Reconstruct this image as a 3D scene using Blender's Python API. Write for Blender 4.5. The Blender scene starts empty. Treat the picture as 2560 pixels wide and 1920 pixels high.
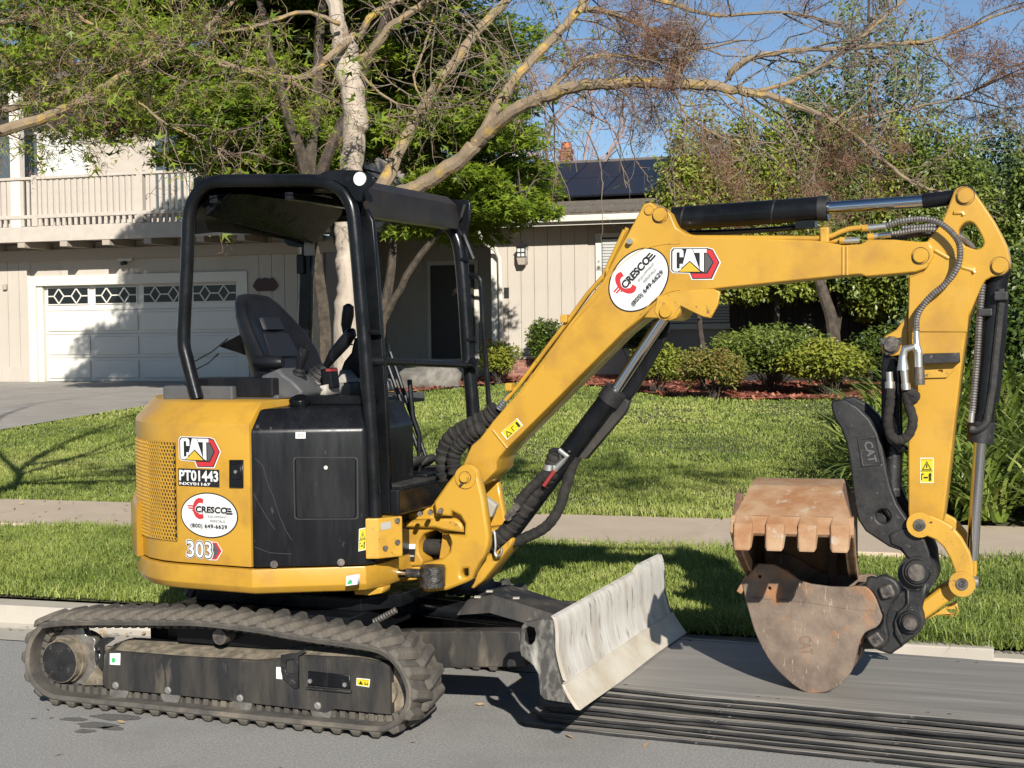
import bpy, bmesh, math, random
import numpy as np
from mathutils import Matrix, Vector

# ------------------------------------------------------------------ camera, sky, sun, exposure
SC = bpy.context.scene
COL = SC.collection
rad = math.radians
random.seed(7)
RNG = np.random.default_rng(11)

cam_data = bpy.data.cameras.new('camera')
cam = bpy.data.objects.new('camera', cam_data)
COL.objects.link(cam)
SC.camera = cam
yaw, pitch, roll = rad(-21.946), rad(-2.075), rad(-0.662)
fwd = Vector((math.sin(yaw) * math.cos(pitch), math.cos(yaw) * math.cos(pitch), math.sin(pitch)))
rgt = Vector((math.cos(yaw), -math.sin(yaw), 0))
upv = rgt.cross(fwd)
r2 = rgt * math.cos(roll) + upv * math.sin(roll)
u2 = upv * math.cos(roll) - rgt * math.sin(roll)
cm = Matrix((r2, u2, -fwd)).transposed().to_4x4()
cm.translation = Vector((3.5318, -6.0682, 1.6708))
cam.matrix_world = cm
cam_data.sensor_width = 36
cam_data.lens = 3665.2 / 2560 * 36
cam_data.clip_start = 0.05
cam_data.clip_end = 3000

SUN_EL = rad(26.0)
sun_h = Vector((0.52, -0.855, 0)).normalized()
to_sun = Vector((sun_h.x * math.cos(SUN_EL), sun_h.y * math.cos(SUN_EL), math.sin(SUN_EL)))
world = bpy.data.worlds.new('World')
SC.world = world
world.use_nodes = True
wn = world.node_tree
sky = wn.nodes.new('ShaderNodeTexSky')
sky.sky_type = 'NISHITA'
sky.sun_disc = False
sky.sun_elevation = SUN_EL
sky.sun_rotation = math.atan2(sun_h.x, sun_h.y)
sky.air_density = 1.0
sky.altitude = 1800
sky.dust_density = 0.15
sky.ozone_density = 3.0
wn.links.new(sky.outputs[0], wn.nodes['Background'].inputs[0])
wn.nodes['Background'].inputs[1].default_value = 0.062
sun_data = bpy.data.lights.new('sun', 'SUN')
sun_data.energy = 5.0
sun_data.angle = rad(0.53)
sun_data.color = (1.0, 0.955, 0.87)
sun = bpy.data.objects.new('sun', sun_data)
COL.objects.link(sun)
sun.rotation_euler = (-to_sun).to_track_quat('-Z', 'Y').to_euler()
sun.location = to_sun * 60
SC.view_settings.view_transform = 'Standard'
SC.view_settings.look = 'None'
SC.view_settings.exposure = 0.65
SC.view_settings.gamma = 1.0
SC.view_settings.use_curve_mapping = False
SC.render.engine = 'CYCLES'
SC.cycles.max_bounces = 5
SC.cycles.diffuse_bounces = 3
SC.cycles.glossy_bounces = 3
SC.cycles.transmission_bounces = 2
SC.cycles.transparent_max_bounces = 4
SC.cycles.use_denoising = True

# ------------------------------------------------------------------ frames and object helpers
STREET = Matrix.Rotation(rad(4.416), 4, 'Z')       # the street and the house lie at a small angle to the machine
BOOM = Matrix.Translation((0.85, -0.03, 0)) @ Matrix.Rotation(rad(0.5), 4, 'Z')
IDENT = Matrix.Identity(4)
FR = {}

def thing(name, label, cat, loc=(0, 0, 0), space=IDENT, group=None, rz=0.0):
    o = bpy.data.objects.new(name, None)
    o.empty_display_size = 0.2
    COL.objects.link(o)
    m = space @ Matrix.Translation(loc) @ Matrix.Rotation(rz, 4, 'Z')
    o.matrix_world = m
    o['label'] = label
    o['category'] = cat
    if group:
        o['group'] = group
    FR[o.name] = m.inverted()
    return o

def tag(o, label, cat, group=None):
    o['label'] = label
    o['category'] = cat
    if group:
        o['group'] = group
    return o

def to_local(parent, space):
    p = parent
    while p.parent is not None:
        p = p.parent
    return FR.get(p.name, IDENT) @ space

def link(name, me, m=None, parent=None, space=IDENT, smooth=False, kind=None, label=None):
    """Link a mesh given in `space` coordinates as one object (a part when it has a parent)."""
    o = bpy.data.objects.new(name, me)
    COL.objects.link(o)
    if m is not None:
        if isinstance(m, (list, tuple)):
            for k in m:
                me.materials.append(MAT[k])
        elif not me.materials:
            me.materials.append(MAT[m])
    if parent is not None:
        me.transform(to_local(parent, space))
        o.parent = parent
    else:
        n = len(me.vertices)
        if n:
            co = np.empty(n * 3)
            me.vertices.foreach_get('co', co)
            co = co.reshape(-1, 3)
            c = Vector(((co[:, 0].min() + co[:, 0].max()) / 2, (co[:, 1].min() + co[:, 1].max()) / 2, co[:, 2].min()))
            me.transform(Matrix.Translation(-c))
            o.matrix_world = space @ Matrix.Translation(c)
        else:
            o.matrix_world = space
        FR[o.name] = o.matrix_world.inverted()
    if smooth:
        me.polygons.foreach_set('use_smooth', np.ones(len(me.polygons), dtype=bool))
    me.update()
    if kind:
        o['kind'] = kind
    if label:
        o['label'] = label
    return o

def put(name, me, parent, loc, rot=(0, 0, 0), scale=(1, 1, 1), space=IDENT):
    """Another part that shares mesh data `me`, at loc/rot in `space`."""
    o = bpy.data.objects.new(name, me)
    COL.objects.link(o)
    o.parent = parent
    m = Matrix.LocRotScale(Vector(loc), Matrix(rot).to_quaternion() if isinstance(rot, Matrix) else __import__('mathutils').Euler(rot).to_quaternion(), Vector(scale))
    m = to_local(parent, space) @ m
    # parent chain below the root: parts of parts keep the root frame
    p = parent
    chain = IDENT
    while p.parent is not None:
        chain = p.matrix_basis @ chain
        p = p.parent
    o.matrix_basis = chain.inverted() @ m
    return o

class MB:
    """Collects vertices and faces of one mesh."""
    def __init__(self):
        self.v, self.f, self.mi = [], [], []
    def add(self, vs, fs, mi=0):
        b = len(self.v)
        self.v += [tuple(p) for p in vs]
        self.f += [tuple(i + b for i in f) for f in fs]
        self.mi += [mi] * len(fs)
        return self
    def box(self, x0, x1, y0, y1, z0, z1, mi=0):
        vs = [(x, y, z) for z in (z0, z1) for y in (y0, y1) for x in (x0, x1)]
        return self.add(vs, [(0, 2, 3, 1), (4, 5, 7, 6), (0, 1, 5, 4), (2, 6, 7, 3), (0, 4, 6, 2), (1, 3, 7, 5)], mi)
    def obox(self, c, ax, ay, az, mi=0):
        """box from centre and three half-axis vectors"""
        c, ax, ay, az = Vector(c), Vector(ax), Vector(ay), Vector(az)
        vs = [c + ax * i + ay * j + az * k for k in (-1, 1) for j in (-1, 1) for i in (-1, 1)]
        return self.add(vs, [(0, 2, 3, 1), (4, 5, 7, 6), (0, 1, 5, 4), (2, 6, 7, 3), (0, 4, 6, 2), (1, 3, 7, 5)], mi)
    def tube(self, pts, r, n=8, cap=True, mi=0, flat=1.0):
        pts = [Vector(p) for p in pts]
        k = len(pts)
        rs = [r] * k if isinstance(r, (int, float)) else list(r)
        up = None
        rings = []
        for i, p in enumerate(pts):
            t = (pts[min(i + 1, k - 1)] - pts[max(i - 1, 0)])
            t = t.normalized() if t.length > 1e-9 else Vector((0, 0, 1))
            if up is None:
                up = Vector((0, 0, 1)) if abs(t.z) < .9 else Vector((1, 0, 0))
            a = up - t * up.dot(t)
            a = a.normalized() if a.length > 1e-6 else t.orthogonal().normalized()
            up = a
            b = t.cross(a)
            rings.append([p + (a * math.cos(2 * math.pi * j / n) + b * math.sin(2 * math.pi * j / n) * flat) * rs[i] for j in range(n)])
        vs = [q for rg in rings for q in rg]
        fs = []
        for i in range(k - 1):
            for j in range(n):
                fs.append((i * n + j, i * n + (j + 1) % n, (i + 1) * n + (j + 1) % n, (i + 1) * n + j))
        if cap:
            fs.append(tuple(range(n - 1, -1, -1)))
            fs.append(tuple((k - 1) * n + j for j in range(n)))
        return self.add(vs, fs, mi)
    def cyl(self, a, b, r, n=20, r2=None, mi=0):
        return self.tube([a, b], [r, r if r2 is None else r2], n, True, mi)
    def loft(self, rings, cap=True, closed=True, mi=0):
        n = len(rings[0])
        vs = [q for rg in rings for q in rg]
        fs = []
        for i in range(len(rings) - 1):
            for j in range(n if closed else n - 1):
                fs.append((i * n + j, i * n + (j + 1) % n, (i + 1) * n + (j + 1) % n, (i + 1) * n + j))
        if cap and closed:
            fs.append(tuple(range(n - 1, -1, -1)))
            fs.append(tuple((len(rings) - 1) * n + j for j in range(n)))
        return self.add(vs, fs, mi)
    def mesh(self, name='m'):
        me = bpy.data.meshes.new(name)
        me.from_pydata(self.v, [], self.f)
        if any(self.mi):
            me.polygons.foreach_set('material_index', self.mi)
        return me
    def done(self, name, m, parent=None, space=IDENT, smooth=False, kind=None, label=None, bevel=0, fix=True):
        me = self.mesh(name)
        if bevel or fix:
            bm = bmesh.new()
            bm.from_mesh(me)
            if fix:
                bmesh.ops.recalc_face_normals(bm, faces=bm.faces)
            if bevel:
                es = [e for e in bm.edges if len(e.link_faces) == 2 and e.calc_face_angle(0) > 0.5]
                bmesh.ops.bevel(bm, geom=es, offset=bevel, segments=2, profile=0.6, affect='EDGES', clamp_overlap=True)
            bm.to_mesh(me)
            bm.free()
        o = link(name, me, m, parent, space, False, kind, label)
        if smooth:
            shade(o)
        return o

def shade(o, ang=0.6):
    """Smooth shading with sharp edges kept."""
    me = o.data
    bm = bmesh.new()
    bm.from_mesh(me)
    for e in bm.edges:
        e.smooth = not (len(e.link_faces) == 2 and e.calc_face_angle(0) > ang)
    for f in bm.faces:
        f.smooth = True
    bm.to_mesh(me)
    bm.free()
    return o

def round_poly(pts, r, seg=3):
    """Round the corners of a 2D polygon."""
    out = []
    n = len(pts)
    for i in range(n):
        p0, p1, p2 = Vector(pts[i - 1]), Vector(pts[i]), Vector(pts[(i + 1) % n])
        a, b = (p0 - p1), (p2 - p1)
        la, lb = a.length, b.length
        rr = min(r, la * .45, lb * .45)
        if rr < 1e-5:
            out.append(tuple(p1)); continue
        s, e = p1 + a / la * rr, p1 + b / lb * rr
        for k in range(seg + 1):
            t = k / seg
            out.append(tuple(s * (1 - t) ** 2 + p1 * 2 * t * (1 - t) + e * t * t))
    return out

def curve_plate(loops, half, bevel=0.0, bres=1):
    """Flat plate from 2D loops (first the outline, then holes), thickness 2*half along local Z, bevelled rim."""
    cu = bpy.data.curves.new('tmp', 'CURVE')
    cu.dimensions = '2D'
    cu.fill_mode = 'BOTH'
    cu.extrude = max(half - bevel, 1e-5)
    cu.bevel_depth = bevel
    cu.bevel_resolution = bres
    if bevel:
        cu.offset = -bevel
    for lp in loops:
        sp = cu.splines.new('POLY')
        sp.points.add(len(lp) - 1)
        sp.points.foreach_set('co', [c for p in lp for c in (p[0], p[1], 0, 1)])
        sp.use_cyclic_u = True
    ob = bpy.data.objects.new('tmp', cu)
    me = bpy.data.meshes.new_from_object(ob)
    bpy.data.objects.remove(ob)
    bpy.data.curves.remove(cu)
    return me

# plane of a plate: first coordinate along X, second along Z, thickness along Y
XZ = Matrix(((1, 0, 0, 0), (0, 0, 1, 0), (0, 1, 0, 0), (0, 0, 0, 1)))

def plate(name, loops, y0, y1, m, parent, space=IDENT, bevel=0.004, label=None, rnd=0.0):
    """Vertical plate: loops in (x, z) of `space`, between y0 and y1."""
    if isinstance(loops[0][0], (int, float)):
        loops = [loops]
    if rnd:
        loops = [round_poly(l, rnd) for l in loops]
    half = abs(y1 - y0) / 2
    me = curve_plate(loops, half, min(bevel, half * .9))
    me.transform(Matrix.Translation((0, (y0 + y1) / 2, 0)) @ XZ)
    me.flip_normals()
    return link(name, me, m, parent, space, False, None, label)

def text_mesh(s, size, bold=0.0, sx=1.0, depth=0.0006, align='LEFT', spacing=1.0, shear=0.0):
    cu = bpy.data.curves.new('txt', 'FONT')
    cu.body = s
    cu.size = size
    cu.offset = bold
    cu.extrude = depth
    cu.align_x = align
    cu.space_character = spacing
    cu.shear = shear
    cu.resolution_u = 3
    ob = bpy.data.objects.new('txt', cu)
    me = bpy.data.meshes.new_from_object(ob)
    bpy.data.objects.remove(ob)
    bpy.data.curves.remove(cu)
    me.transform(Matrix.Diagonal((sx, 1, 1, 1)))
    return me

def spline(pts, n=6):
    """Catmull-Rom through points of any dimension."""
    P = [np.array(p, float) for p in pts]
    P = [2 * P[0] - P[1]] + P + [2 * P[-1] - P[-2]]
    out = []
    for i in range(1, len(P) - 2):
        a, b, c, d = P[i - 1], P[i], P[i + 1], P[i + 2]
        for k in range(n):
            t = k / n
            out.append(tuple(.5 * (2 * b + (c - a) * t + (2 * a - 5 * b + 4 * c - d) * t * t + (3 * b - a - 3 * c + d) * t ** 3)))
    out.append(tuple(P[-2]))
    return out

# ------------------------------------------------------------------ materials
MAT = {}

def M(name, c1, c2=None, scale=4.0, lo=.4, hi=.6, rough=.6, metal=0.0, bump=0.0, bscale=30.0, spec=.5, c3=None, s3=20.0, lo3=.55, hi3=.7,
      stretch=(1, 1, 1), detail=6.0, coat=0.0, rvar=0.0, transl=0.0, random_obj=0.0, dist=0.0, c4=None, s4=60.0, lo4=.70, hi4=.73, st4=None):
    m = bpy.data.materials.new(name)
    m.use_nodes = True
    nt = m.node_tree
    N, L = nt.nodes, nt.links
    b = N['Principled BSDF']
    b.inputs['Roughness'].default_value = rough
    b.inputs['Metallic'].default_value = metal
    b.inputs['Specular IOR Level'].default_value = spec
    if coat:
        b.inputs['Coat Weight'].default_value = coat
        b.inputs['Coat Roughness'].default_value = .12
    tc = N.new('ShaderNodeTexCoord')
    mp = N.new('ShaderNodeMapping')
    mp.inputs['Scale'].default_value = stretch
    L.new(tc.outputs['Object'], mp.inputs[0])
    def noise(sc, dt=detail, src=mp):
        n = N.new('ShaderNodeTexNoise')
        n.inputs['Scale'].default_value = sc
        n.inputs['Detail'].default_value = dt
        n.inputs['Roughness'].default_value = .6
        n.inputs['Distortion'].default_value = dist
        L.new(src.outputs[0], n.inputs['Vector'])
        return n
    def ramp(n, a, c):
        r = N.new('ShaderNodeMapRange')
        r.inputs[1].default_value = a
        r.inputs[2].default_value = c
        r.clamp = True
        L.new(n.outputs[0], r.inputs[0])
        return r
    def mix(fac, a, c):
        x = N.new('ShaderNodeMix')
        x.data_type = 'RGBA'
        if hasattr(fac, 'outputs'):
            L.new(fac.outputs[0], x.inputs[0])
        else:
            x.inputs[0].default_value = fac
        for s, v in ((6, a), (7, c)):
            if hasattr(v, 'outputs'):
                L.new(v.outputs[2] if v.bl_idname == 'ShaderNodeMix' else v.outputs[0], x.inputs[s])
            else:
                x.inputs[s].default_value = (*v, 1)
        return x
    col = None
    if c2 is not None:
        col = mix(ramp(noise(scale), lo, hi), c1, c2)
    if c3 is not None:
        col = mix(ramp(noise(s3), lo3, hi3), col if col else c1, c3)
    if c4 is not None:
        src4 = mp
        if st4:
            src4 = N.new('ShaderNodeMapping'); src4.inputs['Scale'].default_value = st4; L.new(tc.outputs['Object'], src4.inputs[0])
        col = mix(ramp(noise(s4, 4, src4), lo4, hi4), col if col else c1, c4)
    if random_obj:
        oi = N.new('ShaderNodeObjectInfo')
        hs = N.new('ShaderNodeHueSaturation')
        r = N.new('ShaderNodeMapRange')
        r.inputs[3].default_value = 1 - random_obj
        r.inputs[4].default_value = 1 + random_obj
        L.new(oi.outputs['Random'], r.inputs[0])
        L.new(r.outputs[0], hs.inputs['Value'])
        if col:
            L.new(col.outputs[2], hs.inputs['Color'])
        else:
            hs.inputs['Color'].default_value = (*c1, 1)
        L.new(hs.outputs[0], b.inputs['Base Color'])
    elif col:
        L.new(col.outputs[2], b.inputs['Base Color'])
    else:
        b.inputs['Base Color'].default_value = (*c1, 1)
    if rvar:
        rr = N.new('ShaderNodeMapRange')
        rr.inputs[1].default_value = .3
        rr.inputs[2].default_value = .7
        rr.inputs[3].default_value = max(rough - rvar, 0.02)
        rr.inputs[4].default_value = min(rough + rvar, 1)
        L.new(noise(scale * 2.3).outputs[0], rr.inputs[0])
        L.new(rr.outputs[0], b.inputs['Roughness'])
    if bump:
        bp = N.new('ShaderNodeBump')
        bp.inputs['Strength'].default_value = bump
        bp.inputs['Distance'].default_value = .01
        L.new(noise(bscale, 5).outputs[0], bp.inputs['Height'])
        L.new(bp.outputs[0], b.inputs['Normal'])
    if transl:
        t = N.new('ShaderNodeBsdfTranslucent')
        ms = N.new('ShaderNodeMixShader')
        ms.inputs[0].default_value = transl
        src = b.inputs['Base Color'].links[0].from_socket if b.inputs['Base Color'].links else None
        if src:
            L.new(src, t.inputs[0])
        else:
            t.inputs[0].default_value = (*c1, 1)
        L.new(b.outputs[0], ms.inputs[1])
        L.new(t.outputs[0], ms.inputs[2])
        L.new(ms.outputs[0], N['Material Output'].inputs[0])
    MAT[name] = m
    return m

def leafmat(name, cols, rough=.5, transl=.3, spec=.4):
    """Foliage: colour varies leaf by leaf through a per-face attribute and by clump."""
    m = bpy.data.materials.new(name)
    m.use_nodes = True
    nt = m.node_tree
    N, L = nt.nodes, nt.links
    b = N['Principled BSDF']
    at = N.new('ShaderNodeAttribute')
    at.attribute_name = 'tone'
    cr = N.new('ShaderNodeValToRGB')
    cr.color_ramp.elements.remove(cr.color_ramp.elements[0])
    k = len(cols)
    for i, c in enumerate(cols):
        e = cr.color_ramp.elements[0] if i == 0 else cr.color_ramp.elements.new(i / (k - 1))
        e.position = i / (k - 1)
        e.color = (*c, 1)
    L.new(at.outputs['Fac'], cr.inputs[0])
    L.new(cr.outputs[0], b.inputs['Base Color'])
    b.inputs['Roughness'].default_value = rough
    b.inputs['Specular IOR Level'].default_value = spec
    if transl:
        t = N.new('ShaderNodeBsdfTranslucent')
        ms = N.new('ShaderNodeMixShader')
        ms.inputs[0].default_value = transl
        L.new(cr.outputs[0], t.inputs[0])
        L.new(b.outputs[0], ms.inputs[1])
        L.new(t.outputs[0], ms.inputs[2])
        L.new(ms.outputs[0], N['Material Output'].inputs[0])
    MAT[name] = m
    return m

YEL = (.44, .245, .026)
M('yellow', YEL, (.415, .225, .023), 3, .35, .7, rough=.38, coat=.25, c3=(.30, .155, .026), s3=5, lo3=.50, hi3=.76, rvar=.12, bump=.03, bscale=40, c4=(.13, .075, .025), s4=55, lo4=.715, hi4=.74)
M('yellow_worn', YEL, (.34, .18, .025), 9, .45, .75, rough=.5, c3=(.12, .07, .03), s3=24, lo3=.62, hi3=.72, rvar=.1, c4=(.04, .03, .02), s4=45, lo4=.66, hi4=.70, bump=.05, bscale=70)
M('black_paint', (.0035, .004, .0048), (.007, .0075, .009), 6, rough=.28, spec=.28, rvar=.1, bump=.03, bscale=60)
M('black_panel', (.004, .0043, .0055), (.008, .0083, .010), 10, rough=.34, spec=.28, rvar=.08, bump=.03, bscale=90, stretch=(1, 1, .15), c3=(.016, .016, .018), s3=30, lo3=.56, hi3=.8, c4=(.05, .049, .047), s4=26, lo4=.66, hi4=.74, st4=(1, 1, .35))
M('black_dusty', (.010, .010, .011), (.06, .05, .038), 7, .42, .72, rough=.7, stretch=(1, 1, .22), bump=.1, bscale=50, c3=(.15, .125, .09), s3=11, lo3=.58, hi3=.78)
M('dust', (.22, .18, .13), (.10, .085, .06), 18, rough=.95, bump=.3, bscale=60)
M('rubber', (.085, .075, .062), (.05, .045, .04), 9, rough=.85, bump=.25, bscale=45, c3=(.15, .128, .10), s3=5, lo3=.5, hi3=.7)
M('rubber_black', (.012, .012, .012), (.03, .028, .026), 14, rough=.75, bump=.3, bscale=60)
M('hose', (.010, .010, .011), (.022, .021, .02), 20, rough=.5, bump=.2, bscale=80)
M('sleeve', (.009, .008, .0075), (.022, .019, .016), 20, rough=.9, bump=.5, bscale=50)
M('chrome', (.62, .62, .62), rough=.12, metal=1.0)
M('steel', (.42, .40, .37), (.28, .25, .22), 20, rough=.42, metal=.8, bump=.08, bscale=70)
M('pin_steel', (.16, .14, .12), (.07, .06, .055), 25, rough=.55, metal=.6, bump=.2, bscale=60)
M('zinc', (.60, .59, .55), rough=.35, metal=.9)
M('grease', (.015, .014, .013), (.05, .045, .04), 40, rough=.35, bump=.7, bscale=60)
M('cast_black', (.007, .007, .008), (.028, .0265, .0245), 12, .4, .75, rough=.55, bump=.15, bscale=50, c3=(.12, .11, .10), s3=38, lo3=.62, hi3=.75)
M('seat', (.005, .0055, .007), (.008, .0085, .0105), 8, rough=.42, spec=.3, bump=.1, bscale=200)
M('seat_panel', (.008, .009, .013), rough=.55, bump=.1, bscale=200)
M('plastic_grey', (.055, .055, .058), (.075, .075, .076), 5, rough=.6, bump=.05, bscale=90)
M('plastic_light', (.30, .28, .24), rough=.6)
M('white', (.60, .60, .58), rough=.5)
M('decal_white', (.60, .60, .585), rough=.4)
M('decal_black', (.012, .012, .013), rough=.4)
M('decal_red', (.42, .025, .03), rough=.4)
M('decal_grey', (.07, .07, .072), rough=.45)
M('decal_green', (.05, .35, .12), rough=.5)
M('decal_yellow', (.52, .43, .012), rough=.4)
M('decal_orange', (.80, .30, .02), rough=.4)
M('decal_silver', (.32, .31, .29), rough=.4)
M('logo_yellow', (.50, .32, .03), rough=.4)
M('red_fabric', (.22, .02, .02), rough=.8)
M('blade', (.54, .52, .475), (.36, .33, .285), 9, .34, .70, rough=.75, bump=.2, bscale=40, c3=(.10, .085, .07), s3=26, lo3=.58, hi3=.74, stretch=(1, 1, .22), dist=.2, c4=(.34, .26, .17), s4=9, lo4=.56, hi4=.80, st4=(1, 1, .3))
M('blade_end', (.045, .042, .038), (.17, .16, .14), 34, .46, .68, rough=.7, bump=.2, bscale=40, stretch=(1, 1, .45), dist=.5, c3=(.40, .38, .33), s3=7, lo3=.60, hi3=.74)
M('blade_edge', (.40, .345, .265), (.50, .46, .385), 6, .35, .65, rough=.75, bump=.15, bscale=50, c3=(.40, .22, .08), s3=7, lo3=.66, hi3=.76)
M('rust', (.20, .11, .068), (.12, .075, .055), 5, .35, .65, rough=.8, bump=.25, bscale=45, c3=(.45, .17, .035), s3=6, lo3=.60, hi3=.74, metal=.1)
M('rust_side', (.215, .16, .118), (.075, .052, .040), 8, .30, .72, rough=.7, bump=.25, bscale=60, c3=(.36, .15, .045), s3=5, lo3=.56, hi3=.74, detail=9, c4=(.30, .235, .18), s4=26, lo4=.64, hi4=.68, st4=(3, 1, .5), metal=.1)
M('rust_bright', (.33, .215, .125), (.25, .118, .05), 9, .35, .65, rough=.8, bump=.25, bscale=50, c3=(.36, .30, .23), s3=14, lo3=.58, hi3=.7, stretch=(1, 1, 1))
M('mat_top', (.25, .232, .205), (.185, .173, .155), 4, .35, .65, rough=.62, bump=.1, bscale=30, stretch=(.18, 2.4, 1), c3=(.32, .298, .26), s3=3, lo3=.55, hi3=.75)
M('mat_edge', (.009, .009, .010), (.036, .034, .032), 14, .4, .7, rough=.7, bump=.3, bscale=40, stretch=(.45, 1, 1), c3=(.26, .24, .21), s3=16, lo3=.66, hi3=.70, random_obj=.4)
M('asphalt', (.205, .198, .186), (.33, .32, .302), 85, .30, .70, rough=.92, bump=.6, bscale=120, c3=(.50, .485, .455), s3=110, lo3=.62, hi3=.70, detail=3, c4=(.17, .165, .155), s4=1.1, lo4=.50, hi4=.85)
M('concrete', (.42, .38, .32), (.34, .31, .265), 3, .3, .7, rough=.9, bump=.2, bscale=120, c3=(.26, .23, .19), s3=30, lo3=.62, hi3=.8)
M('concrete_pink', (.50, .405, .30), (.425, .34, .25), 2, .3, .7, rough=.9, bump=.2, bscale=120, c3=(.28, .22, .165), s3=24, lo3=.62, hi3=.8)
M('driveway', (.34, .31, .275), (.27, .245, .215), 1.5, .3, .7, rough=.9, bump=.2, bscale=90, c3=(.21, .19, .165), s3=6, lo3=.6, hi3=.8)
M('soil', (.06, .055, .025), (.085, .085, .03), 2, rough=1)
M('earth', (.08, .055, .035), (.05, .035, .022), 6, rough=1, bump=.4, bscale=20)
M('mulch', (.24, .065, .035), (.12, .032, .02), 22, .35, .65, rough=.95, bump=.8, bscale=40, c3=(.34, .13, .08), s3=60, lo3=.6, hi3=.7)
M('stucco', (.44, .39, .335), (.41, .36, .31), 2, rough=.9, bump=.15, bscale=150)
M('siding', (.43, .38, .325), (.40, .355, .30), 2, rough=.85, bump=.08, bscale=60, c3=(.35, .305, .255), s3=5, lo3=.55, hi3=.8, stretch=(1, 1, .3))
M('trim', (.58, .55, .48), rough=.6)
M('door_white', (.60, .575, .52), rough=.55)
M('deck_paint', (.45, .40, .345), (.41, .365, .31), 5, rough=.75)
M('soffit', (.34, .29, .24), rough=.85)
M('door_dark', (.025, .018, .013), rough=.5)
M('glass', (.012, .014, .015), rough=.15, spec=.35)
M('glass_blind', (.55, .55, .52), rough=.35)
M('glass_grey', (.07, .085, .09), rough=.08, spec=.8)
M('shingle', (.15, .125, .10), (.10, .085, .07), 12, rough=.95, bump=.5, bscale=40, random_obj=.15)
M('solar', (.008, .009, .013), rough=.32, spec=.4)
M('alu', (.5, .5, .5), rough=.4, metal=.8)
M('brick', (.27, .115, .08), (.19, .085, .06), 9, rough=.9, bump=.3, bscale=60, random_obj=.25)
M('mortar', (.40, .36, .31), rough=.95)
M('terracotta', (.45, .14, .06), rough=.85)
M('pot_grey', (.36, .38, .38), rough=.7)
M('lamp_black', (.012, .012, .012), rough=.5)
M('plaque', (.045, .018, .014), rough=.6)
M('stone', (.20, .185, .16), (.12, .11, .095), 5, rough=.95, bump=.6, bscale=14)
M('bark', (.42, .355, .285), (.25, .205, .16), 9, .35, .65, rough=.95, bump=1.0, bscale=26, stretch=(1, 1, .35), c3=(.13, .10, .08), s3=10, lo3=.6, hi3=.7)
M('bark_lichen', (.25, .185, .115), (.17, .13, .09), 10, .35, .65, rough=.95, bump=.7, bscale=30, c3=(.38, .25, .06), s3=8, lo3=.54, hi3=.68)
M('twig', (.20, .155, .115), (.13, .095, .07), 5, rough=.9)
M('bark_dark', (.035, .027, .020), (.075, .057, .04), 9, rough=.95, bump=.7, bscale=20)  # bark darkened to stand for the shade under the hedge crowns
M('fence_dark', (.012, .011, .0095), (.02, .0175, .015), 5, rough=.85, random_obj=.2)  # dark stain, taken near black to stand for deep shade
M('leaf_dry', (.30, .19, .10), (.42, .30, .17), 3, rough=.85, random_obj=.3)
leafmat('grass', [(.10, .145, .026), (.205, .265, .052), (.31, .355, .082), (.44, .43, .16)], .55, .30)
leafmat('maple', [(.04, .08, .010), (.10, .165, .014), (.19, .26, .022), (.27, .33, .04)], .45, .42)
leafmat('hedge', [(.03, .055, .012), (.075, .115, .02), (.14, .185, .034), (.24, .27, .06)], .38, .3)
leafmat('hedge_yellow', [(.065, .095, .014), (.14, .18, .024), (.23, .26, .035), (.34, .34, .06)], .4, .35)
leafmat('dark_tree', [(.02, .04, .014), (.04, .07, .022), (.07, .11, .035), (.10, .15, .05)], .45, .25)
leafmat('blue_tree', [(.035, .06, .03), (.075, .11, .05), (.13, .17, .07), (.20, .24, .10)], .45, .25)
leafmat('strap', [(.05, .085, .014), (.12, .17, .026), (.21, .26, .05), (.36, .38, .11)], .35, .25)
leafmat('nandina', [(.07, .09, .02), (.14, .16, .03), (.24, .22, .05), (.30, .16, .06)], .45, .35)
leafmat('brown_tuft', [(.10, .05, .032), (.19, .095, .06), (.27, .15, .09), (.26, .19, .08)], .8, .3)
leafmat('olive_tuft', [(.09, .11, .018), (.19, .21, .034), (.30, .31, .05), (.34, .24, .07)], .7, .35)
leafmat('mulch_chip', [(.14, .035, .02), (.25, .07, .04), (.34, .12, .07), (.42, .20, .13)], .9, 0)

ROAD_DRIPS = [(*p, *r) for p, r in zip([(-0.688,-0.866),(-0.529,-0.922),(-0.529,-1.02),(-0.441,-0.95),(-0.543,-0.789),(-0.87,-0.898)], [(.07,.035),(.10,.055),(.05,.03),(.06,.03),(.14,.05),(.012,.012)])]
MULCH_EDGE = [(-6.95,18.54),(-5.78,21.92),(-3.89,20.73),(-1.99,18.21),(-0.63,17.37),(0.89,17.44),(1.64,17.3)]


# ------------------------------------------------------------------ fast meshes for foliage
def np_mesh(name, V, F, tone=None):
    """V (n,3) vertices, F (m,k) faces of one size, tone (n,) per-vertex value."""
    me = bpy.data.meshes.new(name)
    V = np.ascontiguousarray(V, dtype=np.float32)
    F = np.ascontiguousarray(F, dtype=np.int32)
    n, (m, k) = len(V), F.shape
    me.vertices.add(n)
    me.vertices.foreach_set('co', V.ravel())
    me.loops.add(m * k)
    me.loops.foreach_set('vertex_index', F.ravel())
    me.polygons.add(m)
    me.polygons.foreach_set('loop_start', np.arange(0, m * k, k, dtype=np.int32))
    me.update(calc_edges=True)
    if tone is not None:
        a = me.attributes.new('tone', 'FLOAT', 'POINT')
        a.data.foreach_set('value', np.ascontiguousarray(tone, dtype=np.float32))
    return me

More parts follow.
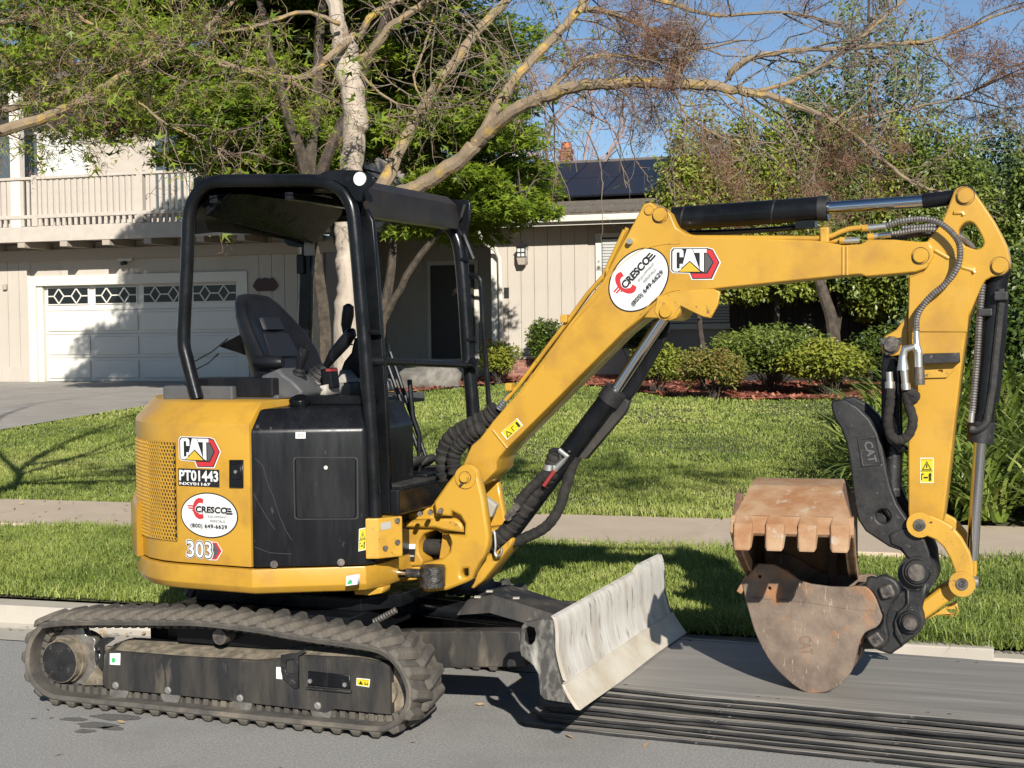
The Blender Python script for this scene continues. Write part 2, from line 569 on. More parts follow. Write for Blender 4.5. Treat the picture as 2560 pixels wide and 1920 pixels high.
def blades(P, h, w, lean, rng, tone, two=True):
    """Grass blades at base points P (n,3)."""
    n = len(P)
    a = rng.uniform(0, 2 * np.pi, n)
    side = np.stack([np.cos(a), np.sin(a), np.zeros(n)], 1)
    b = rng.uniform(0, 2 * np.pi, n)
    ld = np.stack([np.cos(b), np.sin(b), np.zeros(n)], 1)
    hh = (h * rng.uniform(.55, 1.25, n))[:, None]
    ww = w * rng.uniform(.7, 1.3, n)[:, None]
    le = (np.abs(rng.normal(0, lean, n)) + .1)[:, None] * hh
    up = np.array([0, 0, 1.0])
    mid = P + up * hh * .6 + ld * le * .35
    tip = P + up * hh * (1 - .25 * np.minimum(le / hh, 1.6)) + ld * le
    V = np.stack([P - side * ww, P + side * ww, mid - side * ww * .8, mid + side * ww * .8, tip], 1).reshape(-1, 3)
    i = np.arange(n)[:, None] * 5
    T = np.concatenate([i + np.array([0, 1, 3]), i + np.array([0, 3, 2]), i + np.array([2, 3, 4])], 0)
    tn = np.repeat(tone, 5)
    return V, T, tn

def lawn_z(sy):
    sy = np.asarray(sy, float)
    return np.where(sy < 5.25, .155, .17 + .028 * (sy - 5.25))

def fbm2(x, y, seed=0):
    r = np.random.default_rng(seed)
    z = np.zeros_like(x)
    for k in range(1, 6):
        ph = r.uniform(0, 6.28, 4)
        d = r.uniform(0, 6.28, 2)
        f = .5 * 1.9 ** k
        z += (np.sin(f * (x * np.cos(d[0]) + y * np.sin(d[0])) + ph[0]) * np.sin(f * (x * np.cos(d[1]) + y * np.sin(d[1])) + ph[1])) / k
    return z

# ------------------------------------------------------------------ the setting
def sheet(name, pts, m, z=None, kind='structure', parent=None):
    me = bpy.data.meshes.new(name)
    me.from_pydata([(p[0], p[1], p[2] if len(p) > 2 else z) for p in pts], [], [tuple(range(len(pts)))])
    o = link(name, me, m, parent, STREET)
    if parent is None:
        o['kind'] = kind
    return o

sheet('ground', [(-400, -400), (400, -400), (400, 400), (-400, 400)], 'earth', -0.06)
# road with a slight crown and a rough surface
mb = MB()
mb.add([(-150, -9, 0), (150, -9, 0), (150, .48, 0), (-150, .48, 0)], [(0, 1, 2, 3)])
o = mb.done('road', 'asphalt', None, STREET); o['kind'] = 'structure'
# dark drips on the asphalt
drips = MB()
for (cx, cy, rx, ry) in ROAD_DRIPS:
    n = 14
    vs = [(cx + rx * math.cos(2 * math.pi * k / n) * random.uniform(.7, 1.2), cy + ry * math.sin(2 * math.pi * k / n) * random.uniform(.7, 1.2), .003) for k in range(n)]
    drips.add(vs, [tuple(range(n))])
M('oil', (.10, .096, .09), (.15, .145, .135), 60, rough=.6)
o = drips.done('oil_stain', 'oil', None, STREET); o['kind'] = 'stuff'; o['label'] = 'dark drips on the asphalt beside the near track'; o['category'] = 'stain'
ck = MB()
rc = np.random.default_rng(44)
for (x0, y0, dx, n_) in ((-5, -.9, .22, 16), (1.2, -1.5, .25, 12), (-1.6, -1.9, .20, 14)):
    q_ = [(x0, y0, .002)]
    for i in range(n_):
        q_.append((q_[-1][0] + dx * rc.uniform(.6, 1.3), q_[-1][1] + rc.normal(0, .06), .002))
    for a_, b_ in zip(q_[:-1], q_[1:]):
        d_ = Vector((b_[0] - a_[0], b_[1] - a_[1], 0)).normalized(); w_ = Vector((-d_.y, d_.x, 0)) * rc.uniform(.002, .005)
        ck.add([Vector(a_) - w_, Vector(b_) - w_, Vector(b_) + w_, Vector(a_) + w_], [(0, 1, 2, 3)])
M('crack', (.06, .057, .053), rough=.95)
o = ck.done('road_cracks', 'crack', None, STREET, fix=False); o['kind'] = 'stuff'; tag(o, 'thin dark cracks running along the asphalt', 'crack')
# gutter pan and kerb (one profile swept along the street)
prof = [(.48, .004), (.80, -.006), (.855, .012), (.868, .088), (.885, .108), (1.03, .114), (1.04, .05)]
for nm, a, b, m in (('gutter', 0, 2, 'concrete'), ('kerb', 2, 6, 'concrete')):
    mb = MB()
    seg = [-60 + 3.0 * k for k in range(41)]
    for s0, s1 in zip(seg[:-1], seg[1:]):
        ring = prof[a:b + 1]
        mb.loft([[(s0 + .004, y, z) for y, z in ring], [(s1 - .004, y, z) for y, z in ring]], cap=False, closed=False)
    o = mb.done(nm, m, None, STREET, bevel=0, fix=False); o['kind'] = 'structure'
# parkway and lawn
nx, ny = 90, 60
def ground_grid(name, x0, x1, y0, y1, nx, ny, m, dz=0.0):
    xs, ys = np.linspace(x0, x1, nx), np.linspace(y0, y1, ny)
    X, Y = np.meshgrid(xs, ys)
    Z = lawn_z(Y) + dz + .012 * fbm2(X * 1.2, Y * 1.2, 3) * (Y > 1.2)
    V = np.stack([X, Y, Z], -1).reshape(-1, 3)
    i = np.arange(nx * ny).reshape(ny, nx)
    F = np.stack([i[:-1, :-1], i[:-1, 1:], i[1:, 1:], i[1:, :-1]], -1).reshape(-1, 4)
    o = link(name, np_mesh(name, V, F), m, None, STREET)
    o['kind'] = 'structure'
    return o
ground_grid('parkway', -60, 60, 1.035, 3.70, 160, 8, 'soil', -.03)
ground_grid('lawn', -60, 60, 5.19, 60, 120, 70, 'soil', -.03)
# sidewalk slabs
side = bpy.data.objects.new('sidewalk', None); COL.objects.link(side); side.matrix_world = STREET; side['kind'] = 'structure'
FR[side.name] = STREET.inverted()
slab = MB().box(-.745, .745, -.76, .76, -.06, 0).mesh('slab')
bm = bmesh.new(); bm.from_mesh(slab); bmesh.ops.recalc_face_normals(bm, faces=bm.faces)
bmesh.ops.bevel(bm, geom=[e for e in bm.edges], offset=.008, segments=2, affect='EDGES'); bm.to_mesh(slab); bm.free()
slab.materials.append(MAT['concrete_pink'])
for k in range(-9, 9):
    put('slab', slab, side, (k * 1.5 + .4, 4.44, .168 + .003 * math.sin(k * 2.1)), (0.004 * math.sin(k), 0, 0), space=STREET)
# driveway to the garage
dv = bpy.data.objects.new('driveway', None); COL.objects.link(dv); dv.matrix_world = STREET; dv['kind'] = 'structure'
FR[dv.name] = STREET.inverted()
def dz(y): return float(lawn_z(y)) + .012
for i, (xa, xb) in enumerate(((-18.2, -15.6), (-15.58, -12.9), (-12.88, -10.15))):
    ys = [5.22, 8, 11, 14, 17, 20, 21.96]
    for ya, yb in zip(ys[:-1], ys[1:]):
        sk = .16 if i == 2 else 0
        xc = (lambda y: xb + (0 if i < 2 else -(y - 11) * .055))
        MB().add([(xa, ya + .01, dz(ya)), (xc(ya), ya + .01, dz(ya)), (xc(yb), yb - .01, dz(yb)), (xa, yb - .01, dz(yb))], [(0, 1, 2, 3)]).done('slab', 'driveway', dv, STREET)
# bark mulch bed between lawn and house
bed = MULCH_EDGE
bp = [(-8.6, 24.2), (-8.4, 19.2)] + bed + [(2.6, 17.2), (9, 16.4), (16, 16.0), (16, 26), (-8.6, 26)]
sheet('mulch_bed', [(x, y, float(lawn_z(y)) + .03) for x, y in bp], 'mulch')
# wood chips on it
n = 9000
X = RNG.uniform(-8.4, 6, n); Y = RNG.uniform(16.4, 23.5, n)
ex = np.array([p[0] for p in bed]); ey = np.array([p[1] for p in bed])
o_ = np.argsort(ex)
keep = Y > np.interp(X, ex[o_], ey[o_]) - .12
X, Y = X[keep], Y[keep]; n = len(X)
a = RNG.uniform(0, 6.28, n); L = RNG.uniform(.02, .07, n); W = L * .35
P = np.stack([X, Y, lawn_z(Y) + .035], 1)
u = np.stack([np.cos(a), np.sin(a), RNG.normal(0, .35, n)], 1) * L[:, None]
v = np.stack([-np.sin(a), np.cos(a), RNG.normal(0, .35, n)], 1) * W[:, None]
V = np.stack([P - u - v, P + u - v, P + u + v, P - u + v], 1).reshape(-1, 3)
o = link('wood_chips', np_mesh('wood_chips', V, np.arange(4 * n).reshape(-1, 4), np.repeat(RNG.uniform(0, 1, n), 4)), 'mulch_chip', None, STREET, kind='stuff')
tag(o, 'red brown bark chips covering the flower bed by the house', 'mulch')

# grass: parkway strip in front of the sidewalk, then the lawn, thinner with distance
def grass_field(name, label, parts, seed):
    r = np.random.default_rng(seed)
    VV, TT, TN, base = [], [], [], 0
    for (x0, x1, y0, y1, dens, h, w, lean) in parts:
        n = int((x1 - x0) * (y1 - y0) * dens)
        X = r.uniform(x0, x1, n); Y = r.uniform(y0, y1, n)
        k = np.ones(n, bool)
        if y0 > 5:
            k &= Y < np.interp(X, ex[o_], ey[o_], left=30, right=17.1) + .05 * np.sin(X * 9)
            k &= ~((X < -10.15 - (Y - 11) * .055) & (X > -18.2))
            k &= ~((X > 2.2) & (Y < 11.5))
        X, Y = X[k], Y[k]
        patch = fbm2(X * .9, Y * .9, 5) * .16 + fbm2(X * 4, Y * 4, 9) * .10
        tone = np.clip(.44 + patch * 1.3 + r.normal(0, .12, len(X)), 0, 1)
        tone = np.where(r.uniform(0, 1, len(X)) < .035, .97, tone)
        P = np.stack([X, Y, lawn_z(Y) - .012 + .012 * fbm2(X * 1.2, Y * 1.2, 3) * (Y > 1.2)], 1)
        hs = h * (1 + .45 * np.clip(fbm2(X * 1.7, Y * 1.7, 21), -1, 1))[:, None]
        V, T, tn = blades(P, hs[:, 0], w, lean, r, tone)
        VV.append(V); TT.append(T + base); TN.append(tn); base += len(V)
    o = link(name, np_mesh(name, np.concatenate(VV), np.concatenate(TT), np.concatenate(TN)), 'grass', None, STREET, kind='stuff')
    return tag(o, label, 'grass')
grass_field('parkway_grass', 'shaggy grass strip between the kerb and the sidewalk',
            [(-4.6, 4.0, 1.0, 3.66, 5200, .055, .0030, .8), (4.0, 8.5, 1.0, 3.66, 2600, .055, .0042, .8), (-9.5, -4.6, 1.0, 3.66, 2200, .055, .0042, .8), (-4.6, 4.0, .98, 1.2, 1500, .09, .0034, .9), (1.6, 4.0, .90, 1.1, 5200, .075, .0032, 1.0), (-4.6, 4.0, 3.58, 3.74, 1600, .075, .0034, .8)], 31)
grass_field('lawn_grass', 'mown green lawn between the sidewalk and the house',
            [(-9.5, 3.6, 5.14, 5.4, 1300, .075, .004, .7), (-9.5, 3.6, 5.2, 9, 2600, .042, .004, .8), (-11, 3.6, 9, 13, 1200, .042, .006, .8), (-11.2, 4, 13, 22, 560, .042, .009, .8)], 32)


# ------------------------------------------------------------------ the mini excavator: undercarriage
EX = thing('mini_excavator', 'yellow mini excavator with black canopy, rubber tracks and raised blade parked on the street', 'excavator')

def part(name, mb, m, parent=None, **k):
    return mb.done(name, m, parent or EX, **k)

# belt path (x, z) of the outer belt surface, clockwise seen from the right side of the machine
PATH = ([(-0.9162,0.3764),(-0.8433,0.3908),(-0.7175,0.4047),(-0.5063,0.419),(-0.2776,0.4326),(-0.055,0.4429),(0.2212,0.4333)] +
        [(0.3528,0.4204),(0.4822,0.4108),(0.6852,0.3995),(0.7847,0.3899),(0.8485,0.3655),(0.9016,0.3162),(0.9347,0.2524),(0.9446,0.2002),(0.9305,0.137),(0.893,0.0849),(0.8483,0.0532),(0.7887,0.0352),(0.6283,0.0326)] +
        [(0.213,0.0283)] + [(-0.3442,0.0237),(-0.7995,0.0259),(-0.8714,0.037),(-0.9313,0.0617),(-0.9789,0.1049),(-1.0018,0.1577),(-1.0068,0.197),(-0.9955,0.2673),(-0.9664,0.3237)])
PATH = [(x, max(z, .03)) for x, z in PATH]
pp = np.array(spline(PATH + [PATH[0]], 8))[:-1]
seg = np.linalg.norm(np.roll(pp, -1, 0) - pp, axis=1)
arc = np.concatenate([[0], np.cumsum(seg)])
TLEN = arc[-1]
def path_at(s):
    s = s % TLEN
    i = min(int(np.searchsorted(arc, s, 'right') - 1), len(pp) - 1)
    t = (s - arc[i]) / max(seg[i], 1e-9)
    p = pp[i] * (1 - t) + pp[(i + 1) % len(pp)] * t
    d = pp[(i + 1) % len(pp)] - pp[i - 1]
    d = d / np.linalg.norm(d)
    return p, d
LUGS = 48
lug_mesh = []
for sgn in (1, -1):
    mb = MB()
    # half-width lug: skewed block with sloping flanks, chamfered towards the belt edge
    def ring(y, sk, t0, t1, h):
        return [(sk - t0, y, 0), (sk - t1, y, h), (sk + t1 * .8, y, h), (sk + t0, y, 0)]
    rg = [ring(-.152 * sgn, -.012, .026, .015, .006), ring(-.140 * sgn, -.010, .030, .017, .026), ring(-.06 * sgn, .008, .034, .018, .031), ring(.012 * sgn, .030, .031, .015, .030), ring(.022 * sgn, .034, .024, .010, .010)]
    mb.loft(rg)
    me = mb.mesh('lug')
    bm = bmesh.new(); bm.from_mesh(me); bmesh.ops.recalc_face_normals(bm, faces=bm.faces)
    bmesh.ops.bevel(bm, geom=[e for e in bm.edges if e.calc_face_angle(0) > .4], offset=.004, segments=1, affect='EDGES'); bm.to_mesh(me); bm.free()
    me.materials.append(MAT['rubber'])
    lug_mesh.append(me)
gb = MB().obox((0, 0, 0), (.010, 0, 0), (0, .03, 0), (0, 0, .014))
for side, yc in (('near', -.625), ('far', .625)):
    mb = MB()
    n = 150
    rings = []
    for k in range(n):
        p, d = path_at(TLEN * k / n)
        nn = np.array([-d[1], d[0]])
        q = p - nn * .026
        e = p - nn * .008
        rings.append([(e[0], yc - .15, e[1]), (p[0], yc - .143, p[1]), (p[0], yc + .143, p[1]), (e[0], yc + .15, e[1]), (q[0], yc + .143, q[1]), (q[0], yc - .143, q[1])])
    rings.append(rings[0])
    mb.loft(rings, cap=False)
    tr = part('rubber_track', mb, 'rubber', smooth=True)
    for k in range(LUGS):
        for h in (0, 1):
            s = TLEN * (k + .5 * h) / LUGS
            p, d = path_at(s)
            t = Vector((d[0], 0, d[1])); n_ = Vector((-d[1], 0, d[0]))
            rot = Matrix((t, Vector((0, 1, 0)), n_)).transposed()
            put('lug', lug_mesh[h], tr, (p[0] - n_.x * .003, yc, p[1] - n_.z * .003), rot)
    # guide lugs on the inside of the belt
    mb = MB()
    for k in range(96):
        p, d = path_at(TLEN * k / 96)
        nn = np.array([-d[1], d[0]])
        for dy in (-.045, .045):
            q = p - nn * .038
            mb.obox((q[0], yc + dy, q[1]), (d[0] * .013, 0, d[1] * .013), (0, .022, 0), (-nn[0] * .016, 0, -nn[1] * .016))
    o = part('guide_lugs', mb, 'rubber', tr, bevel=.003); o['kind'] = 'stuff'
    sg = -1 if side == 'near' else 1
    yo = yc + sg * .085                                      # outer face of the track frame
    # frame: stations along x with lower and upper edge of the outer face
    lo = [(-0.6224,0.1086),(-0.5993,0.0899),(-0.3094,0.0927),(0.0642,0.0904)] + [(0.4284,0.0842),(0.5115,0.079),(0.5583,0.0986),(0.7715,0.0981)]
    hi = [(-0.6157,0.2512),(-0.5949,0.26),(-0.2148,0.2609)] + [(0.2099,0.2732),(0.3909,0.3096),(0.6795,0.3193),(0.8173,0.3038)]
    xs = sorted({p[0] for p in lo} | {p[0] for p in hi})
    xs = [x for x in xs if x <= [(0.8179,0.2462)][0][0]]
    lz = lambda x: float(np.interp(x, [p[0] for p in lo], [p[1] for p in lo]))
    hz = lambda x: float(np.interp(x, [p[0] for p in hi], [p[1] for p in hi]))
    mb = MB()
    mb.loft([[(x, yo, lz(x)), (x, yo, hz(x) - .012), (x, yo - sg * .012, hz(x)), (x, yo - sg * .10, hz(x) + .022), (x, yo - sg * .20, hz(x) + .022), (x, yo - sg * .20, lz(x))] for x in xs])
    fr = part('track_frame', mb, 'black_dusty', bevel=0)
    # caked dust on the sloping top
    mb = MB()
    mb.loft([[(x, yo - sg * .016, hz(x) + .003), (x, yo - sg * .10, hz(x) + .026), (x, yo - sg * .19, hz(x) + .026)] for x in np.linspace(xs[1], xs[-2], 24)], cap=False, closed=False)
    o = part('dust_layer', mb, 'dust', fr)
    # final drive motor and sprocket
    mc = [(-0.8547,0.1943)][0]
    mb = MB()
    mb.cyl((mc[0], yo + sg * .005, mc[1]), (mc[0], yo - sg * .03, mc[1]), .096, 32, .098)
    mb.cyl((mc[0], yo - sg * .03, mc[1]), (mc[0], yo - sg * .21, mc[1]), .104, 32)
    part('drive_motor', mb, 'dust', smooth=True)
    mb = MB(); mb.cyl((mc[0], yo + sg * .009, mc[1]), (mc[0], yo + sg * .004, mc[1]), .092, 32)
    part('motor_cover', mb, 'cast_black', smooth=True)
    mb = MB()
    rg = []
    for k in range(44):
        r = .150 if k % 4 < 2 else .128
        a = 2 * math.pi * k / 44
        rg.append((mc[0] + .02 + r * math.cos(a), mc[1] + .01 + r * math.sin(a)))
    plate('sprocket', rg, yc - .02, yc + .02, 'steel', EX, bevel=.003)
    # bracket between motor and frame
    bq = [(-0.7581,0.0852),(-0.6717,0.1904),(-0.6168,0.2532),(-0.6148,0.1066),(-0.6387,0.0949)]
    plate('motor_bracket', bq, yo - sg * .03, yo - sg * .06, 'dust', EX, bevel=.002)
    # bottom rollers with their bolts
    for kx, (rx, rz) in enumerate([(-0.5385,0.0873),(-0.2648,0.0855),(0.1018,0.0853)] + [(0.488,0.0812)]):
        mb = MB(); mb.cyl((rx, yo - sg * .005, rz + .004), (rx, yo - sg * .09, rz + .004), .050, 28)
        part('track_roller', mb, 'steel', smooth=True)
    for (rx, rz) in [(-0.5509,0.1096),(-0.2725,0.1098),(0.0966,0.1061)] + [(0.4765,0.1057)]:
        mb = MB(); mb.cyl((rx, yo + sg * .012, rz), (rx, yo - sg * .002, rz), .0115, 6)
        mb.cyl((rx, yo + sg * .004, rz), (rx, yo - sg * .002, rz), .016, 16)
        part('roller_bolt', mb, 'zinc', fr)
    # top roller
    tp = [(-0.0243,0.3555)][0]
    mb = MB(); mb.cyl((tp[0], yo - sg * .03, tp[1]), (tp[0], yo - sg * .13, tp[1]), .034, 20)
    part('top_roller', mb, 'pin_steel', smooth=True)
    # front idler
    ic = [(0.7753,0.1841)][0]
    mb = MB(); mb.cyl((ic[0], yc - .05, ic[1]), (ic[0], yc + .05, ic[1]), .150, 40)
    mb.cyl((ic[0], yc - .07, ic[1]), (ic[0], yc + .07, ic[1]), .06, 20)
    part('idler_wheel', mb, 'dust', smooth=True)
    if side == 'near':
        # bracket plates and recessed cover on the outer face
        plate('lifting_bracket', [[(-0.6583,0.2835),(-0.613,0.3209),(-0.5512,0.3275),(-0.5544,0.3151),(-0.6081,0.2821),(-0.6166,0.1837),(-0.6228,0.1734),(-0.6573,0.21)], [(-0.6486,0.2695),(-0.6389,0.28),(-0.6288,0.2807),(-0.6302,0.2267),(-0.6406,0.2152),(-0.6499,0.2214)]], -.7170, -.7070, 'cast_black', fr, bevel=.002)
        plate('lifting_bracket', [[(0.3053,0.3091),(0.3731,0.3223),(0.4231,0.3416),(0.4309,0.3366),(0.3912,0.3107),(0.3886,0.1744),(0.3675,0.1727),(0.3129,0.2123),(0.3056,0.2442)], [(0.3303,0.2901),(0.3683,0.2952),(0.3672,0.2397),(0.3555,0.2319),(0.3319,0.2347),(0.3268,0.2458)]], -.7210, -.7090, 'cast_black', fr, bevel=.002)
        plate('cover_plate', [(0.4345,0.2504),(0.6343,0.2475),(0.6332,0.1896),(0.4333,0.1895)], -.7180, -.7090, 'black_panel', fr, bevel=.004)
        plate('cover_lip', [(0.428,0.1836),(0.6392,0.1833),(0.6391,0.1742),(0.4278,0.1743)], -.7250, -.7090, 'cast_black', fr, bevel=.003)
        for (rx, rz) in [(0.4467,0.2099),(0.6116,0.2075)]:
            mb = MB(); mb.cyl((rx, -.7250, rz), (rx, -.7150, rz), .010, 6)
            part('cover_bolt', mb, 'zinc', fr)
        for q in ([(862,565),(957,565),(957,675),(862,672)], ):
            plate('sticker', [(-0.5783,0.252),(-0.5226,0.256),(-0.524,0.2029),(-0.5797,0.2011)], -.7130, -.7095, 'decal_white', fr, bevel=0, label='white square sticker with a green mark')
            plate('sticker_mark', [(-0.5684,0.2288),(-0.5565,0.2346),(-0.5479,0.2279),(-0.5481,0.2181),(-0.5601,0.2099),(-0.5687,0.2141)], -.7138, -.7131, 'decal_green', fr, bevel=0)
        plate('sticker', [(0.2788,0.2552),(0.2989,0.2558),(0.308,0.2305),(0.3075,0.2045),(0.2778,0.2049)], -.7130, -.7095, 'decal_white', fr, bevel=0)
        plate('sticker', [(0.6631,0.2384),(0.7247,0.2373),(0.7216,0.2036),(0.661,0.2069)], -.7130, -.7095, 'decal_white', fr, bevel=0)
        plate('warning_label', [(0.6655,0.2354),(0.7221,0.2344),(0.7191,0.2066),(0.6641,0.2094)], -.7136, -.7131, 'decal_yellow', fr, bevel=0)
        plate('warning_bar', [(0.6883,0.2354),(0.7211,0.2343),(0.721,0.2298),(0.6882,0.2308)], -.7142, -.7137, 'decal_orange', fr, bevel=0)
        plate('warning_mark', [[(0.6728,0.2133),(0.6831,0.2286),(0.693,0.2122)]], -.7142, -.7137, 'decal_black', fr, bevel=0)
        plate('warning_mark', [(0.7007,0.2237),(0.7048,0.224),(0.7046,0.2158),(0.7132,0.2156),(0.7133,0.2229),(0.7164,0.2226),(0.7162,0.2122),(0.7006,0.2128)], -.7142, -.7137, 'decal_black', fr, bevel=0)

# car body, swing bearing
mb = MB(); mb.box(-.66, .52, -.30, .46, .20, .335); mb.box(-.42, .52, -.50, .50, .26, .44); mb.box(-.30, .42, -.60, .60, .30, .40)
mb.loft([[(x, y, z) for x, y in ((-.36, -.36), (.5, -.36), (.62, -.2), (.62, .2), (.5, .36), (-.36, .36))] for z in (.44, .50)])
part('car_body', mb, 'black_paint', bevel=.006)
mb = MB(); mb.cyl((0, 0, .49), (0, 0, .565), .34, 48); mb.cyl((0, 0, .555), (0, 0, .59), .40, 48)
part('swing_bearing', mb, 'black_paint', smooth=True)
# blade arms
for yy in (-.33, .33):
    q = [(0.6214,0.3637),(0.8314,0.3765),(1.1476,0.4006),(1.2574,0.4039),(1.2837,0.2574),(1.2238,0.252),(0.8844,0.2218),(0.619,0.2162)]
    plate('blade_arm', q, yy - .045, yy + .045, 'black_dusty', EX, bevel=.006)
# blade lift cylinder under its cover
cq = [(0.814,0.068,0.371),(1.09,-0.037,0.365)]
mb = MB(); mb.cyl((.62, .03, .40), (1.46, .03, .36), .045, 20)
part('blade_cylinder', mb, 'black_paint', smooth=True)
mb = MB()
mb.loft([[(.86, -.13, .405), (.90, -.10, .470), (.90, .13, .475), (.86, .16, .405)], [(1.02, -.13, .425), (1.02, -.10, .50), (1.02, .13, .505), (1.02, .16, .43)], [(1.36, -.13, .355), (1.34, -.10, .425), (1.34, .13, .43), (1.36, .16, .36)]], cap=False, closed=False)
o = part('cylinder_guard', mb, 'black_dusty', bevel=0)
mb = MB(); mb.box(1.28, 1.50, -.12, .16, .30, .40); mb.box(1.34, 1.52, -.30, .30, .25, .31)
part('blade_bracket', mb, 'black_dusty', bevel=.008)
for (x, y, z) in ((1.0, -.08, .512), (1.12, -.06, .485), (.95, -.10, .487)):
    mb = MB(); mb.obox((x, y, z), (.014, .004, 0), (-.003, .012, 0), (0, 0, .004))
    part('gravel_bit', mb, 'plastic_light', bevel=.002)
# grease track tensioner spring seen over the track
mb = MB()
a, b = Vector((.60, -.42, .415)), Vector((.69, -.40, .465))
for k in range(9):
    p = a.lerp(b, k / 8); d = (b - a).normalized() * .0035
    mb.cyl(p - d, p + d, .014, 12)
part('coil_spring', mb, 'steel')

# dozer blade: curved face, end plates, cutting edge
bf = [(1.5481,0.5519),(1.5604,0.5298),(1.5653,0.4787),(1.5659,0.4194),(1.5722,0.3803),(1.5854,0.3298),(1.6016,0.2856),(1.6282,0.2463),(1.6589,0.2055)]
bf = spline(bf, 3)
back = [(x - .016, z + .004) for x, z in bf]
BL = bf[:-7]; BB = back[:-7]
mb = MB()
ys = np.linspace(-.7250, .775, 60)
wav = lambda y, i: .0015 * math.sin(4.3 * y + i)
rows = []
for y in ys:
    top = .005 * math.sin(2.1 * y + 1) + .022 * min(1, max(0, (y - .34) / .06))
    rows.append([(x + wav(y, i * .2) * (i < len(BL) - 2), y, z + top * max(0, 1 - i / 5)) for i, (x, z) in enumerate(BL)] + [(x, y, z + top * max(0, 1 - (len(BB) - 1 - i) / 5)) for i, (x, z) in enumerate(reversed(BB))])
mb.loft(rows)
bld = part('blade', mb, 'blade', smooth=True)
k0 = len(bf) - 8
edge = [(x + .010, z - .002) for x, z in bf[k0:]]
ebk = [(x - .008, z + .002) for x, z in bf[k0:]]
mb = MB()
mb.loft([[(x, y, z + .003 * math.sin(6 * y)) for x, z in edge] + [(x, y, z) for x, z in reversed(ebk)] for y in np.linspace(-.782, .782, 20)])
part('cutting_edge', mb, 'blade_edge', bld, bevel=.002)
hole = [(1.4397,0.4901),(1.4464,0.5104),(1.4634,0.5195),(1.4846,0.5149),(1.4906,0.4935),(1.4861,0.4653),(1.4711,0.4464),(1.4541,0.4452),(1.4394,0.4621)]
for yy in (-.775, .765):
    plate('end_plate', [[(1.4199,0.4329),(1.4316,0.5174),(1.4467,0.5363),(1.5356,0.5539),(1.5585,0.5454),(1.5649,0.4787),(1.5655,0.4194),(1.5713,0.3802),(1.5854,0.3298),(1.6016,0.2856),(1.6301,0.2307),(1.5235,0.2368),(1.5048,0.2559),(1.4985,0.335),(1.4786,0.3673),(1.428,0.4015)], hole], yy - .012, yy + .012, 'blade_end', bld, bevel=.004)


# ------------------------------------------------------------------ decals
class Decal:
    """Flat print in a plane: unit coordinates (u, v) mapped to plane coordinates o + u*ex + v*ez, on the face y."""
    def __init__(self, name, parent, space, y, o, ex, ez):
        self.n, self.p, self.s, self.y = name, parent, space, y
        self.T = lambda u, v: (o[0] + u * ex[0] + v * ez[0], o[1] + u * ex[1] + v * ez[1])
        self.mb, self.mats, self.k = MB(), [], 0
    def _add(self, me, m):
        if m not in self.mats:
            self.mats.append(m)
        self.k += 1
        y = self.y - .0007 * self.k
        vs = []
        for v in me.vertices:
            a, z = self.T(v.co.x, v.co.y)
            vs.append((a, y, z))
        self.mb.add(vs, [tuple(p.vertices) for p in me.polygons], self.mats.index(m))
        bpy.data.meshes.remove(me)
    def poly(self, loops, m):
        if isinstance(loops[0][0], (int, float)):
            loops = [loops]
        cu = bpy.data.curves.new('tmp', 'CURVE'); cu.dimensions = '2D'; cu.fill_mode = 'FRONT'
        for lp in loops:
            sp = cu.splines.new('POLY'); sp.points.add(len(lp) - 1)
            sp.points.foreach_set('co', [c for p in lp for c in (p[0], p[1], 0, 1)])
            sp.use_cyclic_u = True
        ob = bpy.data.objects.new('tmp', cu); me = bpy.data.meshes.new_from_object(ob)
        bpy.data.objects.remove(ob); bpy.data.curves.remove(cu)
        self._add(me, m)
        return self
    def ellipse(self, c, rx, ry, m, inner=None, n=48):
        lp = [[(c[0] + rx * math.cos(2 * math.pi * k / n), c[1] + ry * math.sin(2 * math.pi * k / n)) for k in range(n)]]
        if inner:
            lp.append([(c[0] + inner[0] * math.cos(2 * math.pi * k / n), c[1] + inner[1] * math.sin(2 * math.pi * k / n)) for k in range(n)])
        return self.poly(lp, m)
    def text(self, s, u, v, w, h, m, bold=0.0, shear=0.0, spacing=1.0):
        """text fitted into the box (u, v, w, h)"""
        me = text_mesh(s, 1.0, bold, 1, 0.0, 'LEFT', spacing, shear)
        co = np.array([tuple(q.co) for q in me.vertices])
        a, b = co.min(0), co.max(0)
        for q in me.vertices:
            q.co.x = u + (q.co.x - a[0]) / (b[0] - a[0]) * w
            q.co.y = v + (q.co.y - a[1]) / (b[1] - a[1]) * h
        self._add(me, m)
        return self
    def done(self, label=None):
        return self.mb.done(self.n, self.mats, self.p, self.s, fix=False, label=label)

def unit(pts, x0, x1, y0, y1):
    return [((x - x0) / (x1 - x0), (y1 - y) / (y1 - y0)) for x, y in pts]

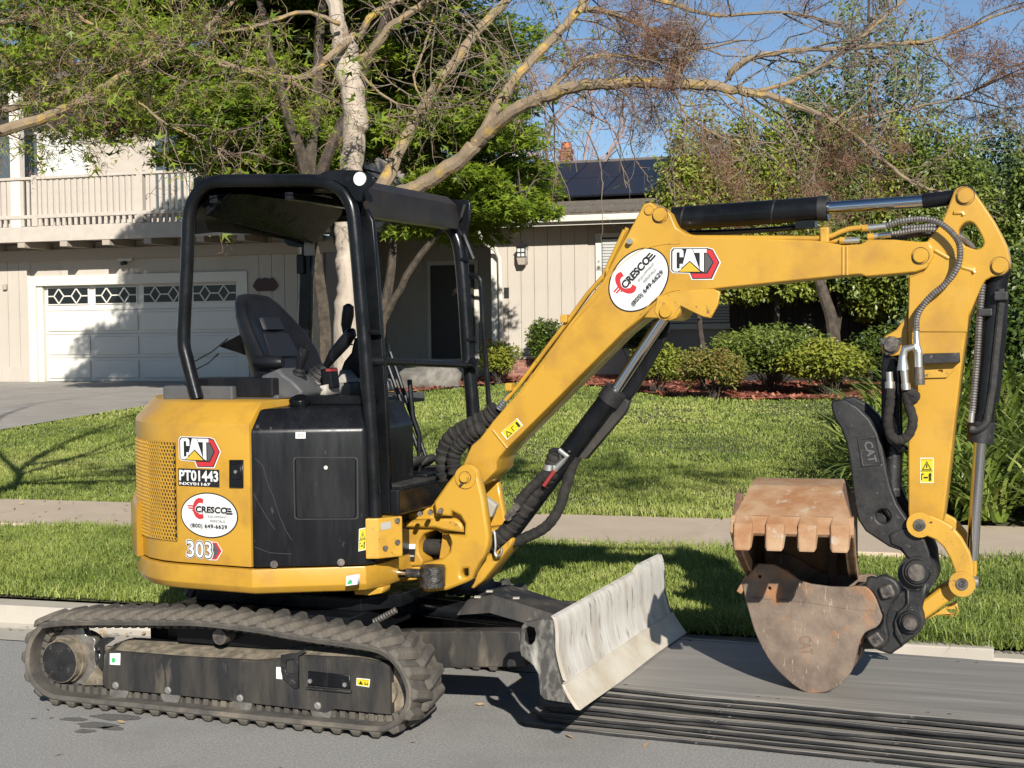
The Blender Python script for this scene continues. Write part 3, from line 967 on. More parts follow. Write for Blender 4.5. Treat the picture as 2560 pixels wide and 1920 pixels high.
def cat_logo(parent, space, y, o, ex, ez, label):
    U = lambda p: unit(p, 372, 690, 385, 612)
    d = Decal('logo_decal', parent, space, y, o, ex, ez)
    d.poly(U([(368,400),(384,378),(612,378),(650,392),(698,490),(645,618),(508,618),(490,572),(384,568),(368,545)]), 'decal_white')
    d.poly(U([(374,402),(388,384),(612,384),(645,396),(690,490),(640,610),(515,612),(497,566),(390,562),(374,543)]), 'decal_black')
    d.poly(U([(606,392),(642,402),(683,490),(634,604),(520,605),(503,572),(612,572),(652,490),(618,425),(606,425)]), 'decal_red')
    d.poly(U([(608,432),(616,432),(645,490),(606,564),(594,564),(594,425),(608,425)]), 'decal_grey')
    d.poly(U([(384,408),(396,391),(444,391),(456,404),(456,450),(431,450),(431,414),(411,414),(411,534),(431,534),(431,500),(450,500),(440,540),(420,556),(394,556),(384,542)]), 'decal_white')
    d.poly(U([(478,391),(514,391),(560,540),(497,476),(446,528)]), 'decal_white')
    d.poly(U([(519,391),(607,391),(607,418),(589,418),(589,560),(563,545),(563,418),(527,418)]), 'decal_white')
    d.poly(U([(497,486),(428,558),(566,558)]), 'logo_yellow')
    return d.done(label)

def cresco(parent, space, y, o, ex, ez, label):
    """Oval rental sticker; unit square = the oval's bounding box."""
    d = Decal('oval_sticker', parent, space, y, o, ex, ez)
    d.ellipse((.5, .5), .5, .5, 'decal_black')
    d.ellipse((.5, .5), .480, .474, 'decal_white')
    # red C with speed lines
    pts = []
    for k in range(25):
        a = rad(58) + rad(244) * k / 24
        pts.append((.345 + .125 * math.cos(a), .64 + .235 * math.sin(a)))
    for k in range(25):
        a = rad(302) - rad(244) * k / 24
        pts.append((.355 + .075 * math.cos(a), .64 + .125 * math.sin(a)))
    d.poly(pts, 'decal_red')
    for i, (v, w) in enumerate(((.705, .10), (.655, .12), (.605, .09))):
        d.poly([(.225 - w + .03 * i, v), (.25, v), (.25, v - .03), (.235 - w + .04 * i, v - .03)], 'decal_red')
    d.text('CRESCO', .265, .545, .575, .165, 'decal_white', .035)
    d.text('CRESCO', .275, .555, .555, .145, 'decal_black', .04, .08)
    for i in range(3):
        d.poly([(.81, .685 - .052 * i), (.885 + .02 * i, .685 - .052 * i), (.90 + .01 * i, .655 - .052 * i), (.81, .655 - .052 * i)], 'decal_black')
    d.text('EQUIPMENT', .50, .455, .33, .052, 'decal_grey', .0)
    d.text('RENTALS', .54, .365, .25, .052, 'decal_grey', .0)
    d.text('(800) 649-6629', .19, .205, .64, .11, 'decal_black', .012)
    return d.done(label)

def warning(parent, space, y, loop, tall=True):
    """Yellow safety label; loop = 4 corners bottom-left, bottom-right, top-right, top-left."""
    bl, br, tr, tl = loop
    ex = (br[0] - bl[0], br[1] - bl[1]); ez = (tl[0] - bl[0], tl[1] - bl[1])
    d = Decal('warning_label', parent, space, y, bl, ex, ez)
    d.poly([(0, 0), (1, 0), (1, 1), (0, 1)], 'decal_white')
    d.poly([(.05, .03), (.95, .03), (.95, .97), (.05, .97)], 'decal_yellow')
    if tall:
        d.poly([(.05, .90), (.95, .90), (.95, .97), (.05, .97)], 'decal_orange')
        d.poly([[(.15, .52), (.85, .52), (.5, .87)], [(.25, .55), (.75, .55), (.5, .81)]], 'decal_black')
        d.poly([(.47, .6), (.53, .6), (.55, .74), (.45, .74)], 'decal_black')
        d.poly([(.05, .475), (.95, .475), (.95, .495), (.05, .495)], 'decal_black')
        d.poly([(.12, .12), (.16, .12), (.16, .34), (.30, .34), (.30, .38), (.12, .38)], 'decal_black')
        d.poly([(.30, .20), (.60, .20), (.60, .25), (.30, .25)], 'decal_black')
        d.poly([(.68, .10), (.84, .10), (.82, .25), (.86, .34), (.76, .42), (.66, .34), (.70, .25)], 'decal_black')
    else:
        d.poly([(.35, .88), (.95, .88), (.95, .97), (.35, .97)], 'decal_orange')
        d.poly([[(.08, .12), (.40, .12), (.24, .75)], [(.14, .18), (.34, .18), (.24, .60)]], 'decal_black')
        d.poly([(.50, .15), (.53, .15), (.53, .60), (.66, .60), (.66, .66), (.50, .66)], 'decal_black')
        d.poly([(.80, .12), (.90, .12), (.90, .65), (.85, .78), (.80, .65)], 'decal_black')
    return d.done()

# ------------------------------------------------------------------ upper structure
def plan_body(plan, levels):
    """Loft a plan polygon through (z, sx, sy) levels."""
    mb = MB()
    mb.loft([[(x * sx, y * sy, z) for x, y in plan] for z, sx, sy in levels])
    return mb
half = [(.205, -.775), (-.19, -.752), (-.28, -.735), (-.38, -.690), (-.47, -.625), (-.56, -.550), (-.66, -.445), (-.76, -.315), (-.84, -.16), (-.865, 0)]
half = [((x if x > -.40 else -.40 + (x + .40) * .86), y) for x, y in half]
skirt = [(.66, -.40), (.625, -.545)] + half + [(x, -y) for x, y in reversed(half[2:-1])] + [(.1, .70), (.625, .52), (.66, .38)]
part('counterweight', plan_body(skirt, [(.566, .965, .945), (.572, .985, .965), (.60, 1, .995), (.676, 1, 1)]), 'yellow', bevel=.004, smooth=True)
hc = [(.198, -.764), (-.19, -.736), (-.28, -.717), (-.38, -.672), (-.47, -.608), (-.56, -.533), (-.66, -.430), (-.755, -.30), (-.82, -.15), (-.84, 0)]
cover = hc + [(x, -y) for x, y in reversed(hc[1:-1])] + [(.198, .70)]
sq_ = lambda L_: [((x if x > -.40 else -.40 + (x + .40) * .86), y) for x, y in L_]
cover = sq_(cover)
def cov_ring(z, k):
    """k = chamfer inset at the top"""
    out = []
    for x, y in cover:
        l = math.hypot(x, y)
        nx = x / l if x < .0 else 0
        ny = math.copysign(1, y) if abs(y) > .25 else y / .25
        out.append((x - nx * k * .38, y - ny * k * min(1, abs(y) / .4), z))
    return out
mb = MB(); mb.loft([cov_ring(.684, 0), cov_ring(1.288, 0), cov_ring(1.372, .095), cov_ring(1.380, .11)])
hood = part('engine_cover', mb, 'yellow', bevel=.006, smooth=True)
# rear bumper of the counterweight that stands proud at the tail
tail = [(x * 1.012 - .012, y * 1.012) for x, y in half[4:]] + [(x * 1.012 - .012, -y * 1.012) for x, y in reversed(half[4:-1])] + [(-.45, .4), (-.45, -.4)]
part('tail_weight', plan_body(tail, [(.677, 1, 1), (.90, 1, 1), (.93, .985, .985)]), 'yellow', bevel=.005, smooth=True)
CV = Matrix.Translation((-.19, -.736, 0)) @ Matrix.Rotation(rad(-4.128), 4, 'Z')
# honeycomb grille on the curved rear quarter, following the cover
gpath = sq_([(-.185, -.738), (-.19, -.738), (-.28, -.719), (-.38, -.674), (-.47, -.610), (-.56, -.535), (-.60, -.494)])
gl = [0]
for a, b in zip(gpath[:-1], gpath[1:]):
    gl.append(gl[-1] + math.hypot(b[0] - a[0], b[1] - a[1]))
def gpos(s, off):
    s = min(max(s, 0), gl[-1] - 1e-6)
    i = max(j for j in range(len(gl)) if gl[j] <= s)
    t = (s - gl[i]) / (gl[i + 1] - gl[i])
    a, b = gpath[i], gpath[i + 1]
    nx, ny = (b[1] - a[1]), -(b[0] - a[0])
    l = math.hypot(nx, ny)
    nx, ny = nx / l, ny / l
    if ny > 0:
        nx, ny = -nx, -ny
    return a[0] + (b[0] - a[0]) * t + nx * off, a[1] + (b[1] - a[1]) * t + ny * off
gz0, gz1 = .775, 1.205
mb = MB(); bk = MB()
R = .0106; pit = R * 1.72
rows_ = int((gz1 - gz0) / (R * 1.5)); cols_ = int((gl[-1] - .012) / pit)
for r in range(rows_):
    for c in range(cols_):
        s = .014 + (c + .5 * (r % 2)) * pit
        z = gz0 + .01 + r * R * 1.5
        if s > gl[-1] - .01:
            continue
        o_, i_, d_ = [], [], []
        for k in range(6):
            a = math.pi / 6 + k * math.pi / 3
            for lst, q, off in ((o_, R * 1.0, .006), (i_, R * .70, .006), (d_, R * .66, -.004)):
                px, py = gpos(s + q * math.cos(a), off)
                lst.append((px, py, z + q * math.sin(a)))
        mb.add(o_ + i_ + d_, [(k, (k + 1) % 6, 6 + (k + 1) % 6, 6 + k) for k in range(6)] + [(6 + k, 6 + (k + 1) % 6, 12 + (k + 1) % 6, 12 + k) for k in range(6)])
o = part('grille', mb, 'yellow', hood, fix=False); o['kind'] = 'stuff'
ss = np.linspace(.004, gl[-1], 14)
bk.loft([[(*gpos(s, .0022), z) for s in ss] for z in (gz0, gz1)], cap=False, closed=False)
part('grille_backing', bk, 'decal_black', hood, fix=False)
# latch with key lock
plate('latch', [(0.2898,1.1379),(0.3601,1.1398),(0.3575,1.0217),(0.2871,1.0202)], -.012, .0, 'black_paint', hood, CV, bevel=.004)
plate('latch_handle', [(0.308,1.1184),(0.3544,1.1198),(0.353,1.0576),(0.3066,1.056)], -.018, -.012, 'black_panel', hood, CV, bevel=.004)
q = [(0.3292,1.0893)][0]
mb = MB(); mb.cyl((q[0], -.022, q[1]), (q[0], -.017, q[1]), .0075, 16); mb.done('lock', 'zinc', hood, CV)
# print on the cover
c = [(0.0206,1.1024),(0.2375,1.109),(0.0237,1.2282)]
cat_logo(hood, CV, -.0018, c[0], (c[1][0] - c[0][0], 0), (0, c[2][1] - c[0][1]), 'CAT logo in white letters on a red hexagon')
c = [(0.0123,1.0178),(0.2316,1.0258),(0.0141,1.0934)]
d = Decal('number_decal', hood, CV, -.0018, c[0], (c[1][0] - c[0][0], 0), (0, c[2][1] - c[0][1]))
d.poly([(0, 0), (1, 0), (1, 1), (0, 1)], 'decal_black')
d.text('PT01443', .025, .30, .95, .62, 'decal_white', .03)
d.text('NXY01167', .03, .06, .76, .17, 'decal_white', .03)
d.done('black plate reading PT01443 NXY01167')
c = [(0.0214,0.7982),(0.3263,0.8138),(0.0262,0.9939)]
cresco(hood, CV, -.0018, c[0], (c[1][0] - c[0][0], 0), (0, c[2][1] - c[0][1]), 'white oval rental sticker on the engine cover')
c = [(0.0474,0.7023),(0.2418,0.7136),(0.0495,0.7885)]
d = Decal('model_decal', hood, CV, -.0018, c[0], (c[1][0] - c[0][0], 0), (0, c[2][1] - c[0][1]))
d.poly([(.62, .95), (.86, .93), (1.0, .5), (.84, .02), (.62, 0)], 'decal_white')
d.poly([(.62, .92), (.85, .90), (.975, .5), (.83, .06), (.62, .04)], 'decal_red')
d.poly([(.62, .84), (.80, .82), (.90, .5), (.79, .14), (.62, .12)], 'decal_grey')
d.text('303', .0, .02, .76, .98, 'decal_white', .06)
d.text('303', .02, .05, .72, .92, 'decal_black', .045)
d.text('303', .045, .10, .67, .82, 'decal_white', .01)
d.done('model number 303 on a red hexagon')

M('scuff', (.15, .15, .155), rough=.6)
# fuel and hydraulic tank cover at the right front
tank = [(.208, -.772), (.632, -.560), (.655, -.52), (.655, -.12), (.208, -.12)]
TK = Matrix.Translation((.208, -.772, 0)) @ Matrix.Rotation(rad(26.565), 4, 'Z')
mb = MB()
mb.loft([tank and [(x, y, z) for x, y in tank] for z in (.684, 1.262)] + [[(.208 + .0, -.695, 1.35), (.575, -.505, 1.36), (.60, -.47, 1.36), (.60, -.12, 1.365), (.208, -.12, 1.365)]])
tk = part('tank_cover', mb, 'black_panel', bevel=.012, smooth=True)
door = [(0.1851,1.1471),(0.4408,1.1424),(0.437,0.8928),(0.4277,0.8837),(0.1861,0.889)]
plate('tank_door', door, -.006, .004, 'black_panel', tk, TK, bevel=.005, rnd=.012)
frame_o = [(0.1761,1.15),(0.4505,1.1449),(0.4491,0.8789),(0.177,0.8838)]
plate('door_seam', [round_poly(frame_o, .015), round_poly([(0.1824,1.1434),(0.4434,1.1386),(0.4411,0.8845),(0.1835,0.8891)], .015)], -.0035, .002, 'decal_black', tk, TK, bevel=.001)
q = [(0.3141,1.1034)][0]
mb = MB(); mb.cyl((q[0], -.013, q[1]), (q[0], -.006, q[1]), .0085, 16); mb.done('door_knob', 'zinc', tk, TK)
c = [(0.1891,1.2281),(0.2308,1.2274),(0.2313,1.2544),(0.1896,1.2551)]
plate('small_label', c, -.0022, .001, 'decal_white', tk, TK, bevel=0)
c = [(0.1956,1.2334),(0.224,1.2329),(0.2242,1.2475),(0.1959,1.2479)]
plate('small_label_mark', [c, [(c[0][0] * .7 + c[2][0] * .3, c[0][1] * .7 + c[2][1] * .3), (c[0][0] * .3 + c[2][0] * .7, c[0][1] * .7 + c[2][1] * .3), (c[0][0] * .3 + c[2][0] * .7, c[0][1] * .3 + c[2][1] * .7)]], -.0029, -.0023, 'decal_silver', tk, TK, bevel=0)
for (a, z) in [(0.0904,0.6971),(0.3709,0.6984)]:
    mb = MB(); mb.cyl((a, -.010, z), (a, .002, z), .011, 6); mb.cyl((a, -.004, z), (a, .002, z), .016, 16); mb.done('panel_bolt', 'pin_steel', tk, TK)
for ln in ([(0.0171,1.1475),(0.0511,1.1145),(0.0585,1.0819),(0.0736,1.0276),(0.0941,0.9786),(0.1041,0.9405),(0.1193,0.8914),(0.1398,0.8422),(0.1658,0.7982)], [(0.0102,0.9992),(0.0348,0.9474),(0.0659,0.8926),(0.0971,0.8432)], [(0.0104,0.7721),(0.074,0.7462),(0.1648,0.7386)]):
    mb = MB(); mb.tube([(a, -.0002, z) for a, z in ln], .0008, 4); mb.done('scratch', 'decal_grey', tk, TK)
# filler cap in its recess
mb = MB()
cx, cy = .385, -.50; cz = [(0.2948,1.3245)][0][1]; cx = [(0.2948,1.3245)][0][0]
nrm = Vector((.20, -.42, .88)).normalized()
c0 = Vector((cx, cy, cz))
mb.cyl(c0 - nrm * .03, c0 + nrm * .010, .088, 28, .078)
mb.cyl(c0 + nrm * .008, c0 + nrm * .03, .054, 24)
cap_ = part('filler_neck', mb, 'black_panel', tk, smooth=True)
mb = MB()
for k in range(12):
    a = k * math.pi / 6
mb.cyl(c0 + nrm * .028, c0 + nrm * .066, .048, 12)
mb.cyl(c0 + nrm * .055, c0 + nrm * .078, .040, 20, .030)
part('filler_cap', mb, 'black_paint', tk, bevel=.003)
# label at the tank corner
w4 = [(0.5706,0.7334),(0.6005,0.7397),(0.6021,0.833),(0.5722,0.8269)]
# grey rail on top of the tank and black strips around the cab floor
mb = MB(); mb.box(.30, .66, -.47, -.44, 1.36, 1.40); part('tank_rail', mb, 'black_paint', bevel=.006)

# floor, front sill, lower front frame
mb = MB(); mb.box(.20, .745, -.46, .52, .885, 1.000); part('cab_floor', mb, 'black_paint', bevel=.01)
mb = MB(); mb.box(.24, .73, -.40, .50, 1.0, 1.012); part('floor_mat', mb, 'rubber_black', bevel=.004)
mb = MB(); mb.loft([[(x, y, z) for x, y in ((.640, -.572), (.690, -.550), (.755, -.450), (.60, -.30))] for z in (.712, .884)])
fb = part('front_frame_block', mb, 'yellow_worn', bevel=.006)
mb = MB()
for (px, py, pz) in ((.712, -.520, .755), (.745, -.470, .775), (.745, -.470, .868), (.80, -.36, .885), (.83, -.32, .887), (.86, -.28, .89)):
    mb = MB(); mb.cyl((px, py - .012, pz), (px - .01, py + .02, pz), .011, 10); part('frame_bolt', mb, 'pin_steel', fb)
FB = Matrix.Translation((.690, -.550, 0)) @ Matrix.Rotation(math.atan2(.10, .065), 4, 'Z')
plate('data_plate', [(.012, .832), (.060, .837), (.060, .868), (.012, .863)], -.0025, .001, 'decal_silver', fb, FB, bevel=0)
plate('front_frame', [(0.5738,0.8399),(0.6175,0.8546),(0.6991,0.8748),(0.7753,0.8947),(0.7747,0.8517),(0.8826,0.8449),(0.9148,0.8183),(0.9259,0.7846),(0.8066,0.7776),(0.7832,0.7896),(0.7261,0.77),(0.6994,0.7364),(0.6986,0.6844),(0.7196,0.6529),(0.7144,0.6267),(0.5265,0.6131),(0.5513,0.6471),(0.5906,0.6795)], -.18, .18, 'yellow', EX, bevel=.01)
plate('upper_clevis', [(0.6309,0.8306),(0.8308,0.848),(0.8937,0.849),(0.9236,0.8268),(0.9378,0.7882),(0.8347,0.7934),(0.7973,0.8026),(0.6361,0.7975)], -.21, .12, 'yellow_worn', EX, bevel=.012)
plate('label_plate', [(0.5985,0.7197),(0.6849,0.7235),(0.6846,0.7018),(0.5982,0.6979)], -.1835, -.179, 'decal_white', EX, bevel=0)
plate('label_plate', [(0.603,0.696),(0.6845,0.6997),(0.6789,0.6444),(0.5635,0.644)], -.1835, -.179, 'decal_black', EX, bevel=0)
plate('label_print', [(0.5929,0.6725),(0.6794,0.6734),(0.6792,0.6661),(0.588,0.6648)], -.1842, -.1836, 'decal_silver', EX, bevel=0)
plate('nose_frame', [(0.4517,0.5578),(0.5408,0.6173),(0.7049,0.6254),(0.7039,0.5645),(0.622,0.547),(0.5396,0.5426)], -.16, .16, 'yellow_worn', EX, bevel=.008)
# hose bundle seen through the opening
hq = [(0.6388,0.7008),(0.6967,0.7012),(0.7543,0.7016),(0.8163,0.7008)]; h2 = [(0.6334,0.6551),(0.6965,0.6537),(0.764,0.6546)]
mb = MB(); mb.tube([(x, -.10, z) for x, z in hq], .036, 12); part('hose_bundle', mb, 'sleeve', smooth=True)
mb = MB(); mb.tube([(x, -.06, z) for x, z in h2], .016, 8); part('hose_line', mb, 'sleeve', smooth=True)
plate('dark_opening_panel', [(0.5917,0.7739),(0.7866,0.7816),(0.7842,0.6091),(0.589,0.5996)], -.01, .01, 'black_paint', EX, bevel=.002)  # black panel added to stand for the dark inside of the opening
# swing cylinder
a = [(0.4381,0.5969),(0.4865,0.6024),(0.701,0.6126),(0.7713,0.614)]
mb = MB(); mb.cyl((a[0][0] - .15, -.30, a[0][1]), (a[2][0], -.30, a[2][1]), .0185, 20); part('swing_rod', mb, 'chrome', smooth=True)
mb = MB(); mb.cyl((a[2][0], -.30, a[2][1]), (a[3][0] + .01, -.30, a[3][1]), .021, 16)
k_ = [(0.8247,0.6062)][0]
mb.cyl((k_[0], -.30, k_[1] - .045), (k_[0], -.30, k_[1] + .045), .055, 20)
part('swing_rod_end', mb, 'grease', smooth=True)
mb = MB(); mb.cyl((a[0][0] - .02, -.38, a[0][1] + .02), (a[0][0] - .02, -.32, a[0][1] + .02), .05, 16); part('swing_guide', mb, 'pin_steel', smooth=True)
plate('skid_tab', [(0.5105,0.5479),(0.6501,0.5698),(0.6458,0.5447),(0.5861,0.5306),(0.5142,0.5302)], -.44, -.36, 'yellow_worn', EX, bevel=.004)
plate('small_label', [(0.5745,0.6452),(0.6265,0.6534),(0.6258,0.612),(0.5699,0.6021)], -.6235, -.60, 'decal_white', EX, bevel=0)
plate('sticker_mark', [(0.5779,0.6164),(0.5898,0.6308),(0.6013,0.628),(0.6011,0.6142),(0.5816,0.6097)], -.6245, -.6236, 'decal_green', EX, bevel=0)
w4 = [(0.4453,0.7439),(0.477,0.7501),(0.4784,0.8444),(0.4495,0.8395)]
warning(EX, TK, -.004, w4)

# ------------------------------------------------------------------ canopy
YN, YF = -.52, .55
def rail(name, pts, y, r, m='black_paint', n=10, flat=1.0):
    mb = MB(); mb.tube([(x, y, z) for x, z in spline(pts, 4)], r, n, True, 0, flat)
    return part(name, mb, m, smooth=True)
cn = [(-0.2214,1.3839),(-0.2392,1.4421),(-0.2709,1.5588),(-0.2869,1.6302),(-0.2821,1.7402),(-0.2714,1.8694),(-0.2608,1.9982),(-0.2524,2.1267),(-0.2446,2.2036),(-0.2203,2.2667),(-0.1736,2.319),(-0.1053,2.3432),(0.0065,2.3422),(0.1895,2.3333),(0.3686,2.3246),(0.4602,2.3109),(0.5157,2.2837),(0.5532,2.2421),(0.5764,2.1829),(0.5912,2.0353),(0.6053,1.8509),(0.6223,1.6357),(0.6388,1.384)] + [(0.6508,1.1798),(0.664,0.83)]
cp = rail('canopy_frame', cn, YN, .030, n=12)
# outer flange of the front pillar and the panel behind it
plate('pillar_panel', [(0.6009,2.2231),(0.6447,2.1474),(0.6546,2.0362),(0.6675,1.8509),(0.682,1.6037),(0.6943,1.3815)] + [(0.7072,0.8962),(0.6052,0.8925)] + [(0.597,1.3809),(0.5769,1.6354),(0.5632,1.8531),(0.5503,2.0395),(0.5406,2.1638)], -.47, -.44, 'black_paint', EX, bevel=.004)
plate('corner_plate', [(0.3773,2.3259),(0.4554,2.3589),(0.5113,2.3634),(0.6219,2.3553),(0.6831,2.3322),(0.6931,2.3165),(0.6824,2.2898),(0.641,2.2674),(0.6299,2.2223),(0.5991,2.2297),(0.5621,2.2863),(0.5035,2.3167)], -.545, -.53, 'black_paint', EX, bevel=.003)
c = [(0.6271,2.3184)][0]
mb = MB(); mb.cyl((c[0], -.551, c[1]), (c[0], -.545, c[1]), .029, 28); part('round_reflector', mb, 'white', smooth=True)
c = [(0.5687,2.3213)][0]
mb = MB(); mb.cyl((c[0], -.548, c[1]), (c[0], -.544, c[1]), .014, 20); part('round_cap', mb, 'black_panel', smooth=True)
mb = MB(); c = [(-0.1769,2.3384)][0]; mb.box(c[0] - .03, c[0] + .02, -.54, -.47, c[1] - .03, c[1] + .025); part('corner_block', mb, 'black_paint', bevel=.006)
# roof: skin between the near and the far rail
rp = [(-0.2513,2.1781),(-0.2359,2.2482),(-0.1813,2.313),(-0.1052,2.3445),(0.0066,2.3466),(0.1896,2.3389),(0.3687,2.3289),(0.4602,2.3158),(0.5226,2.2803),(0.5566,2.2358)]
rs = spline(rp, 3)
mb = MB()
rr = []
for y, dzv in ((YN + .012, -.012), (-.3, .012), (.0, .02), (.3, .012), (YF - .012, -.012)):
    rr.append([(x, y, z + dzv) for x, z in rs])
mb.loft(rr, cap=False, closed=False)
low = [[(x, y, z - .05) for (x, y, z) in r_] for r_ in rr]
mb.loft(low, cap=False, closed=False)
part('canopy_roof', mb, 'black_paint', smooth=True)
for i in (8, 16):
    x = rs[i][0]
    mb = MB(); mb.box(x - .02, x + .02, YN + .02, YF - .02, rs[i][1] - .085, rs[i][1] - .05); part('roof_rib', mb, 'black_panel', bevel=.004)
# far side frame
fn = [(-0.275,1.572),(-0.2845,1.7436),(-0.2633,1.9663),(-0.25,2.0847),(-0.2166,2.1947),(-0.1693,2.2446),(-0.1018,2.2677),(0.1294,2.2621),(0.371,2.2452),(0.4894,2.2191),(0.5515,2.1741),(0.5858,2.116),(0.6039,2.016),(0.6204,1.8023),(0.6359,1.5174),(0.6528,1.3327)] + [(0.6618,1.1355),(0.6683,0.9775)]
rail('canopy_frame', fn, YF, .034, n=12)
plate('rear_gusset', [(-0.4137,2.2006),(-0.1582,2.2355),(-0.2053,2.1931),(-0.2366,2.0982),(-0.2532,2.1135),(-0.3042,2.1114),(-0.3553,2.1205),(-0.389,2.1476)], .52, .55, 'black_paint', EX, bevel=.004)
plate('rear_pillar', [(-0.2658,2.1213),(-0.2065,2.1268),(-0.218,1.9646),(-0.2264,1.7427),(-0.2332,1.6018),(-0.297,1.6023),(-0.2815,1.9662)], .50, .54, 'black_paint', EX, bevel=.006)
c = [(-0.2177,2.1067)][0]
mb = MB(); mb.box(c[0] - .03, c[0] + .03, .494, .499, c[1] - .04, c[1] + .04); part('small_label', mb, 'plastic_light')
c = [(-0.2572,2.0233)][0]
mb = MB(); mb.box(c[0] - .03, c[0] + .01, .48, .52, c[1] - .05, c[1] + .05); part('latch_block', mb, 'black_paint', bevel=.008)
# rear roof cross panel (dark mass under the roof at the back)
xb = rs[2][0]
mb = MB(); mb.loft([[(xb + .05, YN + .05, 2.20), (xb + .03, YN + .05, 2.30), (xb + .20, YN + .05, 2.30)], [(xb + .05, YF - .05, 2.12), (xb + .03, YF - .05, 2.30), (xb + .26, YF - .05, 2.30)]]); part('rear_header', mb, 'black_paint', bevel=.01)
# front header with its sloping visor and the far corner bracket with a tow eye
xf = rs[-1][0]
mb = MB()
prof = [(xf - .07, 2.335), (xf + .0, 2.33), (xf + .045, 2.29), (xf + .06, 2.22), (xf + .055, 2.17), (xf + .02, 2.165), (xf - .03, 2.20)]
mb.loft([[(x, y, z) for x, z in prof] for y in np.linspace(YN + .05, YF - .05, 8)])
M('visor', (.014, .0115, .010), (.022, .018, .015), 8, rough=.35, spec=.3)
part('front_header', mb, 'visor', smooth=True)
plate('corner_plate', [[(0.4821,2.3058),(0.5099,2.3224),(0.6348,2.3169),(0.6516,2.2985),(0.645,2.2138),(0.6242,2.1152),(0.594,2.1802),(0.5557,2.2386),(0.5092,2.2725)], [(0.5471,2.2887),(0.5528,2.3063),(0.5646,2.3093),(0.5736,2.2876),(0.5734,2.2699),(0.56,2.2633),(0.5484,2.2744)]], .555, .575, 'black_paint', EX, bevel=.003)
mb = MB(); c = [(0.635,2.2623)][0]; mb.tube([(c[0] - .05, .54, c[1] - .06), (c[0] - .02, .53, c[1] - .03), (c[0], .53, c[1] + .03)], .008, 8); part('lamp_wire', mb, 'hose')
mb = MB(); c = [(0.6442,2.0852)][0]; mb.cyl((c[0] - .02, .54, c[1] + .06), (c[0] + .03, .54, c[1] - .06), .014, 8); part('gas_strut', mb, 'black_paint')
# front cross bar and grab rail
p0 = [(0.6347,1.5481)][0]; p1 = [(0.6682,1.5052)][0]
mb = MB(); mb.tube([(p0[0], -.46, p0[1]), (p1[0], .52, p1[1])], .017, 10); mb.cyl((p0[0] - .03, -.47, p0[1]), (p0[0] + .05, -.45, p0[1]), .026, 12); mb.cyl((p1[0], .50, p1[1] - .02), (p1[0], .54, p1[1] + .02), .026, 12)
part('cross_bar', mb, 'black_paint', smooth=True)
gr = [(0.6129,1.9443),(0.6524,1.9465),(0.6767,1.9323),(0.6866,1.888),(0.6931,1.7193),(0.7041,1.5585),(0.715,1.3977),(0.7236,1.2488)]
rail('grab_rail', gr, .60, .013)
for (u_, y_) in ((([(0.6574,1.6721)][0]), -.5), (([(0.6524,1.6293)][0]), .53), (([(0.6206,2.0218)][0]), .53)):
    mb = MB(); mb.cyl((u_[0] - .02, y_, u_[1]), (u_[0] + .035, y_, u_[1]), .014, 8); part('frame_stud', mb, 'black_panel')
# rear ledge and window sill behind the seat
mb = MB(); mb.box(-.42, -.05, -.50, .52, 1.375, 1.44); mb.box(-.40, .16, -.46, .5, 1.38, 1.40); part('rear_ledge', mb, 'plastic_grey', bevel=.01)
mb = MB(); mb.box(-.28, .14, -.47, -.30, 1.39, 1.475); part('side_console_box', mb, 'black_panel', bevel=.01)
for (pa, pb) in (([(-0.3781,1.5475)][0], [(-0.3284,1.6493)][0]), ([(-0.371,1.5105)][0], [(-0.3825,1.5773)][0])):
    mb = MB(); mb.tube([(pa[0], -.3, pa[1]), ((pa[0] + pb[0]) / 2, -.2, (pa[1] + pb[1]) / 2 - .01), (pb[0], -.1, pb[1])], .004, 6); part('cable', mb, 'hose')

# ------------------------------------------------------------------ operator seat and controls
def pad(name, rows, m, parent=None, space=IDENT):
    mb = MB(); mb.loft(rows)
    return part(name, mb, m, parent, space=space, smooth=True, bevel=.0)
# backrest: stations from seat to head, each a rounded ring across the width
BX = -.145
def ring_back(x, z, w, t, wing):
    """cross-section of the backrest: width w, thickness t, side wings forward"""
    pts = []
    for k in range(24):
        a = 2 * math.pi * k / 24
        cy, sx_ = math.cos(a), math.sin(a)
        yy = w / 2 * math.copysign(abs(cy) ** .45, cy)
        xx = t / 2 * math.copysign(abs(sx_) ** .6, sx_)
        xx += wing * (abs(yy) / (w / 2)) ** 3
        pts.append((x + xx + BX, yy + .06, z))
    return pts
back = pad('seat_back', [ring_back(.02, 1.400, 0.499, .13, .06), ring_back(-.005, 1.484, 0.528, .13, .085), ring_back(-.045, 1.585, 0.528, .12, .085), ring_back(-.085, 1.686, 0.490, .11, .065), ring_back(-.11, 1.753, 0.422, .10, .04), ring_back(-.135, 1.820, 0.317, .085, .02), ring_back(-.147, 1.854, 0.230, .06, .01), ring_back(-.15, 1.864, 0.096, .03, .0)], 'seat')
def panel_row(z0, z1, w0, w1, x0, x1):
    mb = MB()
    x0, x1 = x0 + BX, x1 + BX
    mb.loft([[(x0 + .056, -w0 / 2 + .06, z0), (x0 + .074, -w0 / 2 + .08, z0), (x0 + .074, w0 / 2 + .04, z0), (x0 + .056, w0 / 2 + .06, z0)], [(x1 + .054, -w1 / 2 + .06, z1), (x1 + .070, -w1 / 2 + .08, z1), (x1 + .070, w1 / 2 + .04, z1), (x1 + .054, w1 / 2 + .06, z1)]])
    part('seat_panel', mb, 'seat_panel', back, bevel=.006, smooth=True)
panel_row(1.450, 1.547, .30, .31, .006, -.030)
panel_row(1.560, 1.673, .31, .25, -.034, -.080)
panel_row(1.690, 1.749, .20, .18, -.086, -.108)
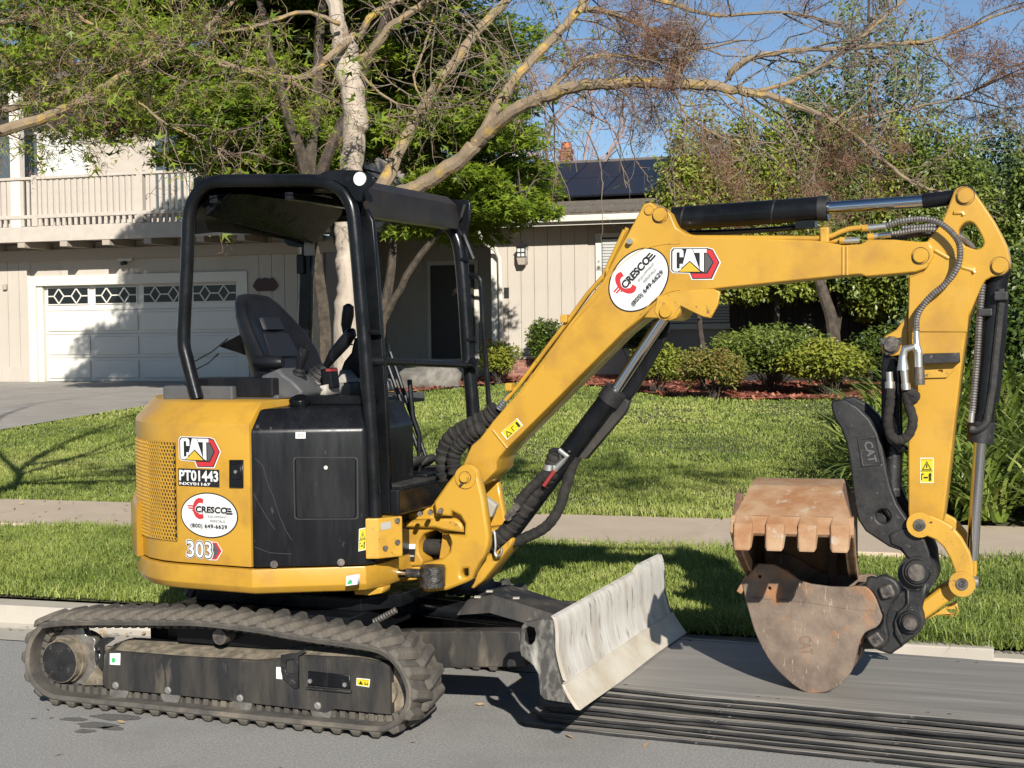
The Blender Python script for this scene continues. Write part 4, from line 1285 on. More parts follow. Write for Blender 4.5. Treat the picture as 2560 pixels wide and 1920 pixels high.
mb = MB(); mb.loft([[(-.16, -.21, z), (.26, -.19, z + .03), (.29, .0, z + .03), (.29, .14, z + .03), (.26, .31, z + .03), (-.16, .33, z)] for z in (1.30, 1.38, 1.41)]); part('seat_cushion', mb, 'seat', bevel=.02, smooth=True)
mb = MB(); mb.box(-.16, .18, -.14, .27, 1.0, 1.30); part('seat_base', mb, 'plastic_grey', bevel=.01)
ar = [(-0.1038,1.542),(-0.0418,1.5398),(0.0197,1.5375),(0.0433,1.5375)]
mb = MB(); mb.tube([(x, -.22, z) for x, z in ar], [.026, .032, .032, .02], 12); part('arm_rest', mb, 'seat', smooth=True)
mb = MB(); mb.loft([[(-.27, -.05, 1.62), (-.23, -.14, 1.67), (-.23, -.05, 1.56)], [(-.38, -.10, 1.615), (-.375, -.10, 1.62), (-.375, -.098, 1.612)]]); part('belt_cover', mb, 'black_paint')
# right console with joystick, monitor and lever
plate('right_console', [(0.0371,1.4527),(0.0516,1.4846),(0.1117,1.5065),(0.1393,1.5156),(0.1615,1.4886),(0.202,1.4669),(0.2596,1.4139),(0.2365,1.3822),(0.0494,1.381)], -.42, -.22, 'plastic_grey', EX, bevel=.012)
plate('console_panel', [(0.0309,1.4951),(0.1104,1.4869),(0.1702,1.4545),(0.2113,1.4262),(0.2759,1.4385),(0.275,1.3901),(0.1085,1.3892)], -.24, -.06, 'plastic_light', EX, bevel=.012)
mb = MB(); mb.box(-.02, .44, -.40, .46, 1.33, 1.375); part('console_deck', mb, 'plastic_grey', bevel=.01)
def joystick(base, lean, h, name='joystick', fat=1.0, boot=1.0):
    mb = MB()
    d = Vector((lean[0], lean[1], 1)).normalized()
    b = Vector(base)
    for k in range(5):
        mb.cyl(b + d * (.016 * k) * boot, b + d * (.016 * k + .012) * boot, (.062 - .008 * k) * boot, 18, (.050 - .008 * k) * boot)
    s = part(name, mb, 'hose')
    mb = MB(); t = b + d * .07 * boot
    q = d + Vector((.08, 0, 0))
    mb.tube([t, t + d * h * .35, t + q * h * .65, t + q * h * .92, t + q * h], [.014, .022 * fat, .025 * fat, .022 * fat, .008], 14)
    part('grip', mb, 'black_panel', s, smooth=True)
j1, j2, j3 = [(0.1607,1.4365)][0], [(0.1414,1.4411)][0], [(0.1191,1.6105)][0]
joystick((j1[0], -.30, j1[1]), (.22, .0), .11)
joystick((j2[0], -.10, j2[1]), (.75, .05), .22, 'joystick', 1.25, 1.25)
joystick((j3[0], .25, j3[1]), (.02, .0), .16, 'blade_lever', 1.2, .6)
mq = [(0.266,1.4627)][0]
mb = MB(); mb.obox((mq[0], -.18, mq[1]), (.028, 0, .004), (0, .035, 0), (-.006, 0, .048)); mon = part('monitor', mb, 'black_paint', bevel=.010)
mb = MB(); mb.obox((mq[0] + .015, -.195, mq[1] + .04), (.012, 0, 0), (0, .03, 0), (0, 0, .006)); part('monitor_cap', mb, 'red_fabric', mon)
plate('left_console', [(0.0939,1.4855),(0.1144,1.5331),(0.1542,1.5761),(0.1724,1.645),(0.2137,1.6489),(0.242,1.61),(0.2391,1.4424),(0.1615,1.4379),(0.1324,1.4487),(0.1133,1.4725)], .22, .42, 'black_panel', EX, bevel=.02)
plate('floor_console', [(0.1342,1.4166),(0.1596,1.4932),(0.1973,1.4508),(0.2734,1.4425),(0.3207,1.4341),(0.3198,1.3835),(0.1287,1.3825)], .1, .4, 'plastic_light', EX, bevel=.01)
# travel levers, pedals
for (q0, q1, y_) in (([(0.4248,1.5703)][0], [(0.6063,1.0949)][0], .05), ([(0.4161,1.5935)][0], [(0.5981,1.0888)][0], .12)):
    mb = MB(); mb.tube([(q0[0], y_, q0[1]), (q1[0], y_, q1[1])], .010, 10); mb.tube([(q0[0], y_, q0[1] - .015), (q0[0], y_, q0[1] + .02)], .014, 10); part('travel_lever', mb, 'black_paint', smooth=True)
for q, y0, y1 in (([(0.4847,1.0299),(0.522,1.0442),(0.5768,1.0942),(0.6404,1.1066),(0.6523,1.0914),(0.6005,1.0461),(0.551,1.0139),(0.4916,0.999)], -.10, .02), ([(0.5295,1.0214),(0.5403,1.0675),(0.581,1.0913),(0.611,1.0805),(0.6006,1.0597),(0.5651,1.036)], .12, .24)):
    plate('pedal', q, y0, y1, 'rubber_black', EX, bevel=.008)
mb = MB(); mb.box(.56, .70, -.08, .22, .968, 1.03); part('pedal_box', mb, 'black_panel', bevel=.01)
mb = MB(); mb.tube([(.60, .05, 1.0), (.60, .05, 1.2), (.57, .05, 1.28), (.55, .06, 1.45)], .012, 8); part('pedal_rod', mb, 'black_paint', smooth=True)


# ------------------------------------------------------------------ boom, stick and attachments (frame BOOM: a along, s across, z up)
def bplate(name, loops, s0, s1, m, parent=None, **k):
    return plate(name, loops, s0, s1, m, parent or EX, BOOM, **k)
def bpart(name, mb, m, parent=None, **k):
    return mb.done(name, m, parent or EX, BOOM, **k)
def pin(name, az, s, r, m='yellow', t=.012, parent=None, n=24, s_out=None):
    mb = MB(); mb.cyl((az[0], s - .0025, az[1]), (az[0], s + .02, az[1]), r * 1.16, n, None)
    mb.cyl((az[0], s - t, az[1]), (az[0], s - .001, az[1]), r, n)
    mb.cyl((az[0], s - t - .004, az[1]), (az[0], s - t, az[1]), r * .93, n, r)
    o = bpart(name, mb, m, parent, smooth=True)
    mb = MB(); mb.cyl((az[0], s - .0012, az[1]), (az[0], s + .01, az[1]), r * 1.30, n); bpart('grease_ring', mb, 'grease_film', parent, smooth=True)
    return o
M('grease_film', (.20, .11, .02), (.035, .024, .012), 60, .42, .62, rough=.4)
def circ(c, r, n=28, a0=0, a1=360):
    return [(c[0] + r * math.cos(rad(a0 + (a1 - a0) * k / n)), c[1] + r * math.sin(rad(a0 + (a1 - a0) * k / n))) for k in range(n + (0 if a1 - a0 == 360 else 1))]

boom_loop = ([(0.0362,1.0512),(0.0564,1.0915),(0.0927,1.1666),(0.136,1.2012),(0.1755,1.2485),(0.1951,1.2739),(0.3234,1.4104),(0.5555,1.7004),(0.7076,1.8796)] +
  [(0.805,2.0489),(0.8762,2.169),(0.8922,2.1968),(0.9218,2.2022),(0.9459,2.1828),(0.977,2.1765),(1.0078,2.152),(1.0314,2.0946),(1.0688,2.0684),(1.1249,2.0548),(1.6266,2.0184),(1.7169,1.9978),(1.7892,2.0003),(1.8158,2.0169),(1.9165,2.0135),(2.0204,2.0006),(2.0493,2.0013),(2.0659,1.9726),(2.0673,1.9414),(2.0416,1.8983),(2.0005,1.8837),(1.8076,1.8695),(1.7857,1.8796),(1.7165,1.8765),(1.2129,1.8361),(1.0292,1.8167)] +
  [(0.9961,1.8084),(0.9394,1.772),(0.8858,1.725),(0.8463,1.6946),(0.7958,1.6574),(0.263,1.1582),(0.2279,1.1203),(0.2122,1.0985),(0.2117,1.0626),(0.1529,1.0036),(0.09,0.973),(0.0432,0.9934)])
boom = bplate('boom', boom_loop, -.105, .105, 'yellow', bevel=.006)
# raised lower bracket for the boom cylinder rod and its torn guard
bplate('rod_bracket', [(0.9513,1.8091),(1.0356,1.8298),(1.1878,1.8348),(1.2185,1.822),(1.2079,1.7673),(1.1801,1.714),(1.1458,1.7198),(1.0975,1.7422),(1.0525,1.7666),(1.0208,1.723),(0.9856,1.7051),(0.9575,1.7137),(0.9366,1.7447)], -.115, -.095, 'yellow_worn', boom, bevel=.004)
bplate('rod_bracket', [(0.8878,1.7194),(0.9201,1.7586),(0.9769,1.8052),(1.0484,1.8228),(1.0478,1.7429),(1.0322,1.716),(1.0042,1.7049),(0.9621,1.7157)], -.113, .113, 'yellow', boom, bevel=.006)
# seams and stiffener edges on the boom side
for ln in ([(0.3313,1.4034),(0.5631,1.6877),(0.6818,1.811),(0.7479,1.9028),(0.7916,1.9464),(0.8707,1.9989),(0.9559,2.0235),(1.0484,2.0273)], [(0.7961,1.6608),(0.8683,1.7252),(0.9399,1.7992),(1.0035,1.8266),(1.0469,1.8345)]):
    mb = MB(); mb.tube([(a, -.1055, z) for a, z in spline(ln, 4)], .003, 6); bpart('weld_seam', mb, 'yellow_worn', boom, smooth=True)
for ln in ([(0.1966,1.236),(0.2633,1.1583)], [(1.718,1.9925),(1.7176,1.8789)], [(1.734,1.992),(1.7337,1.8785)]):
    mb = MB(); mb.tube([(a, -.1045, z) for a, z in ln], .006, 8); bpart('stiffener_edge', mb, 'yellow', boom, smooth=True)
# hydraulic pipes along the top of the boom
for off, s_ in ((0, -.07), (1, -.03)):
    q = [(a, s_, z + .012 * off) for a, z in [(0.2441,1.3661),(0.3063,1.4307),(0.4486,1.6043),(0.5395,1.7125),(0.6294,1.8264),(0.7034,1.9026)] + [(0.7977,2.0928)]]
    mb = MB(); mb.tube(q, .010, 10); bpart('boom_pipe', mb, 'yellow', boom, smooth=True)
q = [(a, -.085, z) for a, z in [(1.0429,2.0588),(1.1113,2.0498),(1.6072,2.0297),(1.6711,2.0372),(1.7109,2.055),(1.7425,2.0635),(1.7976,2.0679)]]
mb = MB(); mb.tube(q, .0105, 10); bpart('boom_pipe', mb, 'yellow', boom, smooth=True)
q = [(a, -.06, z) for a, z in [(1.0361,2.0386),(1.5382,2.0237),(1.699,2.0184),(1.7466,2.0232)]]
mb = MB(); mb.tube(q, .0105, 10); bpart('boom_pipe', mb, 'yellow', boom, smooth=True)
c = [(1.6438,2.0447)][0]
mb = MB(); mb.box(c[0] - .017, c[0] + .017, -.105, -.06, c[1] - .035, c[1] + .028); bpart('pipe_clamp', mb, 'yellow_worn', boom, bevel=.005)
for c in [(0.272,1.4278),(0.5318,1.7231),(0.7389,1.9136)]:
    mb = MB(); mb.box(c[0] - .02, c[0] + .012, -.10, -.05, c[1] - .02, c[1] + .015); bpart('pipe_clamp', mb, 'yellow_worn', boom, bevel=.006)
# couplings at the pipe ends
def coupling(name, pts, s, r, m):
    mb = MB(); mb.tube([(a, s, z) for a, z in pts], r, 10); return bpart(name, mb, m, boom, smooth=True)
coupling('coupling', [(1.8131,2.0651),(1.8844,2.0702)], -.085, .0115, 'zinc')
coupling('coupling', [(1.7904,2.0633),(1.8131,2.0651)], -.085, .014, 'yellow')
coupling('coupling', [(1.8336,2.0319),(1.9012,2.0361)], -.07, .0115, 'zinc')
coupling('coupling', [(1.8109,2.0289),(1.8336,2.0308)], -.07, .014, 'yellow')
coupling('coupling', [(1.7227,2.0165),(1.7797,2.0173)], -.09, .012, 'zinc')
coupling('coupling', [(1.7036,2.0187),(1.7227,2.0165)], -.09, .014, 'yellow')
for t_ in (0, 1, 2, 3):
    pass
q = [(0.2091,1.3269),(0.2599,1.3881)]
mb = MB()
for k in range(7):
    p0 = (q[0][0] + (q[1][0] - q[0][0]) * k / 7, -.06, q[0][1] + (q[1][1] - q[0][1]) * k / 7); p1 = (q[0][0] + (q[1][0] - q[0][0]) * (k + .6) / 7, -.06, q[0][1] + (q[1][1] - q[0][1]) * (k + .6) / 7)
    mb.cyl(p0, p1, .013 if k % 2 else .017, 10)
bpart('hose_fitting', mb, 'zinc', boom)
# pins
pb = [(0.0594,1.0264),(0.9885,1.7439)] + [(0.9629,2.1471),(2.0173,1.946)]
for az, s_, r in ((pb[1], -.113, .026), (pb[2], -.105, .027), (pb[3], -.105, .027)):
    pin('pin_cap', az, s_, r, parent=boom)
e = [(0.9144,2.1675)][0]
pin('lug_eye', e, -.104, .017, 'yellow_worn', .004, boom)
c = [(0.8366,2.0411)][0]
mb = MB(); mb.cyl((c[0], -.135, c[1]), (c[0], -.1, c[1]), .012, 10); bpart('grease_nipple', mb, 'zinc', boom)
# logo, oval sticker, warning label
c = [(1.0081,1.8794),(1.2156,1.8745),(1.0091,2.0068)]
cat_logo(boom, BOOM, -.1062, c[0], (c[1][0] - c[0][0], c[1][1] - c[0][1]), (c[2][0] - c[0][0], c[2][1] - c[0][1]), 'CAT logo beside the oval sticker on the boom')
ang = rad(46)
cc = [(0.8678,1.8793)][0]
hx, hz = .150, .116
ex = (2 * hx * math.cos(ang), 2 * hx * math.sin(ang)); ez = (-2 * hz * math.sin(ang), 2 * hz * math.cos(ang))
cresco(boom, BOOM, -.1062, (cc[0] - (ex[0] + ez[0]) / 2, cc[1] - (ex[1] + ez[1]) / 2), ex, ez, 'white oval rental sticker on the boom')
warning(boom, BOOM, -.1062, [(0.2627,1.1941),(0.3398,1.2593),(0.3113,1.291),(0.2354,1.2258)], False)

# swing post that carries the boom foot
sp_loop = [(-0.0479,0.924),(0.0182,1.0087),(0.058,1.0542),(0.0837,1.0852),(0.1113,1.0934),(0.1408,1.0836),(0.1587,1.0609),(0.1717,1.0192),(0.1889,0.9483),(0.2034,0.8438),(0.2116,0.7811),(0.2074,0.7389),(0.1947,0.7005),(0.1693,0.6656),(0.1483,0.6309),(0.1341,0.5921),(0.1041,0.5736),(0.0114,0.5347),(-0.0819,0.5202),(-0.1062,0.5249),(-0.1073,0.5454),(-0.0579,0.5643),(-0.0018,0.58),(-0.0002,0.6257),(-0.1083,0.6354),(-0.1071,0.6504),(-0.0098,0.6734),(0.0255,0.7077),(0.0329,0.7463),(0.0172,0.7754),(-0.0151,0.7855),(0.0978,0.7829),(0.0985,0.8315),(0.0783,0.8646),(0.0395,0.8852),(0.0369,0.8631),(-0.0386,0.8626),(-0.0446,0.8985)]
swp = bplate('swing_post', [sp_loop, [(0.0772,0.6189),(0.0912,0.6344),(0.1118,0.6354),(0.1128,0.608),(0.1045,0.5991),(0.0815,0.5958),(0.0761,0.604)]], -.21, -.15, 'yellow', bevel=.012)
bplate('swing_post_web', [(-0.1058,0.872),(-0.0281,0.9622),(0.056,0.8774),(0.0926,0.7915),(0.1008,0.7046),(0.0622,0.6374),(0.0141,0.5782),(-0.0818,0.5425),(-0.1495,0.5257),(-0.1483,0.6055),(-0.0514,0.6629),(-0.0383,0.7426),(-0.0303,0.8043),(-0.0774,0.8466)], -.15, .108, 'yellow', swp, bevel=.004)
bplate('swing_post_ear', [(0.0356,0.9415),(0.0745,0.987),(0.1272,1.0061),(0.1449,0.9094),(0.1628,0.8216),(0.1671,0.7908),(0.0956,0.7748),(0.0576,0.7912),(0.0489,0.862)], .108, .15, 'yellow', swp, bevel=.008)
bplate('swing_post_foot', [(0.1445,0.6834),(0.177,0.6805),(0.2655,0.7574),(0.2723,0.7491),(0.2628,0.723),(0.129,0.5615),(0.0841,0.5245),(0.0677,0.5258),(0.0893,0.5638),(0.097,0.6119)], -.08, .08, 'yellow_worn', swp, bevel=.008)
bplate('swing_post_rib', [(0.074,0.7792),(0.1829,0.7855),(0.1779,0.7678),(0.1117,0.7608),(0.0924,0.7357)], -.05, .12, 'yellow_worn', swp, bevel=.006)
fc = [(0.1102,1.0362)][0]
mb = MB(); mb.cyl((fc[0], -.218, fc[1]), (fc[0], -.20, fc[1]), .049, 32); bpart('pin_plate', mb, 'yellow', swp, smooth=True)
pin('foot_pin', fc, -.220, .021, 'yellow_worn', .012, swp)
mb = MB(); d = [(0.0869,0.999),(0.11,1.0228)]; mb.tube([(d[0][0], -.221, d[0][1]), (d[1][0], -.221, d[1][1])], .006, 6); bpart('pin_lock', mb, 'grease', swp)
mb = MB(); d = [(0.1231,0.8816)][0]; mb.obox((d[0], .02, d[1]), (.03, 0, -.02), (0, .02, 0), (.015, 0, .03)); bpart('rag', mb, 'plastic_light', swp, bevel=.01)

# boom cylinder
p0 = [(0.1649,0.6886)][0]; p1 = [(0.7307,1.4015)][0]; p2 = [(0.9506,1.7175)][0]
mb = MB(); mb.cyl((p0[0], -.02, p0[1]), (p1[0], -.02, p1[1]), .046, 24); bcyl = bpart('boom_cylinder', mb, 'black_paint', smooth=True)
mb = MB(); mb.cyl((p1[0], -.02, p1[1]), (p2[0], -.02, p2[1]), .026, 24); bpart('cylinder_rod', mb, 'chrome', bcyl, smooth=True)
mb = MB(); d = Vector((p1[0] - p0[0], 0, p1[1] - p0[1])).normalized(); e = Vector((p1[0], -.02, p1[1])); mb.cyl(e - d * .05, e + d * .012, .052, 24); bpart('cylinder_gland', mb, 'cast_black', bcyl, smooth=True)
bplate('cylinder_guard', [(0.6664,1.4208),(0.7033,1.4032),(0.7877,1.3613),(0.7689,1.3118),(0.5886,1.1065),(0.551,1.1129),(0.5589,1.1453),(0.6044,1.189)], .0, .05, 'black_dusty', bcyl, bevel=.004)
bplate('rod_guard', [(0.7296,1.3887),(0.922,1.6763),(0.9654,1.7036),(0.9505,1.6341),(0.8255,1.4244),(0.781,1.3643)], .03, .06, 'black_panel', bcyl, bevel=.004)
q = [(0.4507,1.1228),(0.4736,1.1516),(0.4998,1.1521),(0.5031,1.1097),(0.4802,1.0738),(0.45,1.0589)]
mb = MB(); mb.tube([(a, -.08, z) for a, z in q], .014, 8); bpart('hose_elbow', mb, 'hose', bcyl, smooth=True)
q = [(0.4996,1.1529),(0.5367,1.1254),(0.5141,1.1038),(0.4762,1.0675)]
mb = MB(); mb.tube([(a, -.09, z) for a, z in q], [.012, .013, .013, .016], 10); bpart('hose_fitting', mb, 'zinc', bcyl, smooth=True)
mb = MB(); c = [(0.4539,1.0767)][0]; mb.cyl((c[0], -.10, c[1] - .012), (c[0] + .002, -.10, c[1] + .012), .026, 14); bpart('hose_clamp', mb, 'zinc', bcyl, smooth=True)
def hose(name, pts, s, r, m='sleeve', n=12, wrinkle=0.0, parent=None):
    q = spline([(a, (s[i] if isinstance(s, (list, tuple)) else s), z) for i, (a, z) in enumerate(pts)], 8)
    rs_ = [r * (1 + wrinkle * math.sin(i * 1.7) + wrinkle * .6 * math.sin(i * 2.9)) for i in range(len(q))]
    mb = MB(); mb.tube(q, rs_, n)
    return bpart(name, mb, m, parent, smooth=True)
hose('hose_sleeve', [(0.1538,0.724),(0.2051,0.7563),(0.2563,0.8055),(0.2934,0.8539),(0.3396,0.9109),(0.3948,0.9932),(0.4403,1.041),(0.4587,1.0879),(0.4772,1.1431)], -.06, .036, wrinkle=.07)
hose('hose_sleeve', [(0.3077,0.9143),(0.3426,0.9583),(0.3963,1.0097),(0.4421,1.0535),(0.4649,1.0788)], -.10, .022, wrinkle=.05)
hose('hose_loop', [(0.1772,0.7439),(0.2473,0.7323),(0.3251,0.7609),(0.3946,0.7962),(0.4409,0.8411),(0.4796,0.9071),(0.4953,0.9577)] + [(0.5304,1.0695),(0.5572,1.12)], -.02, .024, wrinkle=.04)
hose('red_hose', [(0.4339,0.9975),(0.4834,1.0625)], -.11, .009, 'red_fabric')
# wrinkled hose sleeves at the boom foot
hose('hose_sleeve', [(-0.0576,0.9967),(-0.0769,1.0552),(-0.0718,1.1291),(-0.0388,1.1886),(0.0177,1.2262),(0.0815,1.2563),(0.145,1.2898),(0.1846,1.3229)], -.02, .042, wrinkle=.10)
hose('hose_sleeve', [(0.0013,1.0334),(-0.0058,1.0916),(0.0108,1.1429),(0.0429,1.1798),(0.0827,1.2167),(0.1379,1.2464)], -.08, .032, wrinkle=.12)
hose('hose_line', [(-0.1133,0.9807),(-0.1272,1.0327),(-0.1321,1.0849),(-0.119,1.1449)], .05, .014, 'hose')
mb = MB(); d = [(0.1976,0.7833),(0.2045,0.7857),(0.2083,0.7305),(0.2056,0.6963),(0.2168,0.6819),(0.233,0.6933),(0.2379,0.719)]; mb.tube([(a, -.12, z) for a, z in spline(d, 4)], .0065, 8); bpart('spring_clip', mb, 'zinc', smooth=True)
mb = MB()
for (a, z) in [(0.3095,0.9018),(0.2911,0.8799),(0.2727,0.858)]:
    mb.cyl((a, -.13, z), (a, -.08, z), .018, 8)
bpart('hose_nuts', mb, 'pin_steel')

# stick cylinder on top of the boom
a0 = [(0.9295,2.1399),(0.9937,2.1375),(1.6434,2.1568),(2.0161,2.1679),(2.1283,2.1727)] + [(2.1776,2.1815)]
mb = MB(); mb.cyl((a0[0][0], 0, a0[0][1]), (a0[1][0], 0, a0[1][1]), .036, 20); mb.cyl((a0[1][0], 0, a0[1][1]), (a0[2][0], 0, a0[2][1]), .050, 28)
scy = bpart('stick_cylinder', mb, 'black_paint', smooth=True)
for k in (.07, .66, .97):
    c = (a0[1][0] + (a0[2][0] - a0[1][0]) * k, a0[1][1] + (a0[2][1] - a0[1][1]) * k)
    mb = MB(); mb.cyl((c[0] - .003 if k < .9 else c[0] - .02, 0, c[1]), (c[0] + .003 if k < .9 else c[0] + .018, 0, c[1] - .001), .052, 28); bpart('cylinder_band', mb, 'cast_black', scy, smooth=True)
mb = MB(); mb.cyl((a0[2][0], 0, a0[2][1]), (a0[3][0], 0, a0[3][1]), .0255, 24); bpart('cylinder_rod', mb, 'chrome', scy, smooth=True)
mb = MB(); mb.cyl((a0[3][0], 0, a0[3][1]), (a0[5][0], 0, a0[5][1]), .030, 20); mb.cyl((a0[5][0], -.045, a0[5][1]), (a0[5][0], .045, a0[5][1]), .042, 24); bpart('rod_end', mb, 'black_paint', scy, smooth=True)
q = [(1.0422,2.079),(1.2247,2.076),(1.4306,2.0802),(1.5918,2.0897)]
mb = MB(); mb.tube([(a, .03, z) for a, z in q], .012, 8); mb.box(q[3][0] - .08, q[3][0], -.02, .05, q[3][1] - .012, q[3][1] + .02); bpart('cylinder_line', mb, 'black_paint', scy, smooth=True)

# stick
stick_loop = ([(2.0977,2.0807),(2.1141,2.1215),(2.1414,2.1954),(2.1522,2.208),(2.1702,2.2139),(2.1918,2.2129),(2.2116,2.1989),(2.2562,2.1306),(2.2918,2.0733),(2.3202,2.0166),(2.3397,1.9714),(2.3475,1.9266),(2.3478,1.8969),(2.3397,1.8785),(2.3238,1.8648),(2.2812,1.8576),(2.2599,1.8469),(2.2456,1.8248)] +
  [(2.1957,1.7063),(2.1773,1.5731),(2.1651,1.4776),(2.1343,1.2088),(2.1045,0.9452)] + [(2.1002,0.9153),(2.0846,0.8695),(2.0536,0.8522),(2.0036,0.8469),(1.9723,0.8717),(1.9673,0.9235)] + [(1.9661,0.9405),(1.9668,1.3677),(1.9672,1.5614),(1.9677,1.8639)] + [(1.9671,1.8652),(1.9875,1.9141),(2.0392,2.0035),(2.0557,2.0257),(2.0777,2.0513)])
stick_hole = [(2.1565,2.0353),(2.1648,2.0557),(2.181,2.0719),(2.199,2.0758),(2.2151,2.0688),(2.2312,2.0458),(2.2473,2.0116),(2.2534,1.9946),(2.2498,1.9779),(2.2348,1.9664),(2.2169,1.967),(2.181,1.9831),(2.1629,2.007)]
stick = bplate('stick', [stick_loop, round_poly(stick_hole, .01)], -.08, .08, 'yellow', bevel=.006)
bplate('stick_gusset', [(1.9738,1.8647),(1.966,1.6483),(2.1924,1.646),(2.2032,1.7993),(2.2068,1.8778),(2.2319,1.8884),(2.214,1.9001),(2.073,1.9717),(2.0254,1.8824)], -.086, -.075, 'yellow', stick, bevel=.004)
mb = MB(); q = [(2.1705,1.8995),(2.2137,1.8853),(2.2208,1.8758)]; mb.tube([(a, -.084, z) for a, z in q], .008, 8); q = [(2.0708,1.9683),(2.1235,1.9347)]; mb.tube([(a, -.086, z) for a, z in q], .008, 8); q = [(2.1417,2.1125),(2.1742,2.1112),(2.1778,2.0998)]; mb.tube([(a, -.08, z) for a, z in q], .009, 8); bpart('weld_seam', mb, 'yellow', stick, smooth=True)
for az in [(2.1836,2.1748),(2.3114,1.8997)]:
    pin('pin_cap', az, -.08, .0285, parent=stick)
# thumb mounting ear and shelf bracket
bplate('thumb_ear', [(1.9619,1.7359),(1.9493,1.7036),(1.9175,1.6585),(1.8729,1.6328),(1.8556,1.6003),(1.8631,1.5675),(1.8982,1.551),(1.949,1.5573),(1.9648,1.567)], -.05, .05, 'yellow', stick, bevel=.006)
pin('thumb_pin', [(1.8995,1.5969)][0], -.055, .028, 'pin_steel', .012, stick)
mb = MB()
for k, (a, z) in enumerate([(1.876,1.6135),(1.9203,1.6098),(1.8949,1.5743)]):
    mb.obox((a, -.056, z), (.018, 0, .004), (0, .004, 0), (0, 0, .014))
bpart('grease_smear', mb, 'grease', stick)
bplate('hose_shelf', [(2.0316,1.5627),(2.1636,1.5659),(2.1654,1.529),(2.0315,1.523)], -.14, -.08, 'cast_black', stick, bevel=.002)
bplate('shelf_web', [[(2.0181,1.526),(2.1628,1.5275),(2.1476,1.5034),(2.1169,1.4683),(2.018,1.465)], [(2.08,1.4939),(2.0862,1.4983),(2.0997,1.4983),(2.0997,1.4894),(2.0861,1.4875)]], -.092, -.082, 'yellow_worn', stick, bevel=.002)
warning(stick, BOOM, -.0812, [(2.0122,1.0498),(2.0645,1.0512),(2.0647,1.1511),(2.0124,1.15)], True)

# ribbed hoses on the stick
def ribbed(name, pts, s, r, parent=None, step=.0052, m='steel'):
    q = spline([(a, (s[i] if isinstance(s, list) else s), z) for i, (a, z) in enumerate(pts)], 10)
    d = [0]
    for u, v in zip(q[:-1], q[1:]):
        d.append(d[-1] + math.dist(u, v))
    n = int(d[-1] / step)
    xs_ = np.linspace(0, d[-1], n)
    Q = np.stack([np.interp(xs_, d, [p[i] for p in q]) for i in range(3)], 1)
    rs_ = [r if k % 2 else r * .78 for k in range(n)]
    mb = MB(); mb.tube([tuple(p) for p in Q], rs_, 8)
    return bpart(name, mb, m, parent)
M('hose_spring', (.17, .16, .15), (.11, .10, .095), 30, rough=.45, metal=.5)
ribbed('ribbed_hose', [(1.8913,2.065),(1.9282,2.0765),(1.9723,2.0853),(2.0271,2.087),(2.0742,2.0788),(2.1103,2.0577),(2.1426,2.0268),(2.164,1.9926),(2.1694,1.9515),(2.164,1.9108),(2.1425,1.8666),(2.1065,1.8264),(2.0666,1.7935),(2.0339,1.7566),(2.012,1.7193),(2.0053,1.6855),(2.0064,1.6482)] + [(2.0049,1.6515)], -.14, .0135, stick, m='hose_spring')
ribbed('ribbed_hose', [(1.8951,2.0403),(1.9402,2.0445),(1.9962,2.0521),(2.0518,2.052),(2.1071,2.0425),(2.1619,2.0216),(2.191,1.9979),(2.2164,1.9706)], -.02, .0125, stick, m='hose_spring')
ribbed('ribbed_hose', [(1.87,2.0304),(1.9231,2.0286),(1.991,2.0379),(2.047,2.0398),(2.0731,2.0543)], .03, .0125, stick, m='hose_spring')
ribbed('ribbed_hose', [(1.9342,2.0632),(1.9941,2.0649),(2.0685,2.0679),(2.1054,2.0513)], .0, .0125, stick, m='hose_spring')
# couplers and loops hanging from the shelf
def fit(pts, s, r, m='zinc', name='quick_coupler'):
    mb = MB(); mb.tube([(a, s, z) for a, z in pts], r, 12); return bpart(name, mb, m, stick, smooth=True)
fit([(2.0049,1.6547),(2.0067,1.6005),(2.0128,1.5687)], -.14, [.011, .013, .019])
fit([(2.0128,1.5687),(2.0139,1.5113)], -.14, .017)
fit([(2.0158,1.5113),(2.0182,1.4412)], -.14, .020, 'pin_steel')
fit([(2.0028,1.5912),(1.9626,1.5819),(1.9551,1.55),(1.9562,1.4989)], -.15, [.012, .016, .016, .024])
fit([(1.9593,1.4989),(1.9654,1.4351)], -.15, [.016, .013])
fit([(1.9654,1.4478),(1.9672,1.4223)], -.15, .018)
fit([(1.8996,1.4917),(1.9014,1.453)], -.12, .014)
fit([(1.9014,1.453),(1.9026,1.4208)], -.12, .020)
hose('hose_loop', [(1.9038,1.4276),(1.9024,1.3697),(1.8941,1.3052),(1.9034,1.2473),(1.9347,1.222),(1.9722,1.2419),(1.9909,1.2999),(1.9724,1.3702),(1.9632,1.4343)], -.13, .019, 'sleeve', wrinkle=.06)
hose('hose_sleeve', [(1.9724,1.3702),(1.9973,1.396),(1.9725,1.4151)], -.13, .022, 'sleeve', wrinkle=.05)
# thumb cylinder
bplate('thumb_guard', [(1.8656,1.5483),(1.9133,1.5416),(1.9257,1.431),(1.9316,1.203),(1.9632,1.1775),(1.9252,1.1637),(1.8808,1.2087),(1.8586,1.2672),(1.8591,1.4961)], -.055, .05, 'black_paint', bevel=.006)
q0 = [(1.8934,1.5963)][0]; q1 = [(1.9002,1.1657)][0]; q2 = [(1.8934,0.9874)][0]
mb = MB(); mb.cyl((q0[0], 0, q0[1]), (q1[0], 0, q1[1]), .038, 20); tcy = bpart('thumb_cylinder', mb, 'black_paint', smooth=True)
mb = MB(); mb.cyl((q1[0], 0, q1[1]), (q2[0], 0, q2[1]), .034, 20); bpart('cylinder_rod', mb, 'cast_black', tcy, smooth=True)

